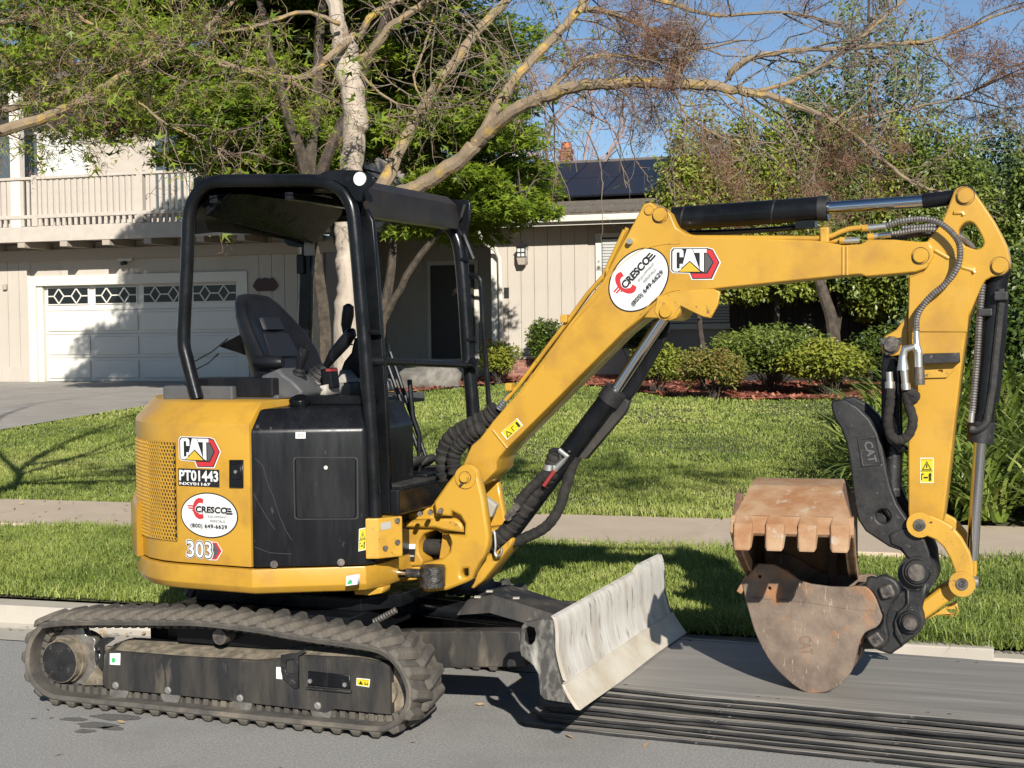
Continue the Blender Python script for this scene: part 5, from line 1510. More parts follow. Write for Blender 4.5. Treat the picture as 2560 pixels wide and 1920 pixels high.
# bucket cylinder behind the stick
c0 = [(2.3072,1.899)][0]; c1 = [(2.2635,1.5584)][0]; c2 = [(2.2341,1.2174)][0]; c3 = [(2.2038,0.7403)][0]
c1 = [(2.2939,1.8202)][0]
mb = MB(); mb.cyl((c0[0], 0, c0[1]), (c1[0], 0, c1[1]), .042, 24); mb.cyl((c1[0], 0, c1[1]), (c2[0], 0, c2[1]), .046, 28)
kcy = bpart('bucket_cylinder', mb, 'black_paint', smooth=True)
mb = MB(); mb.cyl((c2[0], 0, c2[1]), (c3[0], 0, c3[1]), .024, 24); bpart('cylinder_rod', mb, 'chrome', kcy, smooth=True)
d = Vector((c2[0] - c1[0], 0, c2[1] - c1[1])).normalized(); e = Vector((c2[0], 0, c2[1]))
mb = MB(); mb.cyl(e - d * .075, e + d * .008, .051, 24); bpart('cylinder_gland', mb, 'cast_black', kcy, smooth=True)
ribbed('ribbed_hose', [(2.2471,1.8325),(2.2398,1.7502),(2.2338,1.6741),(2.2277,1.5597),(2.2198,1.4642),(2.2124,1.3812),(2.2082,1.3301)], -.06, .0145, kcy, m='hose_spring')
fit([(2.2082,1.3429),(2.2039,1.2917)], -.06, .012, 'zinc', 'hose_fitting')
hose('hose_elbow', [(2.1995,1.2622),(2.23,1.2626),(2.2605,1.2917),(2.2665,1.3237)], -.05, .016, 'cast_black', parent=kcy)
for u0, u1 in (((2070,300), (2015,1000)), ((2095,330), (2035,1000))):
    pass
q = [(2.3142,1.8125),(2.3154,1.7618),(2.3022,1.6225),(2.2841,1.4317),(2.2659,1.3167)]
mb = MB(); mb.tube([(a, -.045, z) for a, z in q], .015, 10); bpart('cylinder_line', mb, 'rubber_black', kcy, smooth=True)
q = [(2.3312,1.7935),(2.3223,1.6221),(2.2951,1.367)]
mb = MB(); mb.tube([(a, -.02, z) for a, z in q], .012, 10); bpart('cylinder_line', mb, 'black_panel', kcy, smooth=True)
mb = MB(); c = [(2.3159,1.7869)][0]; mb.box(c[0] - .025, c[0] + .025, -.075, -.03, c[1] - .02, c[1] + .015); bpart('line_clamp', mb, 'cast_black', kcy, bevel=.005); mb = MB(); c = [(2.2489,1.7215)][0]; mb.box(c[0] - .02, c[0] + .035, -.075, -.03, c[1] - .015, c[1] + .015); bpart('line_clamp', mb, 'cast_black', kcy, bevel=.005)

# bucket linkage
for s0, s1 in ((-.115, -.085), (.085, .115)):
    bplate('curved_link', [(1.9758,0.8938),(1.9871,0.915),(2.0121,0.9288),(2.0556,0.9258),(2.0927,0.911),(2.1327,0.89),(2.1725,0.8435),(2.203,0.7872),(2.2151,0.743),(2.2163,0.6727),(2.206,0.6402),(2.1785,0.6227),(2.1479,0.6306),(2.1325,0.6555),(2.1356,0.6879),(2.1479,0.7077),(2.1295,0.7583),(2.1049,0.8022),(2.0741,0.8299),(2.0306,0.8474),(1.9964,0.859),(1.9776,0.8745)], s0, s1, 'yellow_worn', bevel=.006)
lk = [(2.0151,0.8888),(2.1754,0.6629)]
for az, r in ((lk[0], .050), (lk[1], .050)):
    mb = MB(); mb.cyl((az[0], -.128, az[1]), (az[0], -.11, az[1]), r, 28); o = bpart('link_boss', mb, 'yellow_worn', smooth=True)
    mb = MB(); mb.cyl((az[0], -.133, az[1]), (az[0], -.125, az[1]), .024, 20); bpart('link_bushing', mb, 'pin_steel', o, smooth=True)
    mb = MB(); mb.cyl((az[0], -.1365, az[1]), (az[0], -.131, az[1]), .013, 6); bpart('link_bolt', mb, 'grease', o)
c = [(2.2203,0.6451)][0]
mb = MB(); mb.cyl((c[0] - .05, .05, c[1]), (c[0] + .005, .05, c[1]), .022, 14); bpart('pin_end', mb, 'steel', smooth=True)
bplate('power_link', [(2.0184,0.5773),(2.0827,0.6296),(2.1253,0.6579),(2.1556,0.6279),(2.1526,0.6055),(2.1131,0.5731),(2.029,0.4996),(2.0183,0.5181),(2.0122,0.5466)], -.07, .07, 'yellow_worn', bevel=.010)
bplate('link_eye', [[(2.025,0.4912),(2.1448,0.5774),(2.1509,0.5507),(2.1548,0.5349),(2.1417,0.5112),(2.1035,0.5152),(2.0698,0.5138)], [(c_[0], c_[1]) for c_ in circ([(2.1234,0.542)][0], .017, 18)]], -.02, .0, 'yellow_worn', bevel=.003)
# coupler
cq = bplate('coupler_plate', [(1.7895,0.637),(1.8058,0.6449),(1.8121,0.6701),(1.827,0.676),(1.8457,0.6718),(1.8643,0.6823),(1.8859,0.6834),(1.9075,0.6756),(1.9259,0.6645),(1.9381,0.6455),(1.9427,0.6236),(1.935,0.6009),(1.9196,0.581),(1.9041,0.5579),(1.8917,0.5285),(1.888,0.4965),(1.8916,0.4712),(1.8983,0.443),(1.8946,0.4141),(1.8822,0.3973),(1.8574,0.3841),(1.8294,0.3873),(1.8138,0.4022),(1.8052,0.4208),(1.8021,0.4367),(1.8177,0.4569),(1.8451,0.4682),(1.8582,0.4755),(1.8685,0.4984),(1.8701,0.5272),(1.8584,0.5584),(1.8454,0.5896),(1.83,0.6142),(1.8113,0.6292)], -.142, -.10, 'cast_black', bevel=.010)
bplate('coupler_body', [(1.935,0.6099),(1.9612,0.6235),(2.0103,0.6236),(2.0408,0.6665),(2.0316,0.593),(2.02,0.5543),(2.0291,0.5262),(2.029,0.4913),(2.0137,0.4585),(1.9738,0.4208),(1.9491,0.4),(1.9454,0.3949),(1.9144,0.372),(1.8988,0.3597),(1.8646,0.3685),(1.8396,0.3765),(1.7957,0.3734),(1.7894,0.3633),(1.7704,0.3458),(1.7832,0.4113),(1.7959,0.4444),(1.8213,0.5426),(1.7964,0.6281),(1.8591,0.6539)], -.10, .10, 'cast_black', cq, bevel=.010)
bplate('coupler_rib', [(1.9628,0.6251),(1.9726,0.6275),(1.9756,0.568),(1.9663,0.542),(1.9387,0.5277),(1.9232,0.5012),(1.9308,0.4698),(1.9539,0.4267),(1.9477,0.4024),(1.9169,0.4466),(1.9139,0.4943),(1.9294,0.5398),(1.951,0.557),(1.9633,0.5736)], -.118, -.10, 'cast_black', cq, bevel=.005)
for az, sz, an in (([(1.8932,0.6232)][0], .036, 20), ([(1.8488,0.429)][0], .036, 35)):
    mb = MB()
    sq = [(az[0] + sz * math.cos(rad(an + 45 + 90 * k)) * 1.05, az[1] + sz * math.sin(rad(an + 45 + 90 * k)) * 1.05) for k in range(4)]
    o = bplate('pin_head', round_poly(sq, .014), -.165, -.14, 'pin_steel', cq, bevel=.006)
    mb = MB(); mb.cyl((az[0], -.168, az[1]), (az[0], -.163, az[1]), .012, 14); bpart('pin_hole', mb, 'grease', o, smooth=True)
for az, r1_, r2_, s_ in (([(1.9796,0.4996)][0], .043, .026, -.125), ([(2.0059,0.7027)][0], .058, .034, -.125)):
    mb = MB(); mb.cyl((az[0], s_, az[1]), (az[0], -.08, az[1]), r1_, 32); mb.cyl((az[0], s_ - .012, az[1]), (az[0], s_, az[1]), r1_ * .78, 32, r1_ * .9); o = bpart('pivot_boss', mb, 'cast_black', cq, smooth=True)
    mb = MB(); mb.cyl((az[0], s_ - .024, az[1]), (az[0], s_ - .01, az[1]), r2_, 24); bpart('pivot_pin', mb, 'pin_steel', o, smooth=True)
mb = MB(); c = [(2.0001,0.6866)][0]; mb.cyl((c[0], -.09, c[1]), (c[0], .10, c[1]), .075, 28); bpart('pivot_tube', mb, 'cast_black', cq, smooth=True)

# hydraulic thumb
th_loop = [(1.6645,1.3635),(1.6738,1.3768),(1.7184,1.3795),(1.7719,1.3487),(1.8174,1.3026),(1.8475,1.2488),(1.8662,1.195),(1.8863,1.0871),(1.9013,1.0256),(1.9237,0.9644),(1.9535,0.9191),(1.9907,0.8665),(2.0278,0.8218),(2.0462,0.7687),(2.0528,0.6998),(2.0424,0.6492),(2.0008,0.6339),(1.9576,0.6626),(1.9516,0.6987),(1.9607,0.7494),(1.9368,0.7777),(1.8917,0.7913),(1.8464,0.8204),(1.8009,0.8498),(1.7705,0.8954),(1.7569,0.959),(1.7495,1.0213),(1.7421,1.0991),(1.7361,1.1458),(1.7255,1.2002),(1.7179,1.2235),(1.7042,1.2623),(1.6812,1.2972),(1.6682,1.3322)]
thumb = bplate('thumb', [th_loop, circ([(1.8694,0.9122)][0], .028, 24)], -.09, -.045, 'cast_black', bevel=.008)
bplate('thumb_plate', [[(a + .02, z + .004) for a, z in th_loop]], .045, .09, 'cast_black', thumb, bevel=.008)
bplate('thumb_web', [[(a * 1.0, z) for a, z in [(1.7154,1.3446),(1.7617,1.2978),(1.7922,1.1961),(1.815,1.0787),(1.8301,0.9848),(1.8834,0.8924),(1.9741,0.7943),(1.989,0.6934),(1.9287,0.7845),(1.8144,0.8584),(1.7837,0.9046),(1.7686,1.0145),(1.7612,1.1247),(1.7383,1.2346)]]], -.05, .05, 'cast_black', thumb, bevel=.004)
bplate('thumb_boss', [(1.8943,0.8421),(1.9131,0.8545),(1.9542,0.8692),(1.9988,0.8579),(2.032,0.8208),(2.0489,0.7718),(2.0547,0.7069),(1.9986,0.7233),(1.9615,0.7601),(1.9391,0.79),(1.9017,0.8038)], -.098, -.088, 'cast_black', thumb, bevel=.006)
bplate('raised_frame', [[(1.7683,1.2273),(1.8463,1.2363),(1.8724,1.1179),(1.7862,1.1082)], [(1.7781,1.2182),(1.8402,1.2254),(1.8619,1.1254),(1.7938,1.1177)]], -.094, -.088, 'cast_black', thumb, bevel=.002)
tl = [(1.834,1.2209),(1.8564,1.1287),(1.7886,1.2124)]
d = Decal('raised_letters', thumb, BOOM, -.0925, tl[2], (tl[1][0] - tl[0][0], tl[1][1] - tl[0][1]), (tl[0][0] - tl[2][0], tl[0][1] - tl[2][1]))
M('cast_rub', (.09, .088, .085), rough=.4)
d.text('CAT', .05, -.0 + .1, .9, .75, 'cast_rub', .03)
d.done('CAT raised on the thumb, reading downwards')

# ------------------------------------------------------------------ narrow bucket on the machine
bk_a = [(1.3144,0.6101),(1.3129,0.6281),(1.3775,0.7115),(1.4444,0.7115),(1.4993,0.6865),(1.5474,0.6533),(1.5953,0.6371),(1.6746,0.631),(1.7469,0.6332)]
bk_b = [(1.7721,0.639),(1.8135,0.636),(1.8451,0.6006),(1.867,0.5434),(1.8733,0.5178),(1.8543,0.4808),(1.8047,0.4503),(1.779,0.3911),(1.7583,0.3044),(1.7196,0.2489),(1.6677,0.2086),(1.6091,0.194),(1.5633,0.197),(1.4909,0.2446),(1.4248,0.3132),(1.3717,0.41),(1.3453,0.4889),(1.3255,0.5616)]
bk_loop = bk_a + spline(bk_b, 4)
kh = [(1.386,0.6574),(1.425,0.6105)]
bucket = bplate('bucket_side', [bk_loop, circ(kh[0], .006, 12), circ(kh[1], .006, 12)], -.158, -.140, 'rust_side', bevel=.005)
bplate('bucket_side', [bk_loop], .140, .158, 'rust_side', bucket, bevel=.005)
sh = [(1.3203,0.6016),(1.3255,0.5616),(1.3453,0.4889),(1.3717,0.41),(1.4248,0.3132),(1.4909,0.2446),(1.5633,0.197),(1.6091,0.194),(1.6677,0.2086),(1.7196,0.2489),(1.7583,0.3044),(1.779,0.3911),(1.8047,0.4503)]
sh = spline(sh, 4)
cen = np.mean(np.array(sh), 0)
inn = [(a + (cen[0] - a) * .05, z + (cen[1] - z) * .05) for a, z in sh]
out_ = [(a + (cen[0] - a) * .012, z + (cen[1] - z) * .012) for a, z in sh]
mb = MB(); mb.loft([[(a, s, z) for a, z in out_] + [(a, s, z) for a, z in reversed(inn)] for s in (-.141, .141)])
bpart('bucket_shell', mb, 'rust', bucket, smooth=True)
mb = MB(); q = [(1.3516,0.5677),(1.4586,0.567),(1.5903,0.5626),(1.72,0.549),(1.8476,0.5448)]; mb.tube([(a, -.1575, z) for a, z in q], .0035, 6); bpart('weld_seam', mb, 'rust_side', bucket, smooth=True)
tt = [(1.3178,0.6202)][0]
for s in (-.13, -.04, .05, .13):
    mb = MB(); mb.obox((tt[0] + .0, s, tt[1]), (.02, 0, .035), (0, .024, 0), (-.010, 0, .006)); bpart('bucket_tooth', mb, 'rust_bright', bucket, bevel=.004)
bplate('bucket_ear', [(1.7434,0.6135),(1.8142,0.6174),(1.8587,0.5148),(1.8777,0.4306),(1.8393,0.382),(1.7686,0.3903),(1.756,0.5218)], -.10, .10, 'rust', bucket, bevel=.006)
mb = MB()
tx = [(1.5417,0.3557),(1.5944,0.4321)]
d = Decal('cast_mark', bucket, BOOM, -.1575, [(1.542,0.422)][0], (.010, -.075), (.050, .006))
d.text('CAT', .0, .0, 1., 1., 'rust', .0)
d.done()

# ------------------------------------------------------------------ wide spare bucket perched over the narrow one
sl = -.65
A = [(1.4005,0.9369),(1.8245,0.9266)]
aL, aR = A[0][0] - .015, A[1][0] + .005
WSP = BOOM @ Matrix.Translation(((aL + aR) / 2, sl, 0)) @ Matrix.Rotation(rad(7.0), 4, 'Z') @ Matrix.Translation((-(aL + aR) / 2, -sl, 0))
WB = thing('spare_bucket', 'rusty wide digging bucket with four worn teeth set over the narrower bucket', 'bucket', (float((BOOM @ Vector(((aL + aR) / 2, -.2, 0))).x), float((BOOM @ Vector(((aL + aR) / 2, -.2, 0))).y), .55))
zl = A[1][1] - .02
prof = [(sl, zl), (sl + .045, zl + .045), (sl + .10, zl + .075), (sl + .27, zl + .145), (sl + .33, zl + .150), (-.16, zl + .155), (.02, zl + .13), (.16, zl + .03), (.24, zl - .12), (.25, zl - .24), (.21, zl - .30)]
pr = spline(prof, 4)
n = len(pr)
inn = []
for i, (s, z) in enumerate(pr):
    t = np.array(pr[min(i + 1, n - 1)]) - np.array(pr[max(i - 1, 0)])
    t = t / np.linalg.norm(t)
    inn.append((s + t[1] * .014, z - t[0] * .014))
tap = lambda z: .05 * min(1, max(0, (z - zl - .04) / .11))           # the shell narrows towards its back
mb = MB()
mb.loft([[(aL + tap(z), s, z) for s, z in pr] + [(aL + tap(z), s, z) for s, z in reversed(inn)], [(aR - tap(z), s, z) for s, z in pr] + [(aR - tap(z), s, z) for s, z in reversed(inn)]])
mb.done('shell', 'rust_bright', WB, WSP, smooth=True)
mouth = [(sl + .02, zl - .005), (-.45, zl - .11), (-.25, zl - .19), (0, zl - .27), (.21, zl - .305)]
for a_, sg in ((aL, 1), (aR, -1)):
    mb = MB()
    ring = [(s, z) for s, z in inn] + list(reversed(mouth))
    mb.loft([[(a_ + sg * (tap(z) + .001), s, z) for s, z in ring], [(a_ + sg * (tap(z) + .022), s, z) for s, z in ring]])
    mb.done('side_plate', 'rust', WB, WSP)
    mb = MB()
    ins = [(s + .01, z + .05) for s, z in mouth]
    mb.loft([[(a_ + sg * (tap(z) - .006), s, z) for s, z in mouth] + [(a_ + sg * (tap(z) - .006), s, z) for s, z in reversed(ins)], [(a_ + sg * (tap(z) + .030), s, z) for s, z in mouth] + [(a_ + sg * (tap(z) + .030), s, z) for s, z in reversed(ins)]])
    mb.done('side_edge', 'rust_bright', WB, WSP, bevel=.004)
mb = MB(); mb.loft([[(a_, sl + .012, zl - .012), (a_, sl + .002, zl + .004), (a_, sl + .05, zl + .058), (a_, sl + .075, zl + .060), (a_, sl + .07, zl + .03)] for a_ in np.linspace(aL - .004, aR + .004, 9)])
mb.done('lip', 'rust_bright', WB, WSP, bevel=.003)
W_ = aR - aL
for k in range(4):
    ac = aL + .045 + (W_ - .09) * k / 3
    mb = MB()
    def tr_(s, z, w, h):
        return [(ac - w, s, z - h), (ac + w, s, z - h), (ac + w * .86, s + .0, z + h), (ac - w * .86, s + .0, z + h)]
    mb.loft([tr_(sl + .055, zl + .050, .033, .012), tr_(sl + .01, zl + .012, .040, .022), tr_(sl - .03, zl - .032, .036, .016), tr_(sl - .046, zl - .055, .028, .005)])
    mb.done('tooth', 'rust_bright', WB, WSP, bevel=.005)
# bolt-on side cutter on the far corner
mb = MB(); mb.obox((aL + .012, sl + .15, zl + .045), (.014, 0, .0), (0, .085, .04), (-.0, -.022, .042))
mb.done('side_cutter', 'rust', WB, WSP, bevel=.006)
for a_ in (aL + .08, aR - .10):
    mb = MB(); mb.box(a_ - .02, a_ + .02, .12, .22, zl - .33, zl - .10); mb.done('hinge_ear', 'rust', WB, WSP, bevel=.01)

# ------------------------------------------------------------------ stack of ground protection mats
MATS = [
 ('topmost ground mat of the stack, wide grey face under the bucket', -.452, 1.06, 1.36, -6.2),
 ('second ground mat from the top, thin dark edge under the topmost one', -.448, 1.06, 1.33, -6.0),
 ('third ground mat from the top of the stack', -.462, 1.06, 1.30, -6.3),
 ('fourth ground mat from the top of the stack', -.440, 1.06, 1.33, -6.1),
 ('fifth ground mat from the top, middle of the stack', -.458, 1.06, 1.28, -5.8),
 ('sixth ground mat from the top of the stack', -.436, 1.06, 1.30, -6.3),
 ('seventh ground mat from the top of the stack', -.455, 1.06, 1.25, -6.0),
 ('second ground mat from the bottom, its left end in sunlight', -.447, 1.06, 1.27, -5.9),
 ('bottom ground mat lying on the asphalt, sticking out furthest', -.468, 1.06, 1.20, -5.7)]
for k, (lab, y0, wd, x0, rz) in enumerate(MATS):
    rm = np.random.default_rng(900 + k)
    z = .0115 + .0220 * (len(MATS) - 1 - k)
    L_ = 2.42
    out = []
    cor = [(.05, 0), (L_ - .05, 0), (L_, .05), (L_, wd - .05), (L_ - .05, wd), (.05, wd), (0, wd - .05), (0, .05)]
    for p_, q_ in zip(cor, cor[1:] + cor[:1]):
        nn = max(2, int(math.dist(p_, q_) / .09))
        for i in range(nn):
            t = i / nn
            out.append((p_[0] + (q_[0] - p_[0]) * t, p_[1] + (q_[1] - p_[1]) * t + (rm.normal(0, .0022) if p_[1] == q_[1] else 0)))
    loops = [out]
    for hx_ in (.22, .30, .86, .94, 1.52, 1.60):
        loops.append(circ((hx_ + .02 * k, .075), .009, 10)); loops.append(circ((hx_, wd - .06), .009, 10))
    me = curve_plate(loops, .0068, .0025)
    bm = bmesh.new(); bm.from_mesh(me)
    bmesh.ops.triangulate(bm, faces=[f for f in bm.faces if len(f.verts) > 4])
    ph = rm.uniform(0, 6.28, 3)
    for v in bm.verts:
        w_ = math.exp(-v.co.y / .12) + math.exp(-v.co.x / .10)
        v.co.z += w_ * (.0022 * math.sin(3.1 * v.co.x + ph[0]) + .0014 * math.sin(8.3 * v.co.x + ph[1]))
    bm.to_mesh(me); bm.free()
    for p in me.polygons:
        p.material_index = 0 if abs(p.normal.z) > .7 else 1
    me.transform(Matrix.Translation((x0, y0, z)) @ Matrix.Rotation(rad(rz), 4, 'Z'))
    o = link('ground_mat', me, ['mat_top', 'mat_edge'], None, STREET)
    tag(o, lab, 'ground mat', 'stack of ground protection mats')


# ------------------------------------------------------------------ the house
HS = thing('house', 'beige two storey house with white garage door, balcony and low tiled wing', 'house', (-14, 22, .64), STREET)
def hp(name, mb, m, parent=None, **k):
    return mb.done(name, m, parent or HS, STREET, **k)
def hbox(name, b, m, parent=None, bevel=0, **k):
    mb = MB(); mb.box(*b); return hp(name, mb, m, parent, bevel=bevel, **k)
GY = 22.0
# garage block: core walls behind the boards
gw = hbox('wall', (-26, -17.25, GY + .02, GY + .3, .5, 3.75), 'siding')
hbox('wall', (-11.85, -10.1, GY + .02, GY + .3, .5, 3.75), 'siding')
hbox('wall', (-17.25, -11.85, GY + .02, GY + .3, 3.02, 3.75), 'siding')
hbox('wall', (-10.4, -10.1, GY + .02, 26.3, .5, 3.75), 'siding')
bd = MB().box(-.145, .145, 0, .025, 0, 3.0).mesh('board'); bd.materials.append(MAT['siding'])
for x in np.arange(-25.8, -17.3, .3):
    put('board', bd, gw, (x, GY - .006, .72), space=STREET)
for x in np.arange(-11.68, -10.1, .3):
    put('board', bd, gw, (x, GY - .006, .72), space=STREET)
hbox('base_board', (-26, -17.3, GY - .02, GY + .02, .60, .98), 'siding', gw)
# garage door with jambs
hbox('door_jamb', (-17.30, -17.10, GY - .04, GY + .18, .62, 2.98), 'trim', bevel=.01)
hbox('door_jamb', (-17.10, -16.96, GY + .02, GY + .18, .62, 2.86), 'trim', bevel=.01)
hbox('door_jamb', (-12.06, -11.80, GY - .04, GY + .18, .62, 2.98), 'trim', bevel=.01)
hbox('door_head', (-17.30, -11.80, GY - .045, GY + .18, 2.80, 3.02), 'trim', bevel=.01)
gd = hbox('garage_door', (-16.97, -12.05, GY + .14, GY + .2, .64, 2.82), 'door_white')
cols = np.linspace(-16.97, -12.05, 5)
rows = [.665, 1.19, 1.72, 2.25, 2.79]
pm = None
for j in range(4):
    hbox('door_seam', (-16.97, -12.05, GY + .128, GY + .141, rows[j] - .012, rows[j] - .002), 'soffit', gd)
    for i in range(4):
        x0, x1 = cols[i] + .07, cols[i + 1] - .07
        z0, z1 = rows[j] + .06, rows[j + 1] - .07
        if j < 3:
            for a0, a1 in (((z0), (z1)),):
                mb = MB(); mb.box(x0, x1, GY + .105, GY + .141, a0, a1); hp('door_panel', mb, 'door_white', gd, bevel=.03)
        else:
            z0, z1 = 2.395, 2.735
            w = hbox('door_window', (x0, x1, GY + .112, GY + .141, z0 - .03, z1 + .03), 'door_white', gd, bevel=.008)
            hbox('pane', (x0 + .03, x1 - .03, GY + .105, GY + .111, z0, z1), 'glass', w)
            L_ = x1 - x0 - .06; zc = (z0 + z1) / 2; hh = (z1 - z0) / 2
            xa = x0 + .03
            def bar(p, q):
                mb = MB(); d = Vector((q[0] - p[0], 0, q[1] - p[1])); l = d.length; d.normalize()
                mb.obox(((p[0] + q[0]) / 2, GY + .098, (p[1] + q[1]) / 2), d * l / 2, (0, .006, 0), Vector((-d.z, 0, d.x)) * .013)
                hp('muntin', mb, 'door_white', w)
            for c_ in (.28, .72):
                cx = xa + L_ * c_
                hw = L_ * .125
                bar((cx - hw, zc), (cx, zc + hh)); bar((cx, zc + hh), (cx + hw, zc)); bar((cx + hw, zc), (cx, zc - hh)); bar((cx, zc - hh), (cx - hw, zc))
            bar((xa, zc), (xa + L_ * .155, zc)); bar((xa + L_ * .405, zc), (xa + L_ * .595, zc)); bar((xa + L_ * .845, zc), (xa + L_, zc))
hbox('door_sill', (-16.97, -12.05, GY + .12, GY + .2, .625, .645), 'fence_dark', gd)
# camera over the door, lamp on the wall, name plaque
c = [(-14.756,3.3)][0]
mb = MB(); mb.loft([[(c[0] + r * math.cos(a), GY - .05 - .04, c[1] + .04 + r * .22 * math.sin(a)) for a in np.linspace(0, 6.28, 17)[:-1]] for r in (.20,)] + [[(c[0] + r * math.cos(a), GY - .045, c[1] + .04 + r * .22 * math.sin(a)) for a in np.linspace(0, 6.28, 17)[:-1]] for r in (.20,)]); cmr = hp('security_lamp', mb, 'trim', smooth=True)
mb = MB(); mb.cyl((c[0], GY - .20, c[1] - .06), (c[0], GY - .05, c[1] - .03), .045, 14); hp('lamp_eye', mb, 'lamp_black', cmr, smooth=True)
c = [(-11.371,2.731)][0]
q = [(c[0] + x, c[1] + z) for x, z in ((-.30,-.04),(-.24,.06),(-.17,.13),(-.10,.11),(0,.135),(.10,.11),(.17,.13),(.24,.06),(.30,-.04),(.25,-.10),(.20,-.15),(-.20,-.15),(-.25,-.10))]
plate('name_plaque', q, GY - .05, GY - .02, 'plaque', HS, STREET, bevel=.006)
c = [(-17.894,2.792)][0]
mb = MB(); mb.box(c[0] - .05, c[0] + .05, GY - .09, GY - .01, c[1] - .06, c[1] + .07); hp('wall_tap', mb, 'soffit', bevel=.02)
# balcony: floor, fascia, joists, posts, rails, balusters
DY = 20.95
hbox('balcony_floor', (-26, -9.4, DY + .05, GY + .3, 3.76, 3.86), 'soffit')
fa = hbox('balcony_fascia', (-26, -9.4, DY, DY + .06, 3.72, 4.05), 'deck_paint', bevel=.01)
jo = MB().box(-.09, .09, 0, 1.02, -.15, 0).mesh('joist'); jo.materials.append(MAT['soffit'])
for x in [(-17.943,3.68),(-16.726,3.645),(-15.658,3.633),(-14.611,3.62),(-13.605,3.608),(-12.35,3.589),(-11.405,3.578),(-10.368,3.554)]:
    put('joist', jo, fa, (x[0], DY + .02, 3.755), space=STREET)
hbox('beam', (-26, -9.4, GY - .12, GY + .02, 3.36, 3.60), 'soffit')
rl = hbox('rail_top', (-26, -9.4, DY - .02, DY + .10, 5.06, 5.12), 'deck_paint', bevel=.01)
hbox('rail_bottom', (-26, -9.4, DY + .0, DY + .06, 4.22, 4.30), 'deck_paint', rl, bevel=.01)
bl = MB().box(-.035, .035, 0, .035, 0, 1.0).mesh('baluster'); bl.materials.append(MAT['deck_paint'])
for x in np.arange(-18.6, -9.5, .148):
    put('baluster', bl, rl, (x, DY + .022, 4.06), space=STREET)
ps = MB().box(-.07, .07, -.01, .13, 0, 1.1).mesh('rail_post'); ps.materials.append(MAT['deck_paint'])
for x in (-18.9, -16.35, -13.75, -11.2, -9.5):
    put('rail_post', ps, rl, (x, DY - .005, 4.055), space=STREET)
hbox('balcony_post', (-16.96, -16.72, DY + .02, DY + .2, 4.05, 7.0), 'trim')
# upper storey
UY = 22.4
hbox('wall', (-26, -9.9, UY, UY + .3, 3.85, 7.0), 'stucco')
hbox('wall', (-10.2, -9.9, UY + .3, 29, 3.75, 7.0), 'stucco')
for (x0, x1, z0, z1, mm) in ((-18.35, -17.25, 5.30, 6.25, 'glass_grey'), (-17.05, -15.95, 5.28, 6.25, 'glass_blind'), (-14.2, -12.6, 4.4, 6.25, 'glass_grey')):
    w = hbox('window', (x0 - .06, x1 + .06, UY - .04, UY + .02, z0 - .06, z1 + .06), 'trim', bevel=.008)
    hbox('pane', (x0, x1, UY - .05, UY - .041, z0, z1), mm, w)
    hbox('mullion', ((x0 + x1) / 2 - .02, (x0 + x1) / 2 + .02, UY - .058, UY - .051, z0, z1), 'trim', w)
mb = MB(); mb.loft([[(-27, 21.2, 6.95), (-27, 21.2, 7.05), (-27, 26, 8.6), (-27, 31, 7.05), (-27, 31, 6.95)], [(-9.0, 21.2, 6.95), (-9.0, 21.2, 7.05), (-9.0, 26, 8.6), (-9.0, 31, 7.05), (-9.0, 31, 6.95)]]); hp('roof', mb, 'shingle')
# low wing with entry
WY = 24.0
ww = hbox('wall', (-6.9, -1.2, WY + .02, WY + .3, .6, 4.05), 'siding')
hbox('wall', (-6.9, -6.6, WY + .3, 26.3, .6, 4.05), 'siding')
bd2 = MB().box(-.145, .145, 0, .025, 0, 2.9).mesh('board'); bd2.materials.append(MAT['siding'])
for x in np.arange(-6.74, -4.7, .3):
    put('board', bd2, ww, (x, WY - .006, 1.15), space=STREET)
for x in np.arange(-1.5, -1.2, .3):
    put('board', bd2, ww, (x, WY - .006, 1.15), space=STREET)
hbox('corner_trim', (-6.96, -6.83, WY - .03, WY + .15, .9, 4.05), 'trim', ww)
hbox('wall', (-10.1, -6.9, 25.6, 25.9, .6, 4.05), 'siding')
de = hbox('entry_door', (-8.95, -7.9, 25.5, 25.59, 1.05, 3.2), 'door_dark', bevel=.01)
hbox('door_frame', (-9.05, -7.8, 25.56, 25.6, 1.0, 3.3), 'trim', de)
hbox('entry_step', (-10.1, -6.9, 23.6, 25.6, .6, 1.02), 'concrete', bevel=.02)
hbox('entry_step', (-10.0, -7.0, 23.1, 23.6, .6, .84), 'concrete', bevel=.02)
# window with blinds on the wing
wz0, wz1 = 1.78, 3.62
w = hbox('window', (-4.62, -1.62, WY - .05, WY + .02, wz0 - .12, wz1 + .1), 'trim', bevel=.01)
hbox('window_recess', (-4.48, -1.76, WY - .06, WY - .051, wz0, wz1), 'lamp_black', w)
sb = MB().box(-1.34, 1.34, -.008, .008, -.028, .020).mesh('blind_slat'); sb.materials.append(MAT['glass_blind'])
for z in np.arange(wz0 + .05, wz1, .062):
    put('blind_slat', sb, w, (-3.12, WY - .072, z), (.35, 0, 0), space=STREET)
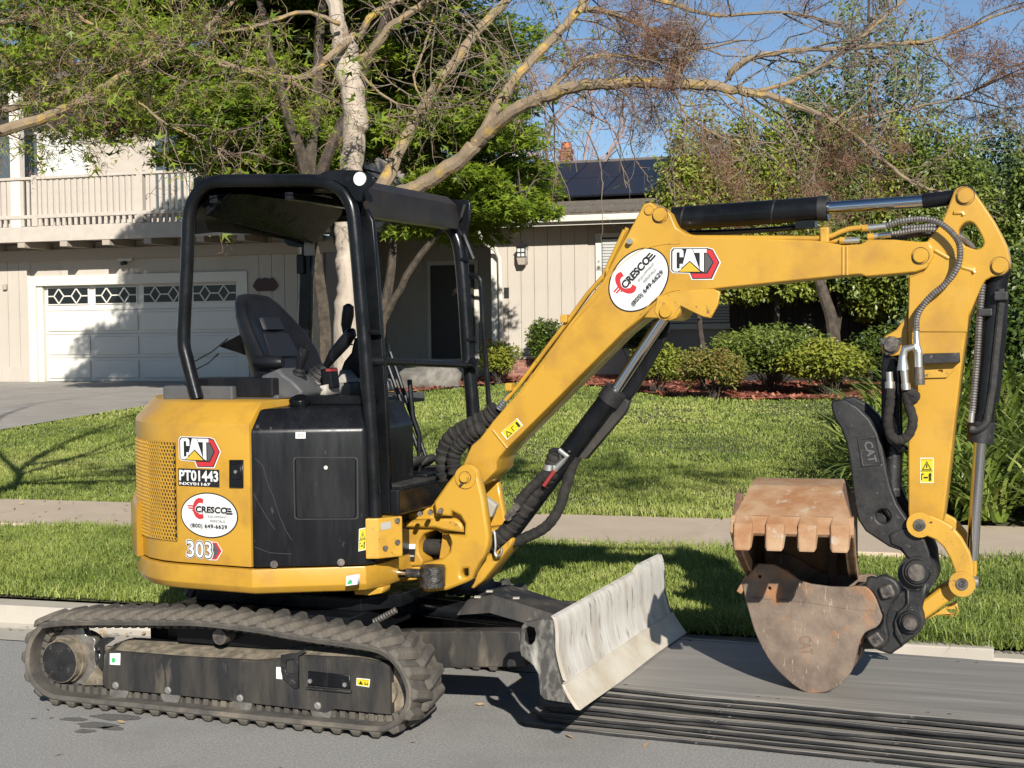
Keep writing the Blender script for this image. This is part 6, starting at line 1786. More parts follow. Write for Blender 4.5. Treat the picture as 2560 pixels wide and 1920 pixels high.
# lantern
c = [(-6.206,3.348)][0]
lt = hbox('lantern', (c[0] - .07, c[0] + .07, WY - .03, WY + .0, c[1] - .25, c[1] + .05), 'lamp_black', bevel=.01)
hbox('lantern_glass', (c[0] - .085, c[0] + .085, WY - .26, WY - .09, c[1] - .085, c[1] + .10), 'glass_blind', lt)
for dx in (-.09, 0, .09):
    hbox('lantern_bar', (c[0] + dx - .009, c[0] + dx + .009, WY - .275, WY - .25, c[1] - .10, c[1] + .11), 'lamp_black', lt)
for z in (-.10, .0, .10):
    hbox('lantern_bar', (c[0] - .10, c[0] + .10, WY - .278, WY - .25, c[1] + z - .010, c[1] + z + .010), 'lamp_black', lt)
mb = MB(); mb.loft([[(c[0] - r, WY - .175 - r, z), (c[0] + r, WY - .175 - r, z), (c[0] + r, WY - .175 + r, z), (c[0] - r, WY - .175 + r, z)] for r, z in ((.12, c[1] + .11), (.05, c[1] + .17), (.015, c[1] + .21))]); hp('lantern_cap', mb, 'lamp_black', lt)
mb = MB(); mb.loft([[(c[0] - r, WY - .175 - r, z), (c[0] + r, WY - .175 - r, z), (c[0] + r, WY - .175 + r, z), (c[0] - r, WY - .175 + r, z)] for r, z in ((.10, c[1] - .10), (.07, c[1] - .26), (.03, c[1] - .27))]); hp('lantern_tail', mb, 'soffit', lt)
for k in [(-6.616,2.5),(-6.018,1.629)]:
    hbox('wall_box', (k[0] - .05, k[0] + .05, WY - .04, WY, k[1] - .11, k[1] + .11), 'lamp_black', ww)
# eave, gutter, downspout
EY = 23.25
gt = hbox('gutter', (-10.6, -.8, EY - .06, EY + .06, 3.93, 4.06), 'trim', bevel=.02)
hbox('fascia', (-10.6, -.8, EY + .06, EY + .10, 3.86, 4.05), 'trim', gt)
hbox('soffit', (-10.6, -.8, EY + .10, WY + .1, 3.90, 3.95), 'soffit')
q = [(-7.025,3.865),(-7.014,3.716),(-6.951,3.565),(-6.795,3.424),(-6.725,3.237)]
mb = MB(); mb.tube([(q[0][0], 23.3, q[0][1]), (q[1][0], 23.35, q[1][1]), (q[2][0], 23.5, q[2][1]), (q[3][0], 23.75, q[3][1]), (q[4][0], 23.85, q[4][1]), (q[4][0] + .02, 23.88, .9)], .045, 8); hp('downspout', mb, 'trim', smooth=True)
# wing roof
RY, RZ = 28.4, 5.75
mb = MB(); mb.loft([[(-10.7, EY - .05, 4.05), (-10.7, EY - .05, 4.10), (-10.7, RY, RZ + .05), (-10.7, 33, 4.1), (-10.7, 33, 4.05)], [(-.7, EY - .05, 4.05), (-.7, EY - .05, 4.10), (-1.9, RY, RZ + .05), (-.7, 33, 4.1), (-.7, 33, 4.05)]]); rf = hp('roof', mb, 'shingle')
for k in range(22):
    y0 = EY - .05 + k * .23; z0 = 4.10 + (y0 - EY + .05) * (RZ + .05 - 4.10) / (RY - EY + .05)
    mb = MB(); hw_ = (10.0 - .23 * k * .25) / 2; mb.obox((-10.7 + hw_, y0 + .11, z0 + .055), (hw_, 0, 0), (0, .125, .038), (0, -.004, .012)); o = hp('shingle_course', mb, 'shingle', rf)
slope = math.atan2(RZ + .05 - 4.10, RY - EY + .05)
pn = MB().box(-.52, .52, -.86, .86, 0, .04).mesh('solar_panel'); pn.materials.append(MAT['solar'])
for i in range(4):
    for j in range(2):
        yy = EY + 1.55 + j * 1.66
        zz = 4.10 + (yy - EY + .05) * math.tan(slope) + .14
        put('solar_panel', pn, rf, (-6.1 + i * 1.06, yy, zz), (slope, 0, 0), space=STREET)
c = [(-6.627,5.829)][0]
ch = hbox('chimney', (c[0] - .14, c[0] + .14, 28.86, 29.14, 5.3, [(-6.625,6.09)][0][1]), 'brick', rf, bevel=.01)
zt = [(-6.625,6.09)][0][1]
for k in range(6):
    hbox('brick_course', (c[0] - .15, c[0] + .15, 28.85, 29.15, zt - .05 - k * .15, zt - .02 - k * .15 + .07), 'brick', rf)
hbox('chimney_cap', (c[0] - .17, c[0] + .17, 28.83, 29.17, zt, zt + .07), 'brick', rf, bevel=.01)
mb = MB(); mb.cyl((c[0], 29, zt + .1), (c[0], 29, zt + .24), .12, 16); hp('chimney_pot', mb, 'terracotta', rf, smooth=True)
mb = MB(); c2_ = [(-7.711,5.879)][0]; mb.cyl((c2_[0] - .2, 28.0, c2_[1]), (c2_[0] + .2, 28.0, c2_[1] + .02), .09, 12); hp('roof_vent', mb, 'white', rf, smooth=True)

# brick planter edge by the wall, with single bricks
bt = thing('brick_planter', 'low red brick planter wall at the foot of the beige wing', 'planter', (-5.9, 23.4, .7), STREET)
mb = MB(); mb.box(-6.75, -4.9, 23.32, 23.9, .6, 1.06); mb.done('mortar_core', 'mortar', bt, STREET)
br = MB().box(-.105, .105, 0, .10, -.033, .033).mesh('brick'); br.materials.append(MAT['brick'])
for r in range(6):
    for k in range(8):
        x = -6.72 + .12 + k * .225 + (.11 if r % 2 else 0)
        if x < -4.95:
            put('brick', br, bt, (x, 23.30 + .004 * ((k * 7 + r * 3) % 3), .66 + r * .076), space=STREET)
mb = MB(); mb.box(-6.78, -4.87, 23.28, 23.92, 1.075, 1.12); mb.done('coping', 'concrete', bt, STREET, bevel=.01)

# pots, stones, post
def pot(name, label, x, y, z, r, h, m, group=None):
    t = thing(name, label, 'flower pot', (x, y, z), STREET)
    mb = MB(); n = 20
    mb.loft([[(x + q * math.cos(2 * math.pi * k / n), y + q * math.sin(2 * math.pi * k / n), zz) for k in range(n)] for q, zz in ((r * .68, z), (r * .95, z + h * .85), (r * 1.06, z + h * .86), (r * 1.06, z + h), (r * .9, z + h), (r * .85, z + h * .8))])
    mb.done('pot', m, t, STREET, smooth=True)
    return t
p = [(-4.61,25.6)][0]
tw = pot('flower_pot', 'grey pot with white flowers standing on red mulch', p[0], p[1] - .3, float(lawn_z(p[1])) + .03, .19, .34, 'pot_grey')
V, F_, T_ = [], [], []
r = np.random.default_rng(3)
mb = MB()
for k in range(60):
    d = Vector((r.normal(0, .10), r.normal(0, .10), r.uniform(.3, .58)))
    c = Vector((p[0], p[1] - .3, float(lawn_z(p[1])) + .03)) + d
    mb.obox(c, Vector((r.normal(0, .02), r.normal(0, .02), r.normal(0, .02))), Vector((r.normal(0, .02), r.normal(0, .02), r.normal(0, .02))), Vector((0, .002, .002)))
mb.done('blooms', 'white', tw, STREET).__setitem__('kind', 'stuff')
p = [(-7.133,1.385)][0]
pot('flower_pot', 'terracotta pot in the dark entry beside the downspout', p[0], 24.6, 1.02, .20, .48, 'terracotta')
def boulder(label, x, y, z, rx, ry, rz_, seed):
    r = np.random.default_rng(seed)
    bm = bmesh.new(); bmesh.ops.create_icosphere(bm, subdivisions=3, radius=1)
    ph = r.uniform(0, 6, 9)
    for v in bm.verts:
        k = 1 + .12 * math.sin(3 * v.co.x + ph[0]) * math.sin(2.5 * v.co.y + ph[1]) + .09 * math.sin(6 * v.co.z + ph[2] + 4 * v.co.x)
        v.co = Vector((v.co.x * rx * k, v.co.y * ry * k, max(v.co.z, -.35) * rz_ * k))
    me = bpy.data.meshes.new('boulder'); bm.to_mesh(me); bm.free()
    me.transform(Matrix.Translation((x, y, z)))
    o = link('boulder', me, 'stone', None, STREET, smooth=True)
    return tag(o, label, 'rock', 'rocks at the lawn edge')
b1, b2, b3 = [(-7.09,20.34),(-8.52,22.6),(-9.48,22.62)]
boulder('large grey boulder at the lawn edge behind the canopy', b1[0], b1[1], float(lawn_z(b1[1])) + .1, .72, .4, .36, 1)
boulder('smaller brown boulder left of the large grey one', b2[0], b2[1], float(lawn_z(b2[1])) + .1, .30, .3, .34, 2)
q = [(-6.63,24.16)][0]
mb = MB(); z0 = float(lawn_z(q[1])); mb.loft([[(q[0] + dx, q[1] + dy, z) for dx, dy in ((-w_, -.1), (w_, -.12), (w_, .1), (-w_, .1))] for z, w_ in ((z0, .17), (z0 + .3, .15), (z0 + .55, .16), (z0 + .75, .09), (z0 + .80, .08))])
o = mb.done('stone_post', 'concrete', None, STREET, bevel=.02); tag(o, 'short weathered stone post in the mulch by the planter', 'post')
# dark fence with lattice top behind the hedge
fn_ = thing('wooden_fence', 'dark wooden fence with lattice top behind the hedge trees', 'fence', (4, 21.6, .6), STREET)
fb_ = MB().box(-.07, .07, 0, .02, 0, 1.85).mesh('board'); fb_.materials.append(MAT['fence_dark'])
for k in range(78):
    put('board', fb_, fn_, (-1.3 + k * .146, 21.6 + .006 * (k % 2), .58), space=STREET)
mb = MB(); mb.box(-1.4, 10.1, 21.628, 21.64, .55, 2.44); mb.done('gap_blocker', 'fence_dark', fn_, STREET)  # added sheet that stops light showing between the boards
for x in np.arange(-1.3, 10.2, 1.9):
    mb = MB(); mb.box(x - .06, x + .06, 21.645, 21.75, .5, 2.95); mb.done('fence_post', 'fence_dark', fn_, STREET)
for z in (2.44, 2.92):
    mb = MB(); mb.box(-1.4, 10.1, 21.58, 21.64, z, z + .06); mb.done('fence_rail', 'fence_dark', fn_, STREET)
for sg in (1, -1):
    for k in range(26):
        x = 3.4 + k * .13
        mb = MB(); mb.obox((x, 21.60 + .012 * sg, 2.71), (.24 * sg, 0, .24), (0, .006, 0), (-.012 * sg, 0, .012)); mb.done('lattice_strip', 'fence_dark', fn_, STREET)
# concrete stepping slab by the mats
p = [(2.9,0.991)][0]
mb = MB(); mb.box(p[0] - .22, p[0] + .24, p[1] - .13, p[1] + .12, .08, .155); o = mb.done('paving_slab', 'concrete', None, STREET, bevel=.008); tag(o, 'small concrete slab in the grass behind the mats', 'slab')
# dry leaves in the gutter and on the sidewalk
r = np.random.default_rng(8)
mb = MB()
for k in range(150):
    if k < 70: x, y, z = r.uniform(-4.4, -1.2), .80 - abs(r.normal(0, .06)), .008
    elif k < 110: x, y, z = r.uniform(-6, -2.2), r.uniform(3.8, 5.1), .178
    else: x, y, z = r.uniform(-4, 3.8), r.uniform(-1.6, .3), .006
    s = r.uniform(.012, .03); a = r.uniform(0, 6.28)
    u = Vector((math.cos(a), math.sin(a), r.normal(0, .25))) * s; v = Vector((-math.sin(a), math.cos(a), r.normal(0, .25))) * s * .5
    c = Vector((x, y, z + .004))
    mb.add([c - u, c - v * 1.0, c + u, c + v], [(0, 1, 2, 3)])
o = mb.done('fallen_leaves', 'leaf_dry', None, STREET, kind='stuff', fix=False); tag(o, 'dry brown leaves scattered in the gutter and on the pavement', 'leaves')


# ------------------------------------------------------------------ vegetation
def leaves(P, size, rng, tone, up=.4, shape='leaf', aspect=.42, sun=.35, droop=0.0):
    """Leaf faces at points P: 'leaf' = folded diamond of two triangles, 'star' = three narrow lobes."""
    n = len(P)
    nrm = rng.normal(0, 1, (n, 3))
    nrm[:, 2] = np.abs(nrm[:, 2]) + up
    nrm += np.array(to_sun) * sun * 2
    nrm /= np.linalg.norm(nrm, axis=1)[:, None]
    t = rng.normal(0, 1, (n, 3)); t[:, 2] -= droop
    t -= nrm * np.sum(t * nrm, 1)[:, None]
    t /= np.linalg.norm(t, axis=1)[:, None]
    b = np.cross(nrm, t)
    s = (size * rng.uniform(.6, 1.35, n))[:, None]
    if shape == 'leaf':
        V = np.stack([P, P + t * s * .5 + b * s * aspect * .5, P + t * s + nrm * s * -.12, P + t * s * .5 - b * s * aspect * .5], 1).reshape(-1, 3)
        i = np.arange(n)[:, None] * 4
        F = np.concatenate([i + np.array([0, 1, 2]), i + np.array([0, 2, 3])], 0)
        return V, F, np.repeat(tone, 4)
    c, sn = math.cos(.85), math.sin(.85)
    w = s * .10
    t1, t2 = t * c + b * sn, t * c - b * sn
    V = np.stack([P, P + t * s + nrm * s * -.1, P + t1 * s * .8, P + t2 * s * .8, P + b * w + t * s * .35, P - b * w + t * s * .35], 1).reshape(-1, 3)
    i = np.arange(n)[:, None] * 6
    F = np.concatenate([i + np.array([0, 4, 1]), i + np.array([0, 1, 5]), i + np.array([0, 2, 4]), i + np.array([0, 5, 3])], 0)
    return V, F, np.repeat(tone, 6)

def crown(name, parent, m, chunks, space=IDENT):
    VV, FF, TT, b = [], [], [], 0
    for V, F, T in chunks:
        VV.append(V); FF.append(F + b); TT.append(T); b += len(V)
    o = link(name, np_mesh(name, np.concatenate(VV), np.concatenate(FF), np.concatenate(TT)), m, parent, space)
    return o

def ball(rng, n, c, r, shell=.6):
    d = rng.normal(0, 1, (n, 3)); d /= np.linalg.norm(d, axis=1)[:, None]
    q = rng.uniform(0, 1, n) ** (1 / 3)
    q = q * (1 - shell) + shell * rng.uniform(.75, 1.05, n)
    return np.array(c) + d * q[:, None] * np.array(r)

class Branches:
    """Collects tapering branches as tubes in one mesh."""
    def __init__(self):
        self.mb = MB(); self.ends = []; self.nodes = []
    def limb(self, pts, r0, r1, n=8, sub=4, wob=0.0, rng=None):
        q = spline(pts, sub)
        k = len(q)
        if wob and rng is not None:
            q = [tuple(np.array(p) + rng.normal(0, wob, 3)) if 0 < i < k - 1 else p for i, p in enumerate(q)]
        rs_ = [r0 + (r1 - r0) * (i / (k - 1)) for i in range(k)]
        if n >= 6 and rng is not None:
            rs_ = [r * rng.uniform(.93, 1.09) for r in rs_]
        self.mb.tube(q, rs_, n, cap=n > 3)
        for i in range(k):
            self.nodes.append((q[i], rs_[i], np.array(q[min(i + 1, k - 1)]) - np.array(q[max(i - 1, 0)])))
        self.ends.append(q[-1])
        return q
    def twigs(self, q, rng, count, L, r, level=1, droop=.15, spread=.9, out=None, up=.0):
        """Side twigs from a polyline q; returns tip points"""
        tips = [] if out is None else out
        k = len(q)
        for _ in range(count):
            i = rng.integers(max(1, k // 6), k)
            p = np.array(q[i]); t = np.array(q[i]) - np.array(q[i - 1])
            t = t / (np.linalg.norm(t) + 1e-9)
            d = t * rng.uniform(.3, 1.0) + rng.normal(0, spread * .6, 3); d[2] += up
            d /= np.linalg.norm(d)
            l = L * rng.uniform(.45, 1.2)
            pts = [p]
            st_ = 5
            for j in range(st_):
                d = d + rng.normal(0, .20, 3) + np.array([0, 0, -droop * .25])
                d /= np.linalg.norm(d)
                pts.append(pts[-1] + d * l / st_)
            self.mb.tube([tuple(v) for v in pts], [r * (1 - .75 * j / st_) for j in range(st_ + 1)], 4 if r > .004 else 3, cap=False)
            tips.append(pts[-1])
            if level > 0:
                self.twigs([tuple(v) for v in pts], rng, max(2, int(count * .0) + int(rng.integers(3, 6))), L * .5, r * .55, level - 1, droop, spread, tips, up)
            else:
                tips.append(pts[3])
        return tips

def tufts(P, rng, per, L, w, tone, spread=1.0):
    """Sprays of fine needles (dry seed clusters, unopened leaves) around points."""
    P = np.repeat(np.asarray(P), per, 0)
    n = len(P)
    P = P + rng.normal(0, L * .45, (n, 3))
    d = rng.normal(0, 1, (n, 3)); d[:, 2] += .2; d /= np.linalg.norm(d, axis=1)[:, None]
    s = rng.normal(0, 1, (n, 3)); s = np.cross(d, s); s /= np.linalg.norm(s, axis=1)[:, None]
    l = (L * rng.uniform(.4, 1.2, n))[:, None]
    V = np.stack([P - s * w, P + s * w, P + d * l + s * w * .5], 1).reshape(-1, 3)
    return V, np.arange(3 * n).reshape(-1, 3), np.repeat(np.clip(tone + rng.normal(0, .2, n), 0, 1), 3)

# --- street tree: grey trunk behind the canopy, lichen covered limbs, bare twigs with dry tufts
r = np.random.default_rng(5)
T1 = [(-1.242,2.736,0.122)][0]
tree = thing('street_tree', 'nearly leafless street tree with lichen covered limbs above the excavator', 'tree', (T1[0], T1[1], .12))
B = Branches()
B.limb([(-1.242,2.734,0.068),(-1.249,2.76,0.804),(-1.247,2.793,1.622),(-1.23,2.813,1.976),(-1.248,2.814,2.194),(-1.274,2.834,2.414)], .105, .070, 12, 5, .006, r)
B.limb([(-1.274,2.834,2.414),(-1.239,2.833,2.576),(-1.22,2.849,2.794),(-1.22,2.881,3.042),(-1.229,2.918,3.265),(-1.29,2.957,3.493),(-1.326,2.948,3.659)], .072, .095, 12, 5, .007, r)
B.limb([(-1.22,2.881,3.042),(-1.229,2.918,3.265),(-1.29,2.957,3.493),(-1.371,2.987,3.725),(-1.432,3.026,3.985),(-1.483,3.07,4.249)], .075, .050, 10, 5, .005, r)
B.mb.done('trunk', 'bark', tree, smooth=True)
mb = MB()
for k in range(26):
    y = r.uniform(150, 820); u = 868 + r.uniform(-14, 22)
    pass
B2 = Branches()
Lm = []
Lm.append(B2.limb([(-1.249,2.827,2.521),(-1.145,2.817,2.57),(-0.948,2.789,2.581),(-0.755,2.76,2.602),(-0.54,2.742,2.695),(-0.329,2.723,2.813),(-0.213,2.72,2.909),(-0.079,2.67,2.992),(0.077,2.628,3.078),(0.3,2.613,3.146),(0.519,2.594,3.185),(0.757,2.583,3.185),(1.059,2.595,3.165),(1.398,2.622,3.12),(1.576,2.639,3.074)], 0.0605, 0.0286, 10, 5, .004, r))
Lm.append(B2.limb([(-0.996,2.825,2.618),(-0.894,2.931,2.914),(-0.816,3.025,3.116),(-0.727,3.067,3.278),(-0.584,3.188,3.531),(-0.452,3.304,3.758),(-0.26,3.5,4.026)], 0.0487, 0.0286, 9, 5, .004, r))
Lm.append(B2.limb([(-0.237,2.709,2.884),(-0.153,2.749,3.038),(-0.07,2.789,3.192),(0.026,2.834,3.346),(0.176,2.955,3.535),(0.28,3.057,3.688),(0.352,3.09,3.778),(0.413,3.12,3.935)], 0.0386, 0.0252, 9, 5, .004, r))
Lm.append(B2.limb([(-1.29,2.957,3.493),(-1.108,2.925,3.583),(-0.912,2.903,3.751),(-0.703,2.938,3.872),(-0.533,2.957,3.993)], 0.0336, 0.0218, 8, 5, .003, r))
Lm.append(B2.limb([(-1.22,2.938,3.676),(-1.083,2.945,3.841),(-0.919,3.015,3.935),(-0.768,3.08,4.042)], 0.0252, 0.0168, 8, 5, .003, r))
B2.limb([(-1.257,2.978,3.713),(-1.274,2.805,3.603),(-1.33,2.671,3.499)], 0.0302, 0.0235, 8, 4, .002, r)
Lm.append(B2.limb([(1.576,2.639,3.074),(1.753,2.654,3.026),(1.938,2.671,2.941),(2.068,2.667,2.88),(2.209,2.719,2.761),(2.391,2.732,2.594),(2.521,2.781,2.495),(2.699,2.796,2.442)], 0.0218, 0.0067, 7, 5, .003, r))
Lm.append(B2.limb([(1.443,2.642,3.161),(1.521,2.623,3.251),(1.774,2.673,3.311),(2.069,2.738,3.312),(2.317,2.785,3.323),(2.61,2.795,3.328),(2.876,2.798,3.408),(3.136,2.797,3.486)], 0.0185, 0.0059, 7, 5, .003, r))
Lm.append(B2.limb([(1.57,2.636,3.084),(1.753,2.657,3.107),(1.938,2.68,3.177),(2.121,2.704,3.283),(2.259,2.71,3.389),(2.459,2.743,3.562)], 0.0151, 0.0067, 7, 5, .003, r))
Lm.append(B2.limb([(2.068,2.667,2.88),(2.282,2.7,2.899),(2.547,2.755,2.946),(2.813,2.756,2.997),(3.032,2.741,3.126)], 0.0101, 0.0034, 6, 5, .003, r))
Lm.append(B2.limb([(1.126,2.623,3.169),(1.126,2.628,3.302),(1.188,2.601,3.346)], 0.0202, 0.0151, 7, 4, .002, r))
Lm.append(B2.limb([(0.3,2.613,3.154),(0.416,2.665,3.29),(0.549,2.667,3.367),(0.772,2.704,3.368),(0.985,2.68,3.322),(1.213,2.771,3.319)], 0.0168, 0.0067, 6, 5, .003, r))
Lm.append(B2.limb([(0.352,3.09,3.778),(0.554,3.061,3.728),(0.776,3.039,3.627),(0.994,3.014,3.503),(1.207,2.989,3.431),(1.44,2.976,3.459)], 0.0185, 0.0067, 6, 5, .003, r))
Lm.append(B2.limb([(0.413,3.117,3.856),(0.68,3.008,3.834),(1.02,2.925,3.709),(1.348,2.836,3.588),(1.731,2.774,3.565),(2.099,2.702,3.447)], 0.0185, 0.0059, 6, 5, .003, r))
Lm.append(B2.limb([(1.104,2.612,3.133),(1.207,2.593,2.955),(1.399,2.611,2.825),(1.633,2.65,2.78),(1.864,2.688,2.759)], 0.0084, 0.0025, 5, 5, .003, r))
Lm.append(B2.limb([(1.398,2.622,3.108),(1.621,2.597,2.928),(1.776,2.654,2.808),(1.895,2.643,2.67)], 0.0084, 0.0025, 5, 5, .003, r))
Lm.append(B2.limb([(2.057,2.662,2.874),(2.031,2.542,2.825),(2.224,2.626,2.985),(2.409,2.601,3.197)], 0.0067, 0.0025, 5, 5, .003, r))
Lm.append(B2.limb([(-0.691,3.105,3.877),(-0.723,2.973,3.586),(-0.764,2.895,3.39),(-0.704,2.859,3.247),(-0.605,2.896,3.165),(-0.431,2.967,3.19),(-0.258,3.041,3.295)], 0.0084, 0.0034, 5, 5, .003, r))
Lm.append(B2.limb([(-0.59,3.147,3.903),(-0.398,3.108,3.69),(-0.322,3.131,3.5),(-0.247,3.156,3.365)], 0.0084, 0.0034, 5, 5, .003, r))
Lm.append(B2.limb([(-1.171,2.895,3.447),(-0.973,2.859,3.266),(-0.751,2.891,3.161),(-0.506,2.934,3.111)], 0.0101, 0.0034, 5, 5, .003, r))
Lm.append(B2.limb([(-1.337,2.721,3.486),(-1.398,2.476,3.359),(-1.59,2.292,3.384),(-1.802,2.101,3.447),(-1.984,1.923,3.521),(-2.113,1.762,3.516)], 0.0185, 0.0050, 6, 5, .003, r))
Lm.append(B2.limb([(-1.298,2.856,3.776),(-1.476,2.679,3.839),(-1.673,2.488,3.74),(-1.865,2.3,3.669),(-2.15,2.075,3.613),(-2.427,1.856,3.636)], 0.0168, 0.0050, 6, 5, .003, r))
Lm.append(B2.limb([(-1.447,2.456,3.346),(-1.468,2.333,3.173),(-1.56,2.182,3.03),(-1.752,2.103,2.98),(-1.848,2.066,3.02)], 0.0076, 0.0025, 5, 5, .003, r))
for q_ in ([(-1.432,3.026,3.985),(-1.372,3.078,4.68),(-1.121,3.099,5.391),(-0.925,3.094,6.007)], [(-0.26,3.5,4.026),(-0.029,3.615,4.58),(0.311,3.664,5.098),(0.646,3.705,5.442)], [(0.413,3.12,3.935),(0.744,3.164,4.399),(1.179,3.136,4.718),(1.529,3.177,4.932)], [(-0.533,2.957,3.993),(-0.395,2.931,4.655),(-0.114,2.962,5.302)], [(-1.432,3.033,4.152),(-1.681,2.739,4.708),(-1.925,2.443,5.186),(-2.155,2.146,5.485)], [(-1.371,3.072,4.541),(-1.279,3.789,5.353),(-0.949,4.385,6.154)]):
    Lm.append(B2.limb(q_, .035, .010, 7, 5, .004, r))
B2.mb.done('limbs', 'bark_lichen', tree, smooth=True)
B3 = Branches()
tipR, tipL = [], []
for i, q in enumerate(Lm):
    long_ = len(q)
    right = np.array(q)[:, 0].mean() > .55
    if i in (0,):
        t = B3.twigs(q[len(q) // 2:], r, 16, .8, .007, 1, .7)
    elif i in (1, 2, 3, 4):
        t = B3.twigs(q[len(q) // 3:], r, 15, .75, .006, 1, .5)
    elif i in (6, 7, 8, 9, 11, 12, 13):
        t = B3.twigs(q, r, 17, .62, .0056, 2, .15, up=.12)
    else:
        t = B3.twigs(q, r, 11, .5, .0045, 1, .35)
    (tipR if i in (6, 7, 8, 9, 11, 12, 13, 14, 15, 16) else tipL).extend(t)
# long hanging whips
for pts in [[(-0.094,2.908,3.732),(-0.047,2.92,3.541),(0.024,2.941,3.351),(0.063,2.949,3.16),(0.06,2.94,2.971)],[(0.27,2.833,3.583),(0.357,2.863,3.44),(0.44,2.891,3.298),(0.479,2.901,3.157),(0.494,2.901,3.016)],[(0.287,2.606,3.116),(0.286,2.599,2.947),(0.321,2.607,2.777),(0.393,2.629,2.607),(0.451,2.646,2.437)],[(0.834,2.619,3.324),(0.807,2.6,3.128),(0.775,2.58,2.932),(0.782,2.575,2.736),(0.82,2.582,2.539)],[(0.558,2.599,2.899),(0.622,2.619,2.756),(0.65,2.625,2.613),(0.643,2.616,2.47),(0.651,2.614,2.327)],[(0.97,2.452,3.166),(1.048,2.475,2.95),(1.118,2.495,2.733),(1.146,2.497,2.517),(1.155,2.493,2.3)],[(1.545,2.571,3.048),(1.57,2.575,2.893),(1.628,2.592,2.738),(1.722,2.624,2.583),(1.807,2.652,2.428)],[(1.088,2.612,3.303),(1.066,2.599,3.194),(1.018,2.576,3.085),(0.995,2.562,2.977),(1.013,2.565,2.867)],[(-0.145,2.88,3.523),(-0.075,2.901,3.352),(-0.043,2.907,3.181),(-0.049,2.898,3.011),(-0.043,2.894,2.841)],[(0.537,2.836,3.661),(0.58,2.847,3.495),(0.642,2.865,3.33),(0.671,2.87,3.165),(0.66,2.86,3.0)],[(0.141,2.666,3.387),(0.212,2.687,3.208),(0.315,2.722,3.03),(0.399,2.749,2.851),(0.437,2.757,2.673)],[(0.856,2.612,2.907),(0.845,2.603,2.809),(0.871,2.61,2.71),(0.93,2.63,2.611),(0.973,2.643,2.513)]]:
    q = B3.limb(pts, .0055, .002, 4, 4, .004, r)
    tipR.extend(B3.twigs(q, r, 5, .22, .0022, 0, .4))
o = B3.mb.done('twigs', 'twig', tree, fix=False); o['kind'] = 'stuff'
tr_ = np.array(tipR); tl_ = np.array(tipL)
def clumpy(P, f, lo, seed):
    ph = np.random.default_rng(seed).uniform(0, 6.28, 6)
    n_ = np.sin(P[:, 0] * f + ph[0]) * np.sin(P[:, 2] * f * 1.3 + ph[1]) + .7 * np.sin(P[:, 0] * f * 2.3 + ph[2] + P[:, 2] * f) * np.sin(P[:, 1] * f * 1.1 + ph[3])
    return n_ > lo
k = clumpy(tr_, 2.6, .12, 4)
crown('dry_tufts', tree, 'brown_tuft', [tufts(tr_[k], r, 16, .055, .0022, .4)])['kind'] = 'stuff'
k = r.uniform(0, 1, len(tl_)) < .24
crown('new_tufts', tree, 'olive_tuft', [tufts(tl_[k], r, 7, .075, .0036, .5)])['kind'] = 'stuff'

rl_ = np.random.default_rng(72)
kl_ = (tl_[:, 0] < .35) & (rl_.uniform(0, 1, len(tl_)) < .12)
Pl_ = np.repeat(tl_[kl_], 5, 0) + rl_.normal(0, .05, (int(kl_.sum()) * 5, 3))
crown('leaves', tree, 'maple', [leaves(Pl_, .065, rl_, np.clip(.58 + rl_.normal(0, .2, len(Pl_)), 0, 1), .5, 'star', droop=.4)])['kind'] = 'stuff'
# --- second street tree whose limbs come in from the left edge
r = np.random.default_rng(15)
T2 = [(-3.94,0.9,0.268)][0]
tree2 = thing('street_tree', 'street tree reaching in from the left edge with two lichen covered limbs', 'tree', (T2[0], T2[1], .12))
B = Branches()
B.limb([(-3.94,0.897,0.192),(-3.919,0.947,1.282),(-3.851,1.014,2.295),(-3.735,1.079,2.75)], .14, .09, 10, 4, .005, r)
B.mb.done('trunk', 'bark', tree2, smooth=True)
B2 = Branches()
L2 = [B2.limb([(-3.735,1.079,2.75),(-3.238,1.176,2.859),(-2.865,1.221,2.929),(-2.477,1.273,3.017),(-2.262,1.308,3.097),(-2.072,1.335,3.192),(-1.896,1.355,3.278),(-1.72,1.375,3.344),(-1.536,1.398,3.416),(-1.353,1.422,3.535),(-1.243,1.472,3.675)], 0.0413, 0.0135, 9, 5, .003, r),
      B2.limb([(-3.813,1.155,2.736),(-3.278,1.328,3.03),(-2.959,1.406,3.106),(-2.677,1.522,3.173),(-2.331,1.558,3.287),(-2.122,1.647,3.409),(-1.854,1.649,3.45)], 0.0315, 0.0112, 8, 5, .003, r),
      B2.limb([(-3.665,1.114,2.927),(-3.24,1.197,3.411),(-2.821,1.265,3.611),(-2.41,1.325,3.671),(-2.273,1.378,3.608),(-1.938,1.397,3.389)], 0.0225, 0.0075, 7, 5, .003, r),
      B2.limb([(-1.654,1.403,3.396),(-1.453,1.481,3.317),(-1.23,1.568,3.242),(-1.052,1.638,3.18),(-0.918,1.693,3.214)], 0.0090, 0.0037, 5, 5, .003, r),
      B2.limb([(-1.937,1.387,3.122),(-1.734,1.462,2.95),(-1.508,1.548,2.826),(-1.328,1.617,2.751)], 0.0060, 0.0023, 5, 5, .003, r),
      B2.limb([(-3.123,1.239,3.284),(-2.751,1.392,3.38),(-2.425,1.524,3.376),(-2.285,1.579,3.361)], 0.0075, 0.0023, 5, 5, .003, r)]
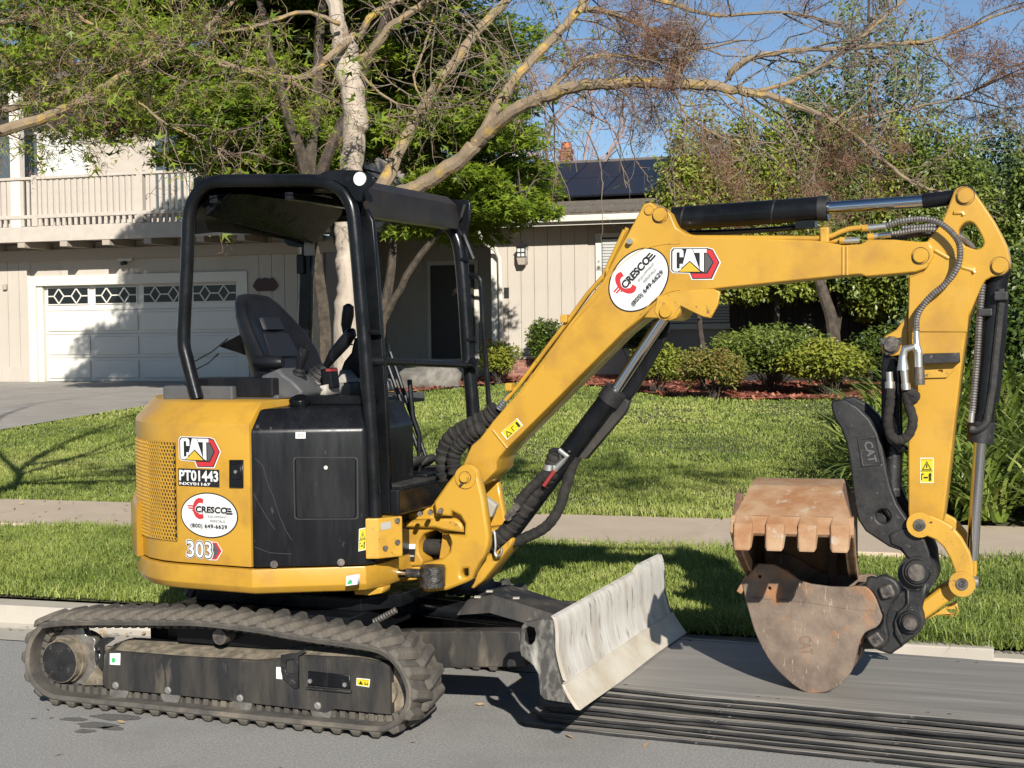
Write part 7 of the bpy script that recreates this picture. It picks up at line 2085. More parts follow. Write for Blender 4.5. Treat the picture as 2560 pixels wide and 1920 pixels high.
for q_ in ([(-3.735,1.079,2.75),(-3.869,0.948,3.544),(-3.86,0.882,4.517),(-3.668,0.889,5.466)], [(-3.854,1.043,3.056),(-3.657,1.478,3.881),(-3.533,1.886,4.755),(-3.439,2.279,5.568)], [(-3.854,1.048,3.183),(-4.532,1.131,4.022),(-5.224,1.315,4.806),(-5.749,1.459,5.634)], [(-3.902,1.044,3.564),(-3.171,0.827,4.298),(-2.729,0.706,4.924)], [(-3.949,1.028,3.666),(-4.135,1.649,4.897),(-4.157,2.231,6.218)], [(-3.667,0.879,5.22),(-3.48,1.208,6.173),(-3.231,1.673,7.22)], [(-3.439,2.279,5.568),(-3.209,2.617,6.32),(-2.858,3.006,7.126)], [(-5.749,1.459,5.634),(-6.065,1.588,6.686),(-6.026,1.759,7.888)], [(-4.157,2.231,6.218),(-3.878,2.601,7.283),(-3.693,2.936,8.415)], [(-2.729,0.706,4.924),(-2.232,0.823,5.544),(-1.745,0.931,6.059)]):
    L2.append(B2.limb(q_, .05, .012, 7, 5, .004, r))
B2.mb.done('limbs', 'bark_lichen', tree2, smooth=True)
B3 = Branches(); tips = []
for i, q in enumerate(L2):
    tips.extend(B3.twigs(q, r, 17 if i < 3 else 10, .6, .005, 2 if i < 4 else 1, .3, up=.05))
o = B3.mb.done('twigs', 'twig', tree2, fix=False); o['kind'] = 'stuff'
t_ = np.array(tips); k = r.uniform(0, 1, len(t_))
crown('new_tufts', tree2, 'olive_tuft', [tufts(t_[k < .17], r, 9, .085, .0042, .5)])['kind'] = 'stuff'
rl_ = np.random.default_rng(71)
Pl_ = np.repeat(t_[k < .11], 5, 0) + rl_.normal(0, .045, (int((k < .11).sum()) * 5, 3))
crown('leaves', tree2, 'maple', [leaves(Pl_, .065, rl_, np.clip(.58 + rl_.normal(0, .2, len(Pl_)), 0, 1), .5, 'star', droop=.4)])['kind'] = 'stuff'
crown('dry_tufts', tree2, 'brown_tuft', [tufts(t_[k > .8], r, 9, .055, .0024, .45)])['kind'] = 'stuff'

# --- Japanese maple: fresh green layered crown in front of the entry
def layered_tree(label, base, stems, pads, m, leaf, seed, per, trunk_mat='bark_dark', name='maple_tree', pad_r=(.62, .62, .17), shape='star', group=None, tone0=.5):
    r = np.random.default_rng(seed)
    t = thing(name, label, 'tree', base, group=group)
    B = Branches()
    for pts, r0, r1 in stems:
        B.limb(pts, r0, r1, 7, 4, .012, r)
    ch = []
    nodes = np.array([n_[0] for n_ in B.nodes])
    for pad_ in pads:
        c, s = np.array(pad_[:3]), pad_[3]
        i = np.argmin(np.linalg.norm(nodes - c, axis=1) + .0)
        mid = (nodes[i] + c) / 2 + r.normal(0, .12, 3)
        B.limb([tuple(nodes[i]), tuple(mid), tuple(c)], .018, .006, 4, 3)
        n_ = int(per * s)
        P = ball(r, n_, c, np.array(pad_r) * s * r.uniform(.8, 1.25, 3), .25)
        P[:, 2] -= .10 * ((P[:, 0] - c[0]) ** 2 + (P[:, 1] - c[1]) ** 2) / max(pad_r[0] ** 2, .01)
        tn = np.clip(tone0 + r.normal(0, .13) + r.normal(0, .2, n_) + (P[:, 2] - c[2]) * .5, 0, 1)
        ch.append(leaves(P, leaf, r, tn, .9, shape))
    B.mb.done('trunk', trunk_mat, t, smooth=True)
    crown('crown', t, m, ch)['kind'] = 'stuff'
    return t
r = np.random.default_rng(77)
mbase = [(-7.926,16.267,1.201)][0]
mstems = [([(-7.907,16.267,0.996),(-7.897,16.306,1.882),(-8.025,16.286,2.702),(-8.249,16.012,3.509),(-8.654,15.656,4.104),(-9.173,15.244,4.424)], .10, .03), ([(-7.896,16.303,1.814),(-7.74,16.396,2.562),(-7.648,16.47,3.515),(-7.398,16.608,4.466),(-7.085,16.779,5.621),(-6.961,16.869,6.641)], .085, .03),
          ([(-7.883,16.306,1.746),(-7.493,16.274,2.417),(-6.866,16.234,3.204),(-6.167,16.319,3.714),(-5.393,16.533,3.96)], .075, .02), ([(-8.0,16.467,1.54),(-8.483,16.415,2.442),(-8.855,16.417,3.557),(-9.18,16.329,4.669),(-9.621,16.314,6.076)], .08, .03), ([(-7.962,16.306,2.564),(-8.454,16.708,4.115),(-8.422,17.0,5.744),(-8.212,17.246,7.093)], .07, .03)]
mp = [(-6.32,15.99,5.72,0.97),(-9.18,17.27,6.44,0.85),(-8.87,17.18,5.63,1.1),(-10.11,17.2,6.56,1.29),(-7.69,18.22,6.92,0.88),(-8.3,15.83,6.2,0.86),(-8.27,14.46,5.29,1.0),(-8.97,14.24,5.81,0.82),(-7.14,18.14,6.77,0.93),(-6.96,17.59,6.22,1.29),(-8.2,14.52,5.5,1.03),(-8.42,14.53,5.29,1.02),(-10.4,17.14,6.35,1.18),(-7.96,16.37,5.23,0.93),(-8.58,14.65,5.23,1.12),(-6.83,18.01,6.62,0.86),(-9.58,15.48,5.66,1.28),(-6.57,18.21,5.68,1.14),(-7.61,18.58,6.69,1.19),(-6.13,16.09,6.64,0.96),(-6.64,17.74,6.01,1.05),(-8.08,16.56,6.12,1.23),(-6.99,18.09,5.35,0.82),(-8.0,14.79,6.09,1.28),(-5.8,15.48,5.81,1.0),(-8.97,15.86,6.21,1.3),(-7.88,15.91,6.69,1.03),(-9.57,17.94,7.15,0.84),(-7.52,18.06,6.14,1.14),(-8.74,14.36,6.55,1.14),(-9.0,15.51,6.55,0.81),(-6.25,17.72,5.69,1.19),(-6.34,18.42,6.91,1.22),(-8.34,17.55,6.63,0.88),(-6.41,18.44,6.67,1.13),(-6.58,15.01,5.36,0.84),(-6.74,15.69,5.62,1.24),(-5.85,15.64,5.22,1.23),(-8.8,17.19,5.6,1.11),(-7.64,16.67,5.99,1.09),(-6.49,18.59,7.13,1.26),(-6.84,16.6,5.23,1.15),(-7.18,15.59,6.11,1.24),(-10.32,17.56,5.66,1.04),(-9.15,16.43,5.93,1.01),(-7.36,17.74,5.53,0.82),(-6.85,18.68,6.65,0.96),(-7.33,17.27,6.26,1.18),(-6.87,17.26,5.86,1.04),(-6.45,15.1,5.15,0.93),(-8.75,15.27,6.08,1.0),(-8.14,15.39,5.11,1.15),(-8.3,16.34,6.54,1.2),(-8.29,14.25,4.94,1.16),(-7.01,17.31,5.26,1.09),(-9.29,16.8,5.43,0.86),(-8.3,17.96,6.13,0.9),(-9.2,17.94,5.62,0.85),(-6.31,16.35,6.59,1.21),(-7.42,16.79,6.74,0.96),(-10.35,15.44,5.09,1.01),(-8.84,16.05,5.29,1.21),(-6.15,16.04,5.05,1.02),(-8.19,15.75,4.86,1.17),(-6.79,16.75,4.68,1.17),(-6.98,14.71,4.92,1.24),(-9.45,15.81,5.25,1.3),(-8.85,14.26,4.41,0.84),(-9.35,17.62,4.87,0.81),(-8.14,15.31,4.9,0.84),(-5.89,15.44,4.21,0.93),(-7.2,18.55,5.5,1.02),(-7.98,14.28,4.68,0.98),(-8.07,15.2,4.69,0.83),(-5.8,16.32,4.83,1.05),(-5.81,17.06,4.51,0.84),(-9.93,15.25,4.48,1.06),(-10.36,16.85,4.96,1.19),(-5.64,16.62,4.88,1.15),(-9.15,15.61,5.01,1.27),(-6.34,18.25,5.12,0.91),(-8.08,18.39,5.27,0.98),(-10.34,16.53,5.11,0.84),(-6.35,14.98,4.99,0.97),(-7.02,15.79,5.07,1.23),(-6.46,18.43,5.24,1.03),(-10.3,15.83,5.28,1.15),(-10.09,16.8,4.83,1.06),(-7.45,15.37,4.81,1.16),(-10.25,16.15,4.82,0.88),(-8.13,15.88,4.93,1.2),(-9.02,15.11,4.36,1.23),(-8.72,15.02,5.03,1.29),(-8.41,14.86,4.45,0.84),(-5.34,17.06,3.71,0.84),(-5.75,17.72,4.28,1.05),(-6.2,18.79,4.52,0.84),(-6.45,19.09,3.95,0.86),(-5.86,17.86,3.74,0.74),(-5.66,17.03,3.97,0.75),(-6.45,15.55,4.11,1.04),(-7.68,18.16,4.27,1.04),(-5.62,17.67,4.04,0.78),(-5.85,15.87,4.03,0.75),(-5.73,15.86,3.75,0.96),(-7.5,18.14,4.44,0.96),(-5.97,15.87,4.25,0.95),(-6.58,17.19,3.85,1.05),(-5.49,17.11,4.49,0.71),(-6.25,15.5,4.13,0.94),(-6.29,16.71,3.87,0.83),(-7.26,17.0,3.79,0.76),(-6.09,16.31,3.63,1.05),(-7.81,18.46,3.98,0.81),(-6.36,16.88,3.83,1.04),(-6.66,18.92,4.68,0.71),(-7.7,18.37,4.26,0.91),(-5.79,16.54,3.8,0.8),(-7.28,18.14,3.93,0.88),(-8.03,18.17,3.76,0.95),(-7.07,18.77,3.77,0.95),(-6.52,17.86,4.01,0.95),(-8.63,19.17,3.97,0.76),(-8.07,18.1,3.66,0.77),(-7.28,16.64,3.41,0.93),(-7.82,18.0,4.0,0.71),(-6.74,17.71,3.36,0.92),(-6.91,17.14,3.62,0.85),(-8.31,19.15,3.68,0.79),(-7.93,19.47,3.61,0.87),(-6.33,17.58,3.6,0.9),(-6.99,17.21,3.88,0.87),(-9.2,14.12,4.52,0.89),(-9.21,14.57,4.23,0.83),(-9.8,15.3,4.54,1.0),(-7.72,13.66,4.41,1.03),(-8.7,14.9,4.56,0.75),(-8.56,13.49,4.13,1.03),(-9.02,15.67,4.54,0.94),(-8.58,13.48,4.14,0.81),(-7.8,14.36,4.1,0.81),(-8.19,13.66,4.32,1.09),(-8.82,13.73,4.17,1.06),(-8.67,14.64,4.56,0.76),(-9.15,16.95,7.72,1.16),(-7.92,15.41,7.09,1.24),(-9.74,17.86,7.14,1.18),(-7.76,16.35,7.27,1.25),(-7.3,17.32,7.97,0.99),(-8.03,14.37,6.81,1.17),(-6.41,15.89,6.39,1.27),(-6.01,14.96,6.16,1.34),(-9.56,15.34,7.15,0.93),(-8.41,14.22,6.94,0.9),(-7.06,15.66,7.13,1.09),(-8.18,17.41,7.25,1.13),(-8.74,16.67,7.1,1.04),(-7.55,17.19,7.59,1.19),(-6.87,16.16,7.61,1.03),(-8.82,15.62,7.04,0.97),(-8.57,17.39,7.67,0.95),(-9.01,15.15,7.22,1.11),(-7.05,13.71,6.01,1.39),(-8.89,16.41,7.23,1.35),(-9.15,13.79,7.15,1.3),(-7.45,14.25,6.94,1.12),(-7.6,15.33,7.21,1.4),(-7.24,15.22,7.11,1.29),(-9.58,16.61,7.63,1.03),(-7.2,14.32,6.66,1.23),(-5.94,15.91,6.51,0.96),(-6.59,15.88,7.27,0.93),(-7.14,16.24,6.99,1.12),(-6.49,14.3,7.09,0.97),(-7.91,17.42,8.02,1.27),(-9.9,16.48,7.41,1.18),(-10.2,16.78,7.64,1.11),(-6.63,15.75,7.04,1.24),(-7.17,13.77,6.15,1.37),(-9.22,14.7,6.44,1.07),(-10.05,16.77,7.01,1.17),(-7.83,16.77,7.82,1.3),(-7.02,18.35,7.33,1.1),(-10.61,15.96,7.44,1.16),(-6.9,17.2,5.58,1.1),(-7.64,19.14,4.45,1.08),(-7.72,18.74,4.67,0.93),(-7.88,17.14,4.98,1.0),(-7.78,17.8,4.73,0.98),(-6.58,17.11,4.57,1.12),(-6.64,17.72,5.06,1.14),(-6.86,17.61,5.68,1.17),(-7.64,18.55,5.01,1.12),(-7.13,17.54,4.33,0.93),(-7.46,16.82,5.33,1.1),(-7.6,19.01,5.61,1.12),(-7.78,17.12,5.34,1.02),(-7.39,19.06,5.52,0.91),(-7.09,19.1,4.81,1.13),(-6.39,17.88,5.31,1.17)]
r = np.random.default_rng(78)
dp = [(-11.36,11.33,5.46,1.13),(-11.14,10.99,5.95,0.93),(-11.81,12.25,6.05,0.9),(-11.64,12.37,6.0,0.89),(-10.47,11.46,6.71,1.17),(-11.18,11.39,6.48,0.99),(-11.84,12.41,6.42,0.96),(-12.34,12.25,5.72,0.99),(-10.82,11.67,6.57,1.11),(-10.94,11.81,6.78,1.02),(-10.66,10.77,5.6,0.85),(-11.59,12.7,6.26,0.81),(-12.09,12.21,6.54,0.92),(-10.79,10.96,5.62,1.0),(-10.76,13.92,7.53,1.01),(-9.68,13.79,6.64,1.25),(-10.67,12.66,6.91,1.06),(-10.12,11.54,7.35,1.22),(-7.97,12.77,6.85,0.92),(-9.41,13.44,7.93,1.0),(-10.97,13.96,7.63,0.98),(-10.69,12.12,6.51,1.25),(-11.27,13.22,7.57,1.14),(-10.66,13.08,7.49,1.28),(-7.81,12.49,6.92,1.1),(-10.52,12.91,7.22,1.11),(-9.94,12.37,7.52,1.2),(-9.09,14.14,7.88,1.16),(-9.9,11.61,6.51,0.97),(-9.4,11.75,7.18,1.02),(-9.82,13.28,7.61,1.17),(-9.43,13.17,7.56,0.95),(-9.24,13.41,7.79,1.15),(-10.03,13.92,6.86,0.92),(-9.81,13.04,7.17,1.18),(-10.57,13.8,6.78,1.21),(-9.86,14.32,7.71,0.98),(-8.65,13.05,7.06,1.3),(-10.93,14.2,7.17,1.28),(-8.4,13.42,7.72,1.13),(-9.76,11.86,7.12,1.24),(-8.33,12.86,6.71,1.29),(-8.78,12.98,7.59,1.07),(-9.66,14.69,6.75,1.23),(-10.42,13.07,6.69,1.16),(-8.65,12.55,6.3,1.14),(-7.93,12.62,6.79,1.28),(-8.76,14.66,6.89,1.11),(-9.48,13.05,7.22,1.06),(-9.03,12.85,7.63,0.96),(-10.55,13.01,6.98,0.96),(-9.99,13.04,6.86,1.06),(-10.73,13.4,6.84,0.96),(-8.22,12.13,6.83,1.27),(-10.29,14.31,6.95,1.07),(-9.15,14.02,6.84,0.97),(-10.31,11.97,6.46,1.15),(-8.31,12.37,7.49,1.17),(-9.77,14.47,6.87,1.11),(-9.37,12.57,6.92,1.17),(-11.46,13.17,7.02,1.14),(-10.84,12.74,7.9,1.15),(-9.89,14.4,6.89,1.12),(-8.0,13.59,6.91,1.2),(-9.14,12.92,6.82,1.12),(-10.23,12.42,7.67,1.2),(-9.52,14.35,7.28,1.26),(-7.96,12.89,6.82,1.14),(-9.85,14.26,7.1,1.12),(-8.4,12.5,7.58,1.27),(-9.19,13.88,6.81,1.29),(-9.66,11.51,7.1,1.01),(-11.29,12.72,6.58,1.14),(-8.75,14.45,7.42,1.13),(-11.37,13.27,5.63,1.14),(-10.2,13.51,5.02,1.06),(-9.71,13.19,5.65,1.16),(-8.4,13.45,5.14,0.95),(-9.93,12.44,5.66,0.92),(-9.74,13.9,5.77,1.2),(-10.7,13.17,5.06,1.08),(-10.81,12.58,5.48,1.27),(-9.1,14.78,6.81,1.29),(-10.25,14.36,6.83,0.92),(-8.74,12.87,4.87,0.96),(-9.5,13.98,5.06,1.01),(-10.14,11.95,6.2,1.22),(-11.12,12.66,4.84,0.99),(-9.14,12.83,6.02,1.2),(-9.39,14.55,6.26,1.03),(-10.73,13.17,6.17,0.97),(-10.4,11.71,5.33,0.9),(-10.7,13.38,5.18,0.93),(-10.15,12.37,6.05,1.1),(-11.34,13.89,5.66,1.14),(-10.03,12.61,5.99,1.0),(-9.42,13.44,5.86,1.02),(-10.23,14.29,5.89,1.14),(-9.7,12.03,5.08,1.04),(-8.65,13.87,6.41,1.23),(-10.32,12.82,5.06,1.27),(-8.39,13.24,6.36,0.9),(-10.39,13.01,5.43,0.96),(-9.03,12.94,5.59,1.16),(-9.17,12.39,4.98,1.08),(-9.44,12.7,6.29,0.95),(-8.64,13.98,5.41,1.29),(-9.14,12.66,5.51,1.19),(-10.51,13.37,5.66,1.09),(-8.22,12.19,4.73,0.92),(-9.79,12.84,5.3,0.91),(-8.87,14.78,5.0,1.23),(-8.21,12.41,5.26,1.02),(-8.31,13.67,5.08,1.08),(-11.09,13.01,5.58,1.28),(-10.14,14.15,5.75,0.91),(-9.73,14.18,5.52,0.96),(-9.39,11.78,6.17,0.98),(-7.8,13.17,4.88,1.19),(-8.85,13.58,5.24,0.95),(-9.11,11.98,4.96,1.22),(-10.23,13.45,5.76,1.27),(-10.2,12.14,6.2,0.95),(-8.64,14.5,5.0,0.95),(-10.38,12.22,5.48,1.04),(-8.31,13.68,6.22,1.17),(-10.73,14.07,6.07,0.91),(-8.14,13.08,5.38,1.26),(-9.33,12.15,5.82,0.95),(-10.06,14.45,6.17,1.05),(-10.11,11.48,6.03,1.16),(-7.83,12.41,5.6,1.07),(-10.4,11.94,6.37,1.18),(-9.38,11.92,5.82,1.25),(-9.34,11.93,5.23,1.22),(-9.89,12.76,5.97,1.12),(-8.12,12.27,5.07,1.26),(-8.06,12.05,5.1,1.07),(-7.56,12.55,4.68,1.07),(-9.45,13.7,4.79,0.84),(-9.36,13.12,4.4,1.13),(-9.41,14.53,4.78,1.04),(-8.31,12.32,4.58,0.9),(-7.88,13.0,4.66,0.83),(-9.15,14.15,4.68,1.13),(-9.66,13.52,4.49,1.08),(-7.63,13.34,4.74,0.83),(-9.2,12.21,4.81,1.07),(-9.51,14.64,5.02,0.99),(-9.46,12.63,4.9,0.94),(-8.99,13.34,5.06,1.07),(-9.45,14.33,5.07,1.0),(-9.14,12.67,4.44,1.11),(-8.12,13.01,4.32,0.83)]
dp2 = [(-6.22,15.89,10.15,1.22),(-8.17,13.16,9.39,1.39),(-8.18,13.24,7.94,1.51),(-9.1,14.87,10.33,1.23),(-5.28,13.35,7.02,1.67),(-6.34,14.66,9.85,1.66),(-9.32,14.8,8.87,1.57),(-8.92,14.71,8.53,1.65),(-6.31,15.82,7.87,1.49),(-6.77,11.59,7.26,1.47),(-6.59,16.02,8.76,1.7),(-9.0,14.26,9.1,1.41),(-7.36,15.02,9.78,1.44),(-8.3,13.49,8.06,1.21),(-5.69,14.67,7.45,1.6),(-7.34,15.52,8.8,1.32),(-5.44,13.54,9.2,1.27),(-7.67,15.52,9.52,1.27),(-4.93,13.18,8.9,1.53),(-7.5,13.76,7.4,1.25),(-7.7,12.81,7.92,1.2),(-7.89,14.43,8.31,1.65),(-6.47,13.81,7.13,1.41),(-5.08,12.39,7.85,1.23),(-6.28,12.6,6.98,1.21),(-9.45,14.66,9.48,1.3),(-5.84,12.09,7.38,1.38),(-7.42,12.96,8.29,1.35),(-6.5,14.93,7.94,1.37),(-6.88,11.97,6.78,1.5),(-9.55,14.78,8.23,1.35),(-5.19,14.05,7.62,1.68),(-6.51,15.32,8.88,1.29),(-6.29,14.55,8.53,1.6),(-7.4,12.86,8.98,1.36),(-7.06,13.29,7.15,1.5),(-5.95,12.43,8.55,1.22),(-5.76,15.32,7.48,1.42),(-8.67,14.39,9.4,1.45),(-8.19,13.6,8.22,1.28),(-7.28,14.81,8.34,1.25),(-8.45,13.37,8.78,1.26),(-5.5,14.62,8.34,1.3),(-7.47,14.69,9.88,1.57),(-6.9,11.85,7.79,1.59),(-5.33,12.37,7.79,1.52),(-6.47,13.42,8.81,1.21),(-8.0,13.6,8.12,1.6),(-6.81,14.37,8.98,1.65),(-4.87,13.17,9.02,1.65),(-6.06,13.76,6.77,1.65),(-4.67,12.9,8.41,1.4),(-6.01,13.7,7.55,1.47),(-6.94,12.34,7.0,1.24),(-5.7,12.41,9.13,1.44),(-7.32,13.07,7.64,1.64),(-6.28,13.5,7.54,1.42),(-5.76,14.53,8.0,1.3),(-6.76,12.56,9.21,1.44),(-5.68,13.65,9.03,1.43),(-7.79,13.79,4.77,1.16),(-8.17,13.39,4.55,1.1),(-9.48,14.9,6.18,0.96),(-8.82,15.8,5.85,1.07),(-8.76,13.91,6.5,1.2),(-7.68,14.68,5.17,1.18),(-8.66,15.37,4.84,1.19),(-7.77,14.27,4.99,1.18),(-8.85,13.86,4.77,0.96),(-8.96,14.03,6.02,1.06),(-8.75,16.07,6.89,1.03),(-7.61,14.36,6.43,1.14),(-8.47,15.12,5.08,1.18),(-8.28,14.4,6.11,1.15),(-8.83,15.35,5.83,1.15),(-8.7,15.59,5.55,1.25),(-8.09,15.59,6.56,1.06),(-7.78,13.28,4.43,1.16),(-7.82,14.79,5.68,1.07),(-7.41,14.36,5.04,1.08),(-8.08,14.52,4.56,1.05),(-7.89,15.65,4.83,0.98),(-8.19,13.95,6.07,1.13),(-8.05,13.23,5.52,1.27),(-8.53,13.87,6.44,1.13),(-9.62,15.39,6.69,1.29)]
db0 = [(-7.076,12.289,1.059)][0]
layered_tree('fresh green Japanese maple spreading in front of the house entry', (mbase[0], mbase[1], .5), mstems, mp, 'maple', .135, 61, 430, pad_r=(.72, .72, .19), tone0=.62)
layered_tree('tall dense shade tree rising behind the street tree trunk', (db0[0], db0[1], .5), [([(-7.075,12.285,0.945),(-7.053,12.352,2.433),(-7.005,12.439,4.15),(-6.877,12.557,5.866),(-6.479,12.261,8.0)], .14, .05), ([(-7.03,12.406,3.578),(-6.108,12.301,5.201),(-5.12,12.242,7.286)], .09, .03), ([(-7.03,12.417,3.864),(-7.251,11.853,5.494),(-7.399,11.335,7.587)], .09, .03)], dp2, 'maple', .17, 63, 330, name='shade_tree', pad_r=(.75, .75, .30), tone0=.48)
#DARK, above the balcony
db = [(-8.517,13.328,1.085)][0]
layered_tree('olive green leafy tree in front of the balcony, left of the maple', (db[0], db[1], .5), [([(-7.491,13.736,0.95),(-7.61,13.748,2.485),(-7.96,13.547,3.708),(-9.041,12.943,4.915),(-9.71,12.492,5.795),(-10.584,11.944,6.305)], .11, .03), ([(-7.621,13.748,2.608),(-8.018,13.535,4.014),(-8.421,13.312,5.225),(-8.595,13.174,6.241)], .08, .03), ([(-7.782,13.703,3.101),(-8.477,13.137,4.06),(-9.373,12.585,4.711),(-10.14,12.081,5.229)], .06, .02)], dp, 'olive_leaf' if 'olive_leaf' in MAT else 'maple', .125, 62, 430, name='shade_tree', tone0=.62)

# --- ivy clad trees along the fence on the right
def ivy_tree(label, b, top, W, m, seed, n_str, per, leaf=.085, tone0=.45, group='hedge trees along the fence', trunk=1, low=0.0):
    r = np.random.default_rng(seed)
    gz = .55
    b = np.array(b); top = np.array(top)
    t = thing('hedge_tree', label, 'tree', (b[0], b[1], gz), group=group)
    if trunk:
        B = Branches()
        for k in range(trunk):
            a = r.normal(0, .06, 2)
            B.limb([(b[0] + a[0], b[1] + a[1], gz - .05), (b[0] + a[0] * 1.6 + r.normal(0, .08), b[1] + a[1] * 1.5, gz + (b[2] - gz) * .6), (b[0] + a[0] * 2.6, b[1] + a[1] * 2, b[2] + .4), (top[0] + a[0], top[1] + a[1], (b[2] + top[2]) / 2), (top[0], top[1], top[2] - .3)], .05, .02, 6, 4, .015, r)
        B.mb.done('trunk', 'bark_dark', t, smooth=True)
    ch = []
    for k in range(n_str):
        a = r.uniform(0, 6.28); q = math.sqrt(r.uniform(.05, 1))
        x, y = b[0] + W * q * math.cos(a), b[1] + W * .8 * q * math.sin(a)
        zt = b[2] + (top[2] - b[2]) * (1 - .55 * q ** 2.2) * r.uniform(.62, 1.06)
        zl = max(b[2] * r.uniform(.9, 1.15), zt - r.uniform(1.2, 4.0))
        n_ = int(per * (zt - zl) * 1.15)
        if n_ < 5: continue
        z = r.uniform(zl, zt, n_)
        rad_ = r.uniform(.10, .26)
        ang_ = r.uniform(0, 6.28, n_)
        rr_ = rad_ * np.sqrt(r.uniform(0, 1, n_)) * (1.15 - .5 * (zt - z) / max(zt - zl, .1))
        wob = .10 * np.sin(z * r.uniform(1, 2.5) + a)
        P = np.stack([x + rr_ * np.cos(ang_) + wob, y + rr_ * np.sin(ang_), z], 1)
        tn = np.clip(tone0 + r.normal(0, .16) + r.normal(0, .18, n_), 0, 1)
        ch.append(leaves(P, leaf, r, tn, .1, 'leaf', .5, .5, .8))
    crown('crown', t, m, ch)['kind'] = 'stuff'
    return t
ivy_tree('yellow green hedge tree above the middle of the boom', [(-2.992,19.378,2.32)][0], [(-3.002,19.51,5.793)][0], 0.95, 'hedge_yellow', 101, 170, 115, tone0=.58)
ivy_tree('leafy hedge tree between the boom cylinder and the dark centre tree', [(-1.963,19.579,2.373)][0], [(-1.972,19.703,5.644)][0], 0.95, 'hedge_yellow', 102, 170, 115, tone0=.55)
ivy_tree('tall dark hedge tree with a peaked top, centre of the hedge', [(-1.056,20.805,2.309)][0], [(-1.067,20.958,6.334)][0], 1.05, 'hedge', 103, 190, 115, tone0=.5)
ivy_tree('hedge tree with hanging green strands left of the stick top', [(0.266,20.676,1.925)][0], [(0.256,20.814,5.576)][0], 0.95, 'hedge_yellow', 104, 170, 115, tone0=.58)
ivy_tree('broad green hedge tree just left of the stick cylinder end', [(0.888,20.273,1.774)][0], [(0.878,20.411,5.409)][0], 0.9, 'hedge', 111, 150, 115, tone0=.58)
ivy_tree('dark hedge tree to the right of the stick', [(1.364,20.545,1.073)][0], [(1.353,20.695,5.036)][0], 0.81, 'hedge', 105, 150, 110, tone0=.5)
ivy_tree('last dark hedge tree at the right edge of the picture', [(2.42,20.418,0.731)][0], [(2.408,20.581,5.025)][0], 0.66, 'hedge', 106, 150, 110, tone0=.45)
# looser, taller trees beyond with sky showing through
ivy_tree('tall loose grey green weeping tree against the sky', [(-0.482,21.563,4.74)][0], [(-0.493,21.708,8.568)][0], 1.55, 'blue_tree', 107, 46, 60, .10, .7, 'trees beyond the fence')
ivy_tree('blue green tree far behind at the upper right', [(1.886,25.695,3.246)][0], [(1.878,25.804,6.109)][0], 1.72, 'blue_tree', 108, 150, 80, .11, .5, 'trees beyond the fence')
# bare pinkish tree far behind the roof
r = np.random.default_rng(33)
fb = [(-8.645,27.911,2.903)][0]
ft = thing('bare_tree', 'bare pinkish grey tree far behind the roof ridge', 'tree', (fb[0], fb[1], .5))
B = Branches()
for k in range(9):
    u = 1400 + r.uniform(-30, 30)
    q = B.limb([tuple(x) for x in (np.array(fb) + np.array([0, 0, 0]), np.array(fb) + np.array([r.normal(0, .5), r.normal(0, .5), 1.8]), np.array(fb) + np.array([r.normal(0, 1.2), r.normal(0, .8), 3.6]), np.array(fb) + np.array([r.normal(0, 1.9), r.normal(0, 1), 5.0]))], .06, .015, 4, 4, .03, r)
    B.twigs(q, r, 22, 1.1, .014, 1, 0, up=.3)
M('twig_pink', (.30, .21, .19), (.24, .16, .14), 3, rough=.9)
B.mb.done('trunk', 'twig_pink', ft, fix=False)

# --- shrubs in the mulch bed
def shrub(label, base, h, w, m, seed, n, leaf=.06, tone0=.5, name='shrub', shape='leaf', group='shrubs in the mulch bed', lean=(0, 0)):
    r = np.random.default_rng(seed)
    x, y = base
    z = float(lawn_z(y)) + .02
    t = thing(name, label, 'shrub', (x, y, z), STREET, group)
    B = Branches(); ch = []
    pads = int(9 + w * 10)
    for k in range(pads):
        a = r.uniform(0, 6.28); q = math.sqrt(r.uniform(0, 1))
        c = np.array([x + w / 2 * q * math.cos(a) * .8, y + w / 2 * q * math.sin(a) * .7, z + h * (.35 + .55 * r.uniform(.2, 1) * (1 - .35 * q))])
        B.limb([(x + r.normal(0, .05), y + r.normal(0, .05), z - .02), tuple((np.array([x, y, z]) + c) / 2 + r.normal(0, .05, 3)), tuple(c)], .010, .004, 4, 3)
        n_ = n // pads
        P = ball(r, n_, c, (w * .22, w * .22, h * .22), .3)
        P[:, 2] = np.maximum(P[:, 2], z + .02)
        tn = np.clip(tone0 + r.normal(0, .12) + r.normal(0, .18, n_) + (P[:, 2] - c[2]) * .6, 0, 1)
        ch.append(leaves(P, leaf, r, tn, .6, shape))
    B.mb.done('stems', 'bark_dark', t, STREET, fix=False)
    crown('foliage', t, m, ch, STREET)['kind'] = 'stuff'
    return t
sb_ = [(-0.99,17.36),(-2.19,18.67),(-0.23,18.72),(0.88,19.71),(-5.96,21.31),(-7.82,30.94),(1.87,18.78)]
shrub('low yellow green nandina with reddish tips in the middle of the mulch', sb_[0], .88, 1.0, 'nandina', 201, 6000, .066, .6)
shrub('small bright shrub at the lawn edge below the boom cylinder', sb_[1], .9, .95, 'hedge_yellow', 202, 4800, .066, .65)
shrub('wide dark green camellia shrub in front of the shaded wall', sb_[2], 1.2, 2.0, 'hedge', 203, 10000, .08, .55)
shrub('rounded light green shrub beside the stick', (sb_[3][0] - .1, sb_[3][1] - 1.6), .95, 1.35, 'hedge_yellow', 204, 7000, .09, .68)
shrub('yellow green shrub by the downspout and planter', sb_[4], .85, .9, 'hedge_yellow', 205, 4200, .08, .62)
p = [(-5.541,1.276)][0]
shrub('dark leafy shrub against the sunny beige wall', (p[0] + .1, 23.0), 1.25, .75, 'hedge', 206, 4600, .085, .45)
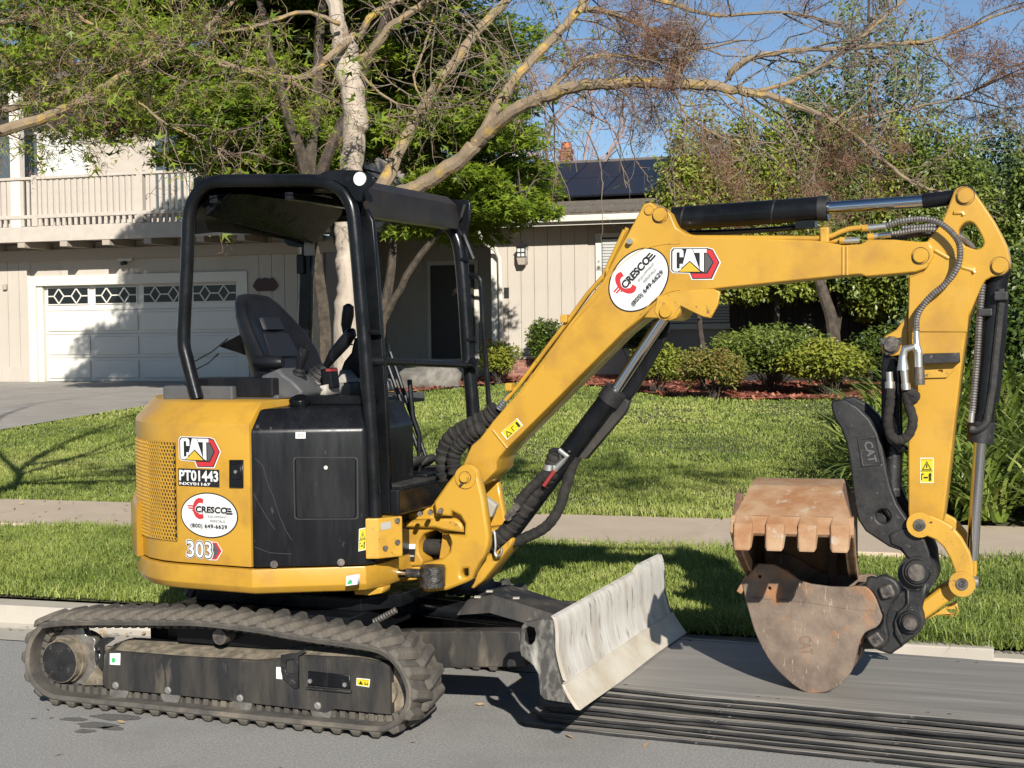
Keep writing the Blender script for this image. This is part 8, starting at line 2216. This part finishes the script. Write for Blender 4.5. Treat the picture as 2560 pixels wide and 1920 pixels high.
shrub('dark shrub behind the flower pot at the wall', ([(-3.459,1.373)][0][0], 22.9), 1.3, 1.2, 'dark_tree', 207, 5000, .075, .4)
shrub('dark shrub at the foot of the fence by the stick', sb_[6], 1.2, 1.6, 'hedge', 208, 6000, .075, .3)
tk_ = [(-0.68,19.157,0.429),(-0.734,19.183,1.657),(-0.892,19.249,2.206),(-1.135,19.291,3.035),(-1.297,19.263,3.999)]
mb = MB(); mb.tube(spline(tk_, 4), [.13 - .004 * k for k in range(17)], 10); o = mb.done('tree_trunk', 'bark_dark', None, smooth=True); tag(o, 'leaning grey trunk in the shade behind the light green shrub', 'trunk')

# --- agapanthus clumps with strap leaves on the right
def strap_plant(x, y, h, n, seed, label):
    r = np.random.default_rng(seed)
    z = float(lawn_z(y)) + .02
    P0 = np.stack([x + r.normal(0, .10, n), y + r.normal(0, .10, n), np.full(n, z)], 1)
    a = r.uniform(0, 6.28, n); d = np.stack([np.cos(a), np.sin(a), np.zeros(n)], 1)
    sd = np.stack([-np.sin(a), np.cos(a), np.zeros(n)], 1)
    L = h * r.uniform(.7, 1.25, n); w = .019 * r.uniform(.7, 1.3, n)
    el = r.uniform(.6, 1.45, n)
    S = 6
    V = []
    cur = P0.copy()
    for k in range(S + 1):
        ww = (w * (1 - (k / S) ** 2.2) + .001)[:, None]
        V.append(np.stack([cur - sd * ww + np.array([0, 0, 1]) * ww * .35, cur + sd * ww + np.array([0, 0, 1]) * ww * .35], 1))
        e = el - 1.55 * (k / S) ** 1.3
        cur = cur + (d * np.cos(e)[:, None] + np.array([0, 0, 1]) * np.sin(e)[:, None]) * (L / S)[:, None]
    V = np.stack(V, 1)                                     # n, S+1, 2, 3
    V = V.reshape(n, (S + 1) * 2, 3)
    F = []
    for k in range(S):
        F.append(np.arange(n)[:, None] * (S + 1) * 2 + np.array([2 * k, 2 * k + 1, 2 * k + 3, 2 * k + 2]))
    tn = np.repeat(np.clip(.45 + r.normal(0, .22, n), 0, 1), (S + 1) * 2)
    V = V.reshape(-1, 3); V[:, 2] = np.maximum(V[:, 2], z - .01)
    o = link('strap_leaf_plant', np_mesh('strap_leaf_plant', V, np.concatenate(F), tn), 'strap', None, STREET, smooth=True)
    return tag(o, label, 'plant', 'strap leaved plants in the bed at the right')
spots = []
rows_s = [(5.40, 2.62), (6.0, 2.45), (6.65, 2.32), (7.35, 2.22), (8.1, 2.2), (9.0, 2.25), (10.0, 2.3), (11.0, 2.4)]
ordn = ['first', 'second', 'third', 'fourth', 'fifth', 'sixth', 'seventh', 'eighth']
for j, (y, x0) in enumerate(rows_s):
    for i in range(5):
        x = x0 + i * .54 + .1 * math.sin(j * 2.7 + i * 3.3)
        strap_plant(x, y + .10 * math.cos(i * 2.1 + j), (.72, .85, 1.0, 1.1, 1.2, 1.25, 1.3, 1.3)[j] + .10 * math.sin(i * 1.9 + j), 80, 300 + j * 10 + i, 'strap leaved plant, %s row from the sidewalk, %s from the left in its row' % (ordn[j], ordn[i]))
# taller shade shrubs behind them along the side fence
ivy_tree('dark leafy screen shrub behind the strap leaved plants', [(2.548,11.303,0.829)][0], [(2.543,11.371,2.628)][0], 0.52, 'hedge', 109, 70, 110, .08, .25, 'screen shrubs behind the plants')
ivy_tree('dark screen shrub half hidden by the bucket cylinder', [(1.647,12.016,0.741)][0], [(1.643,12.072,2.22)][0], 0.41, 'dark_tree', 110, 50, 110, .08, .3, 'screen shrubs behind the plants')
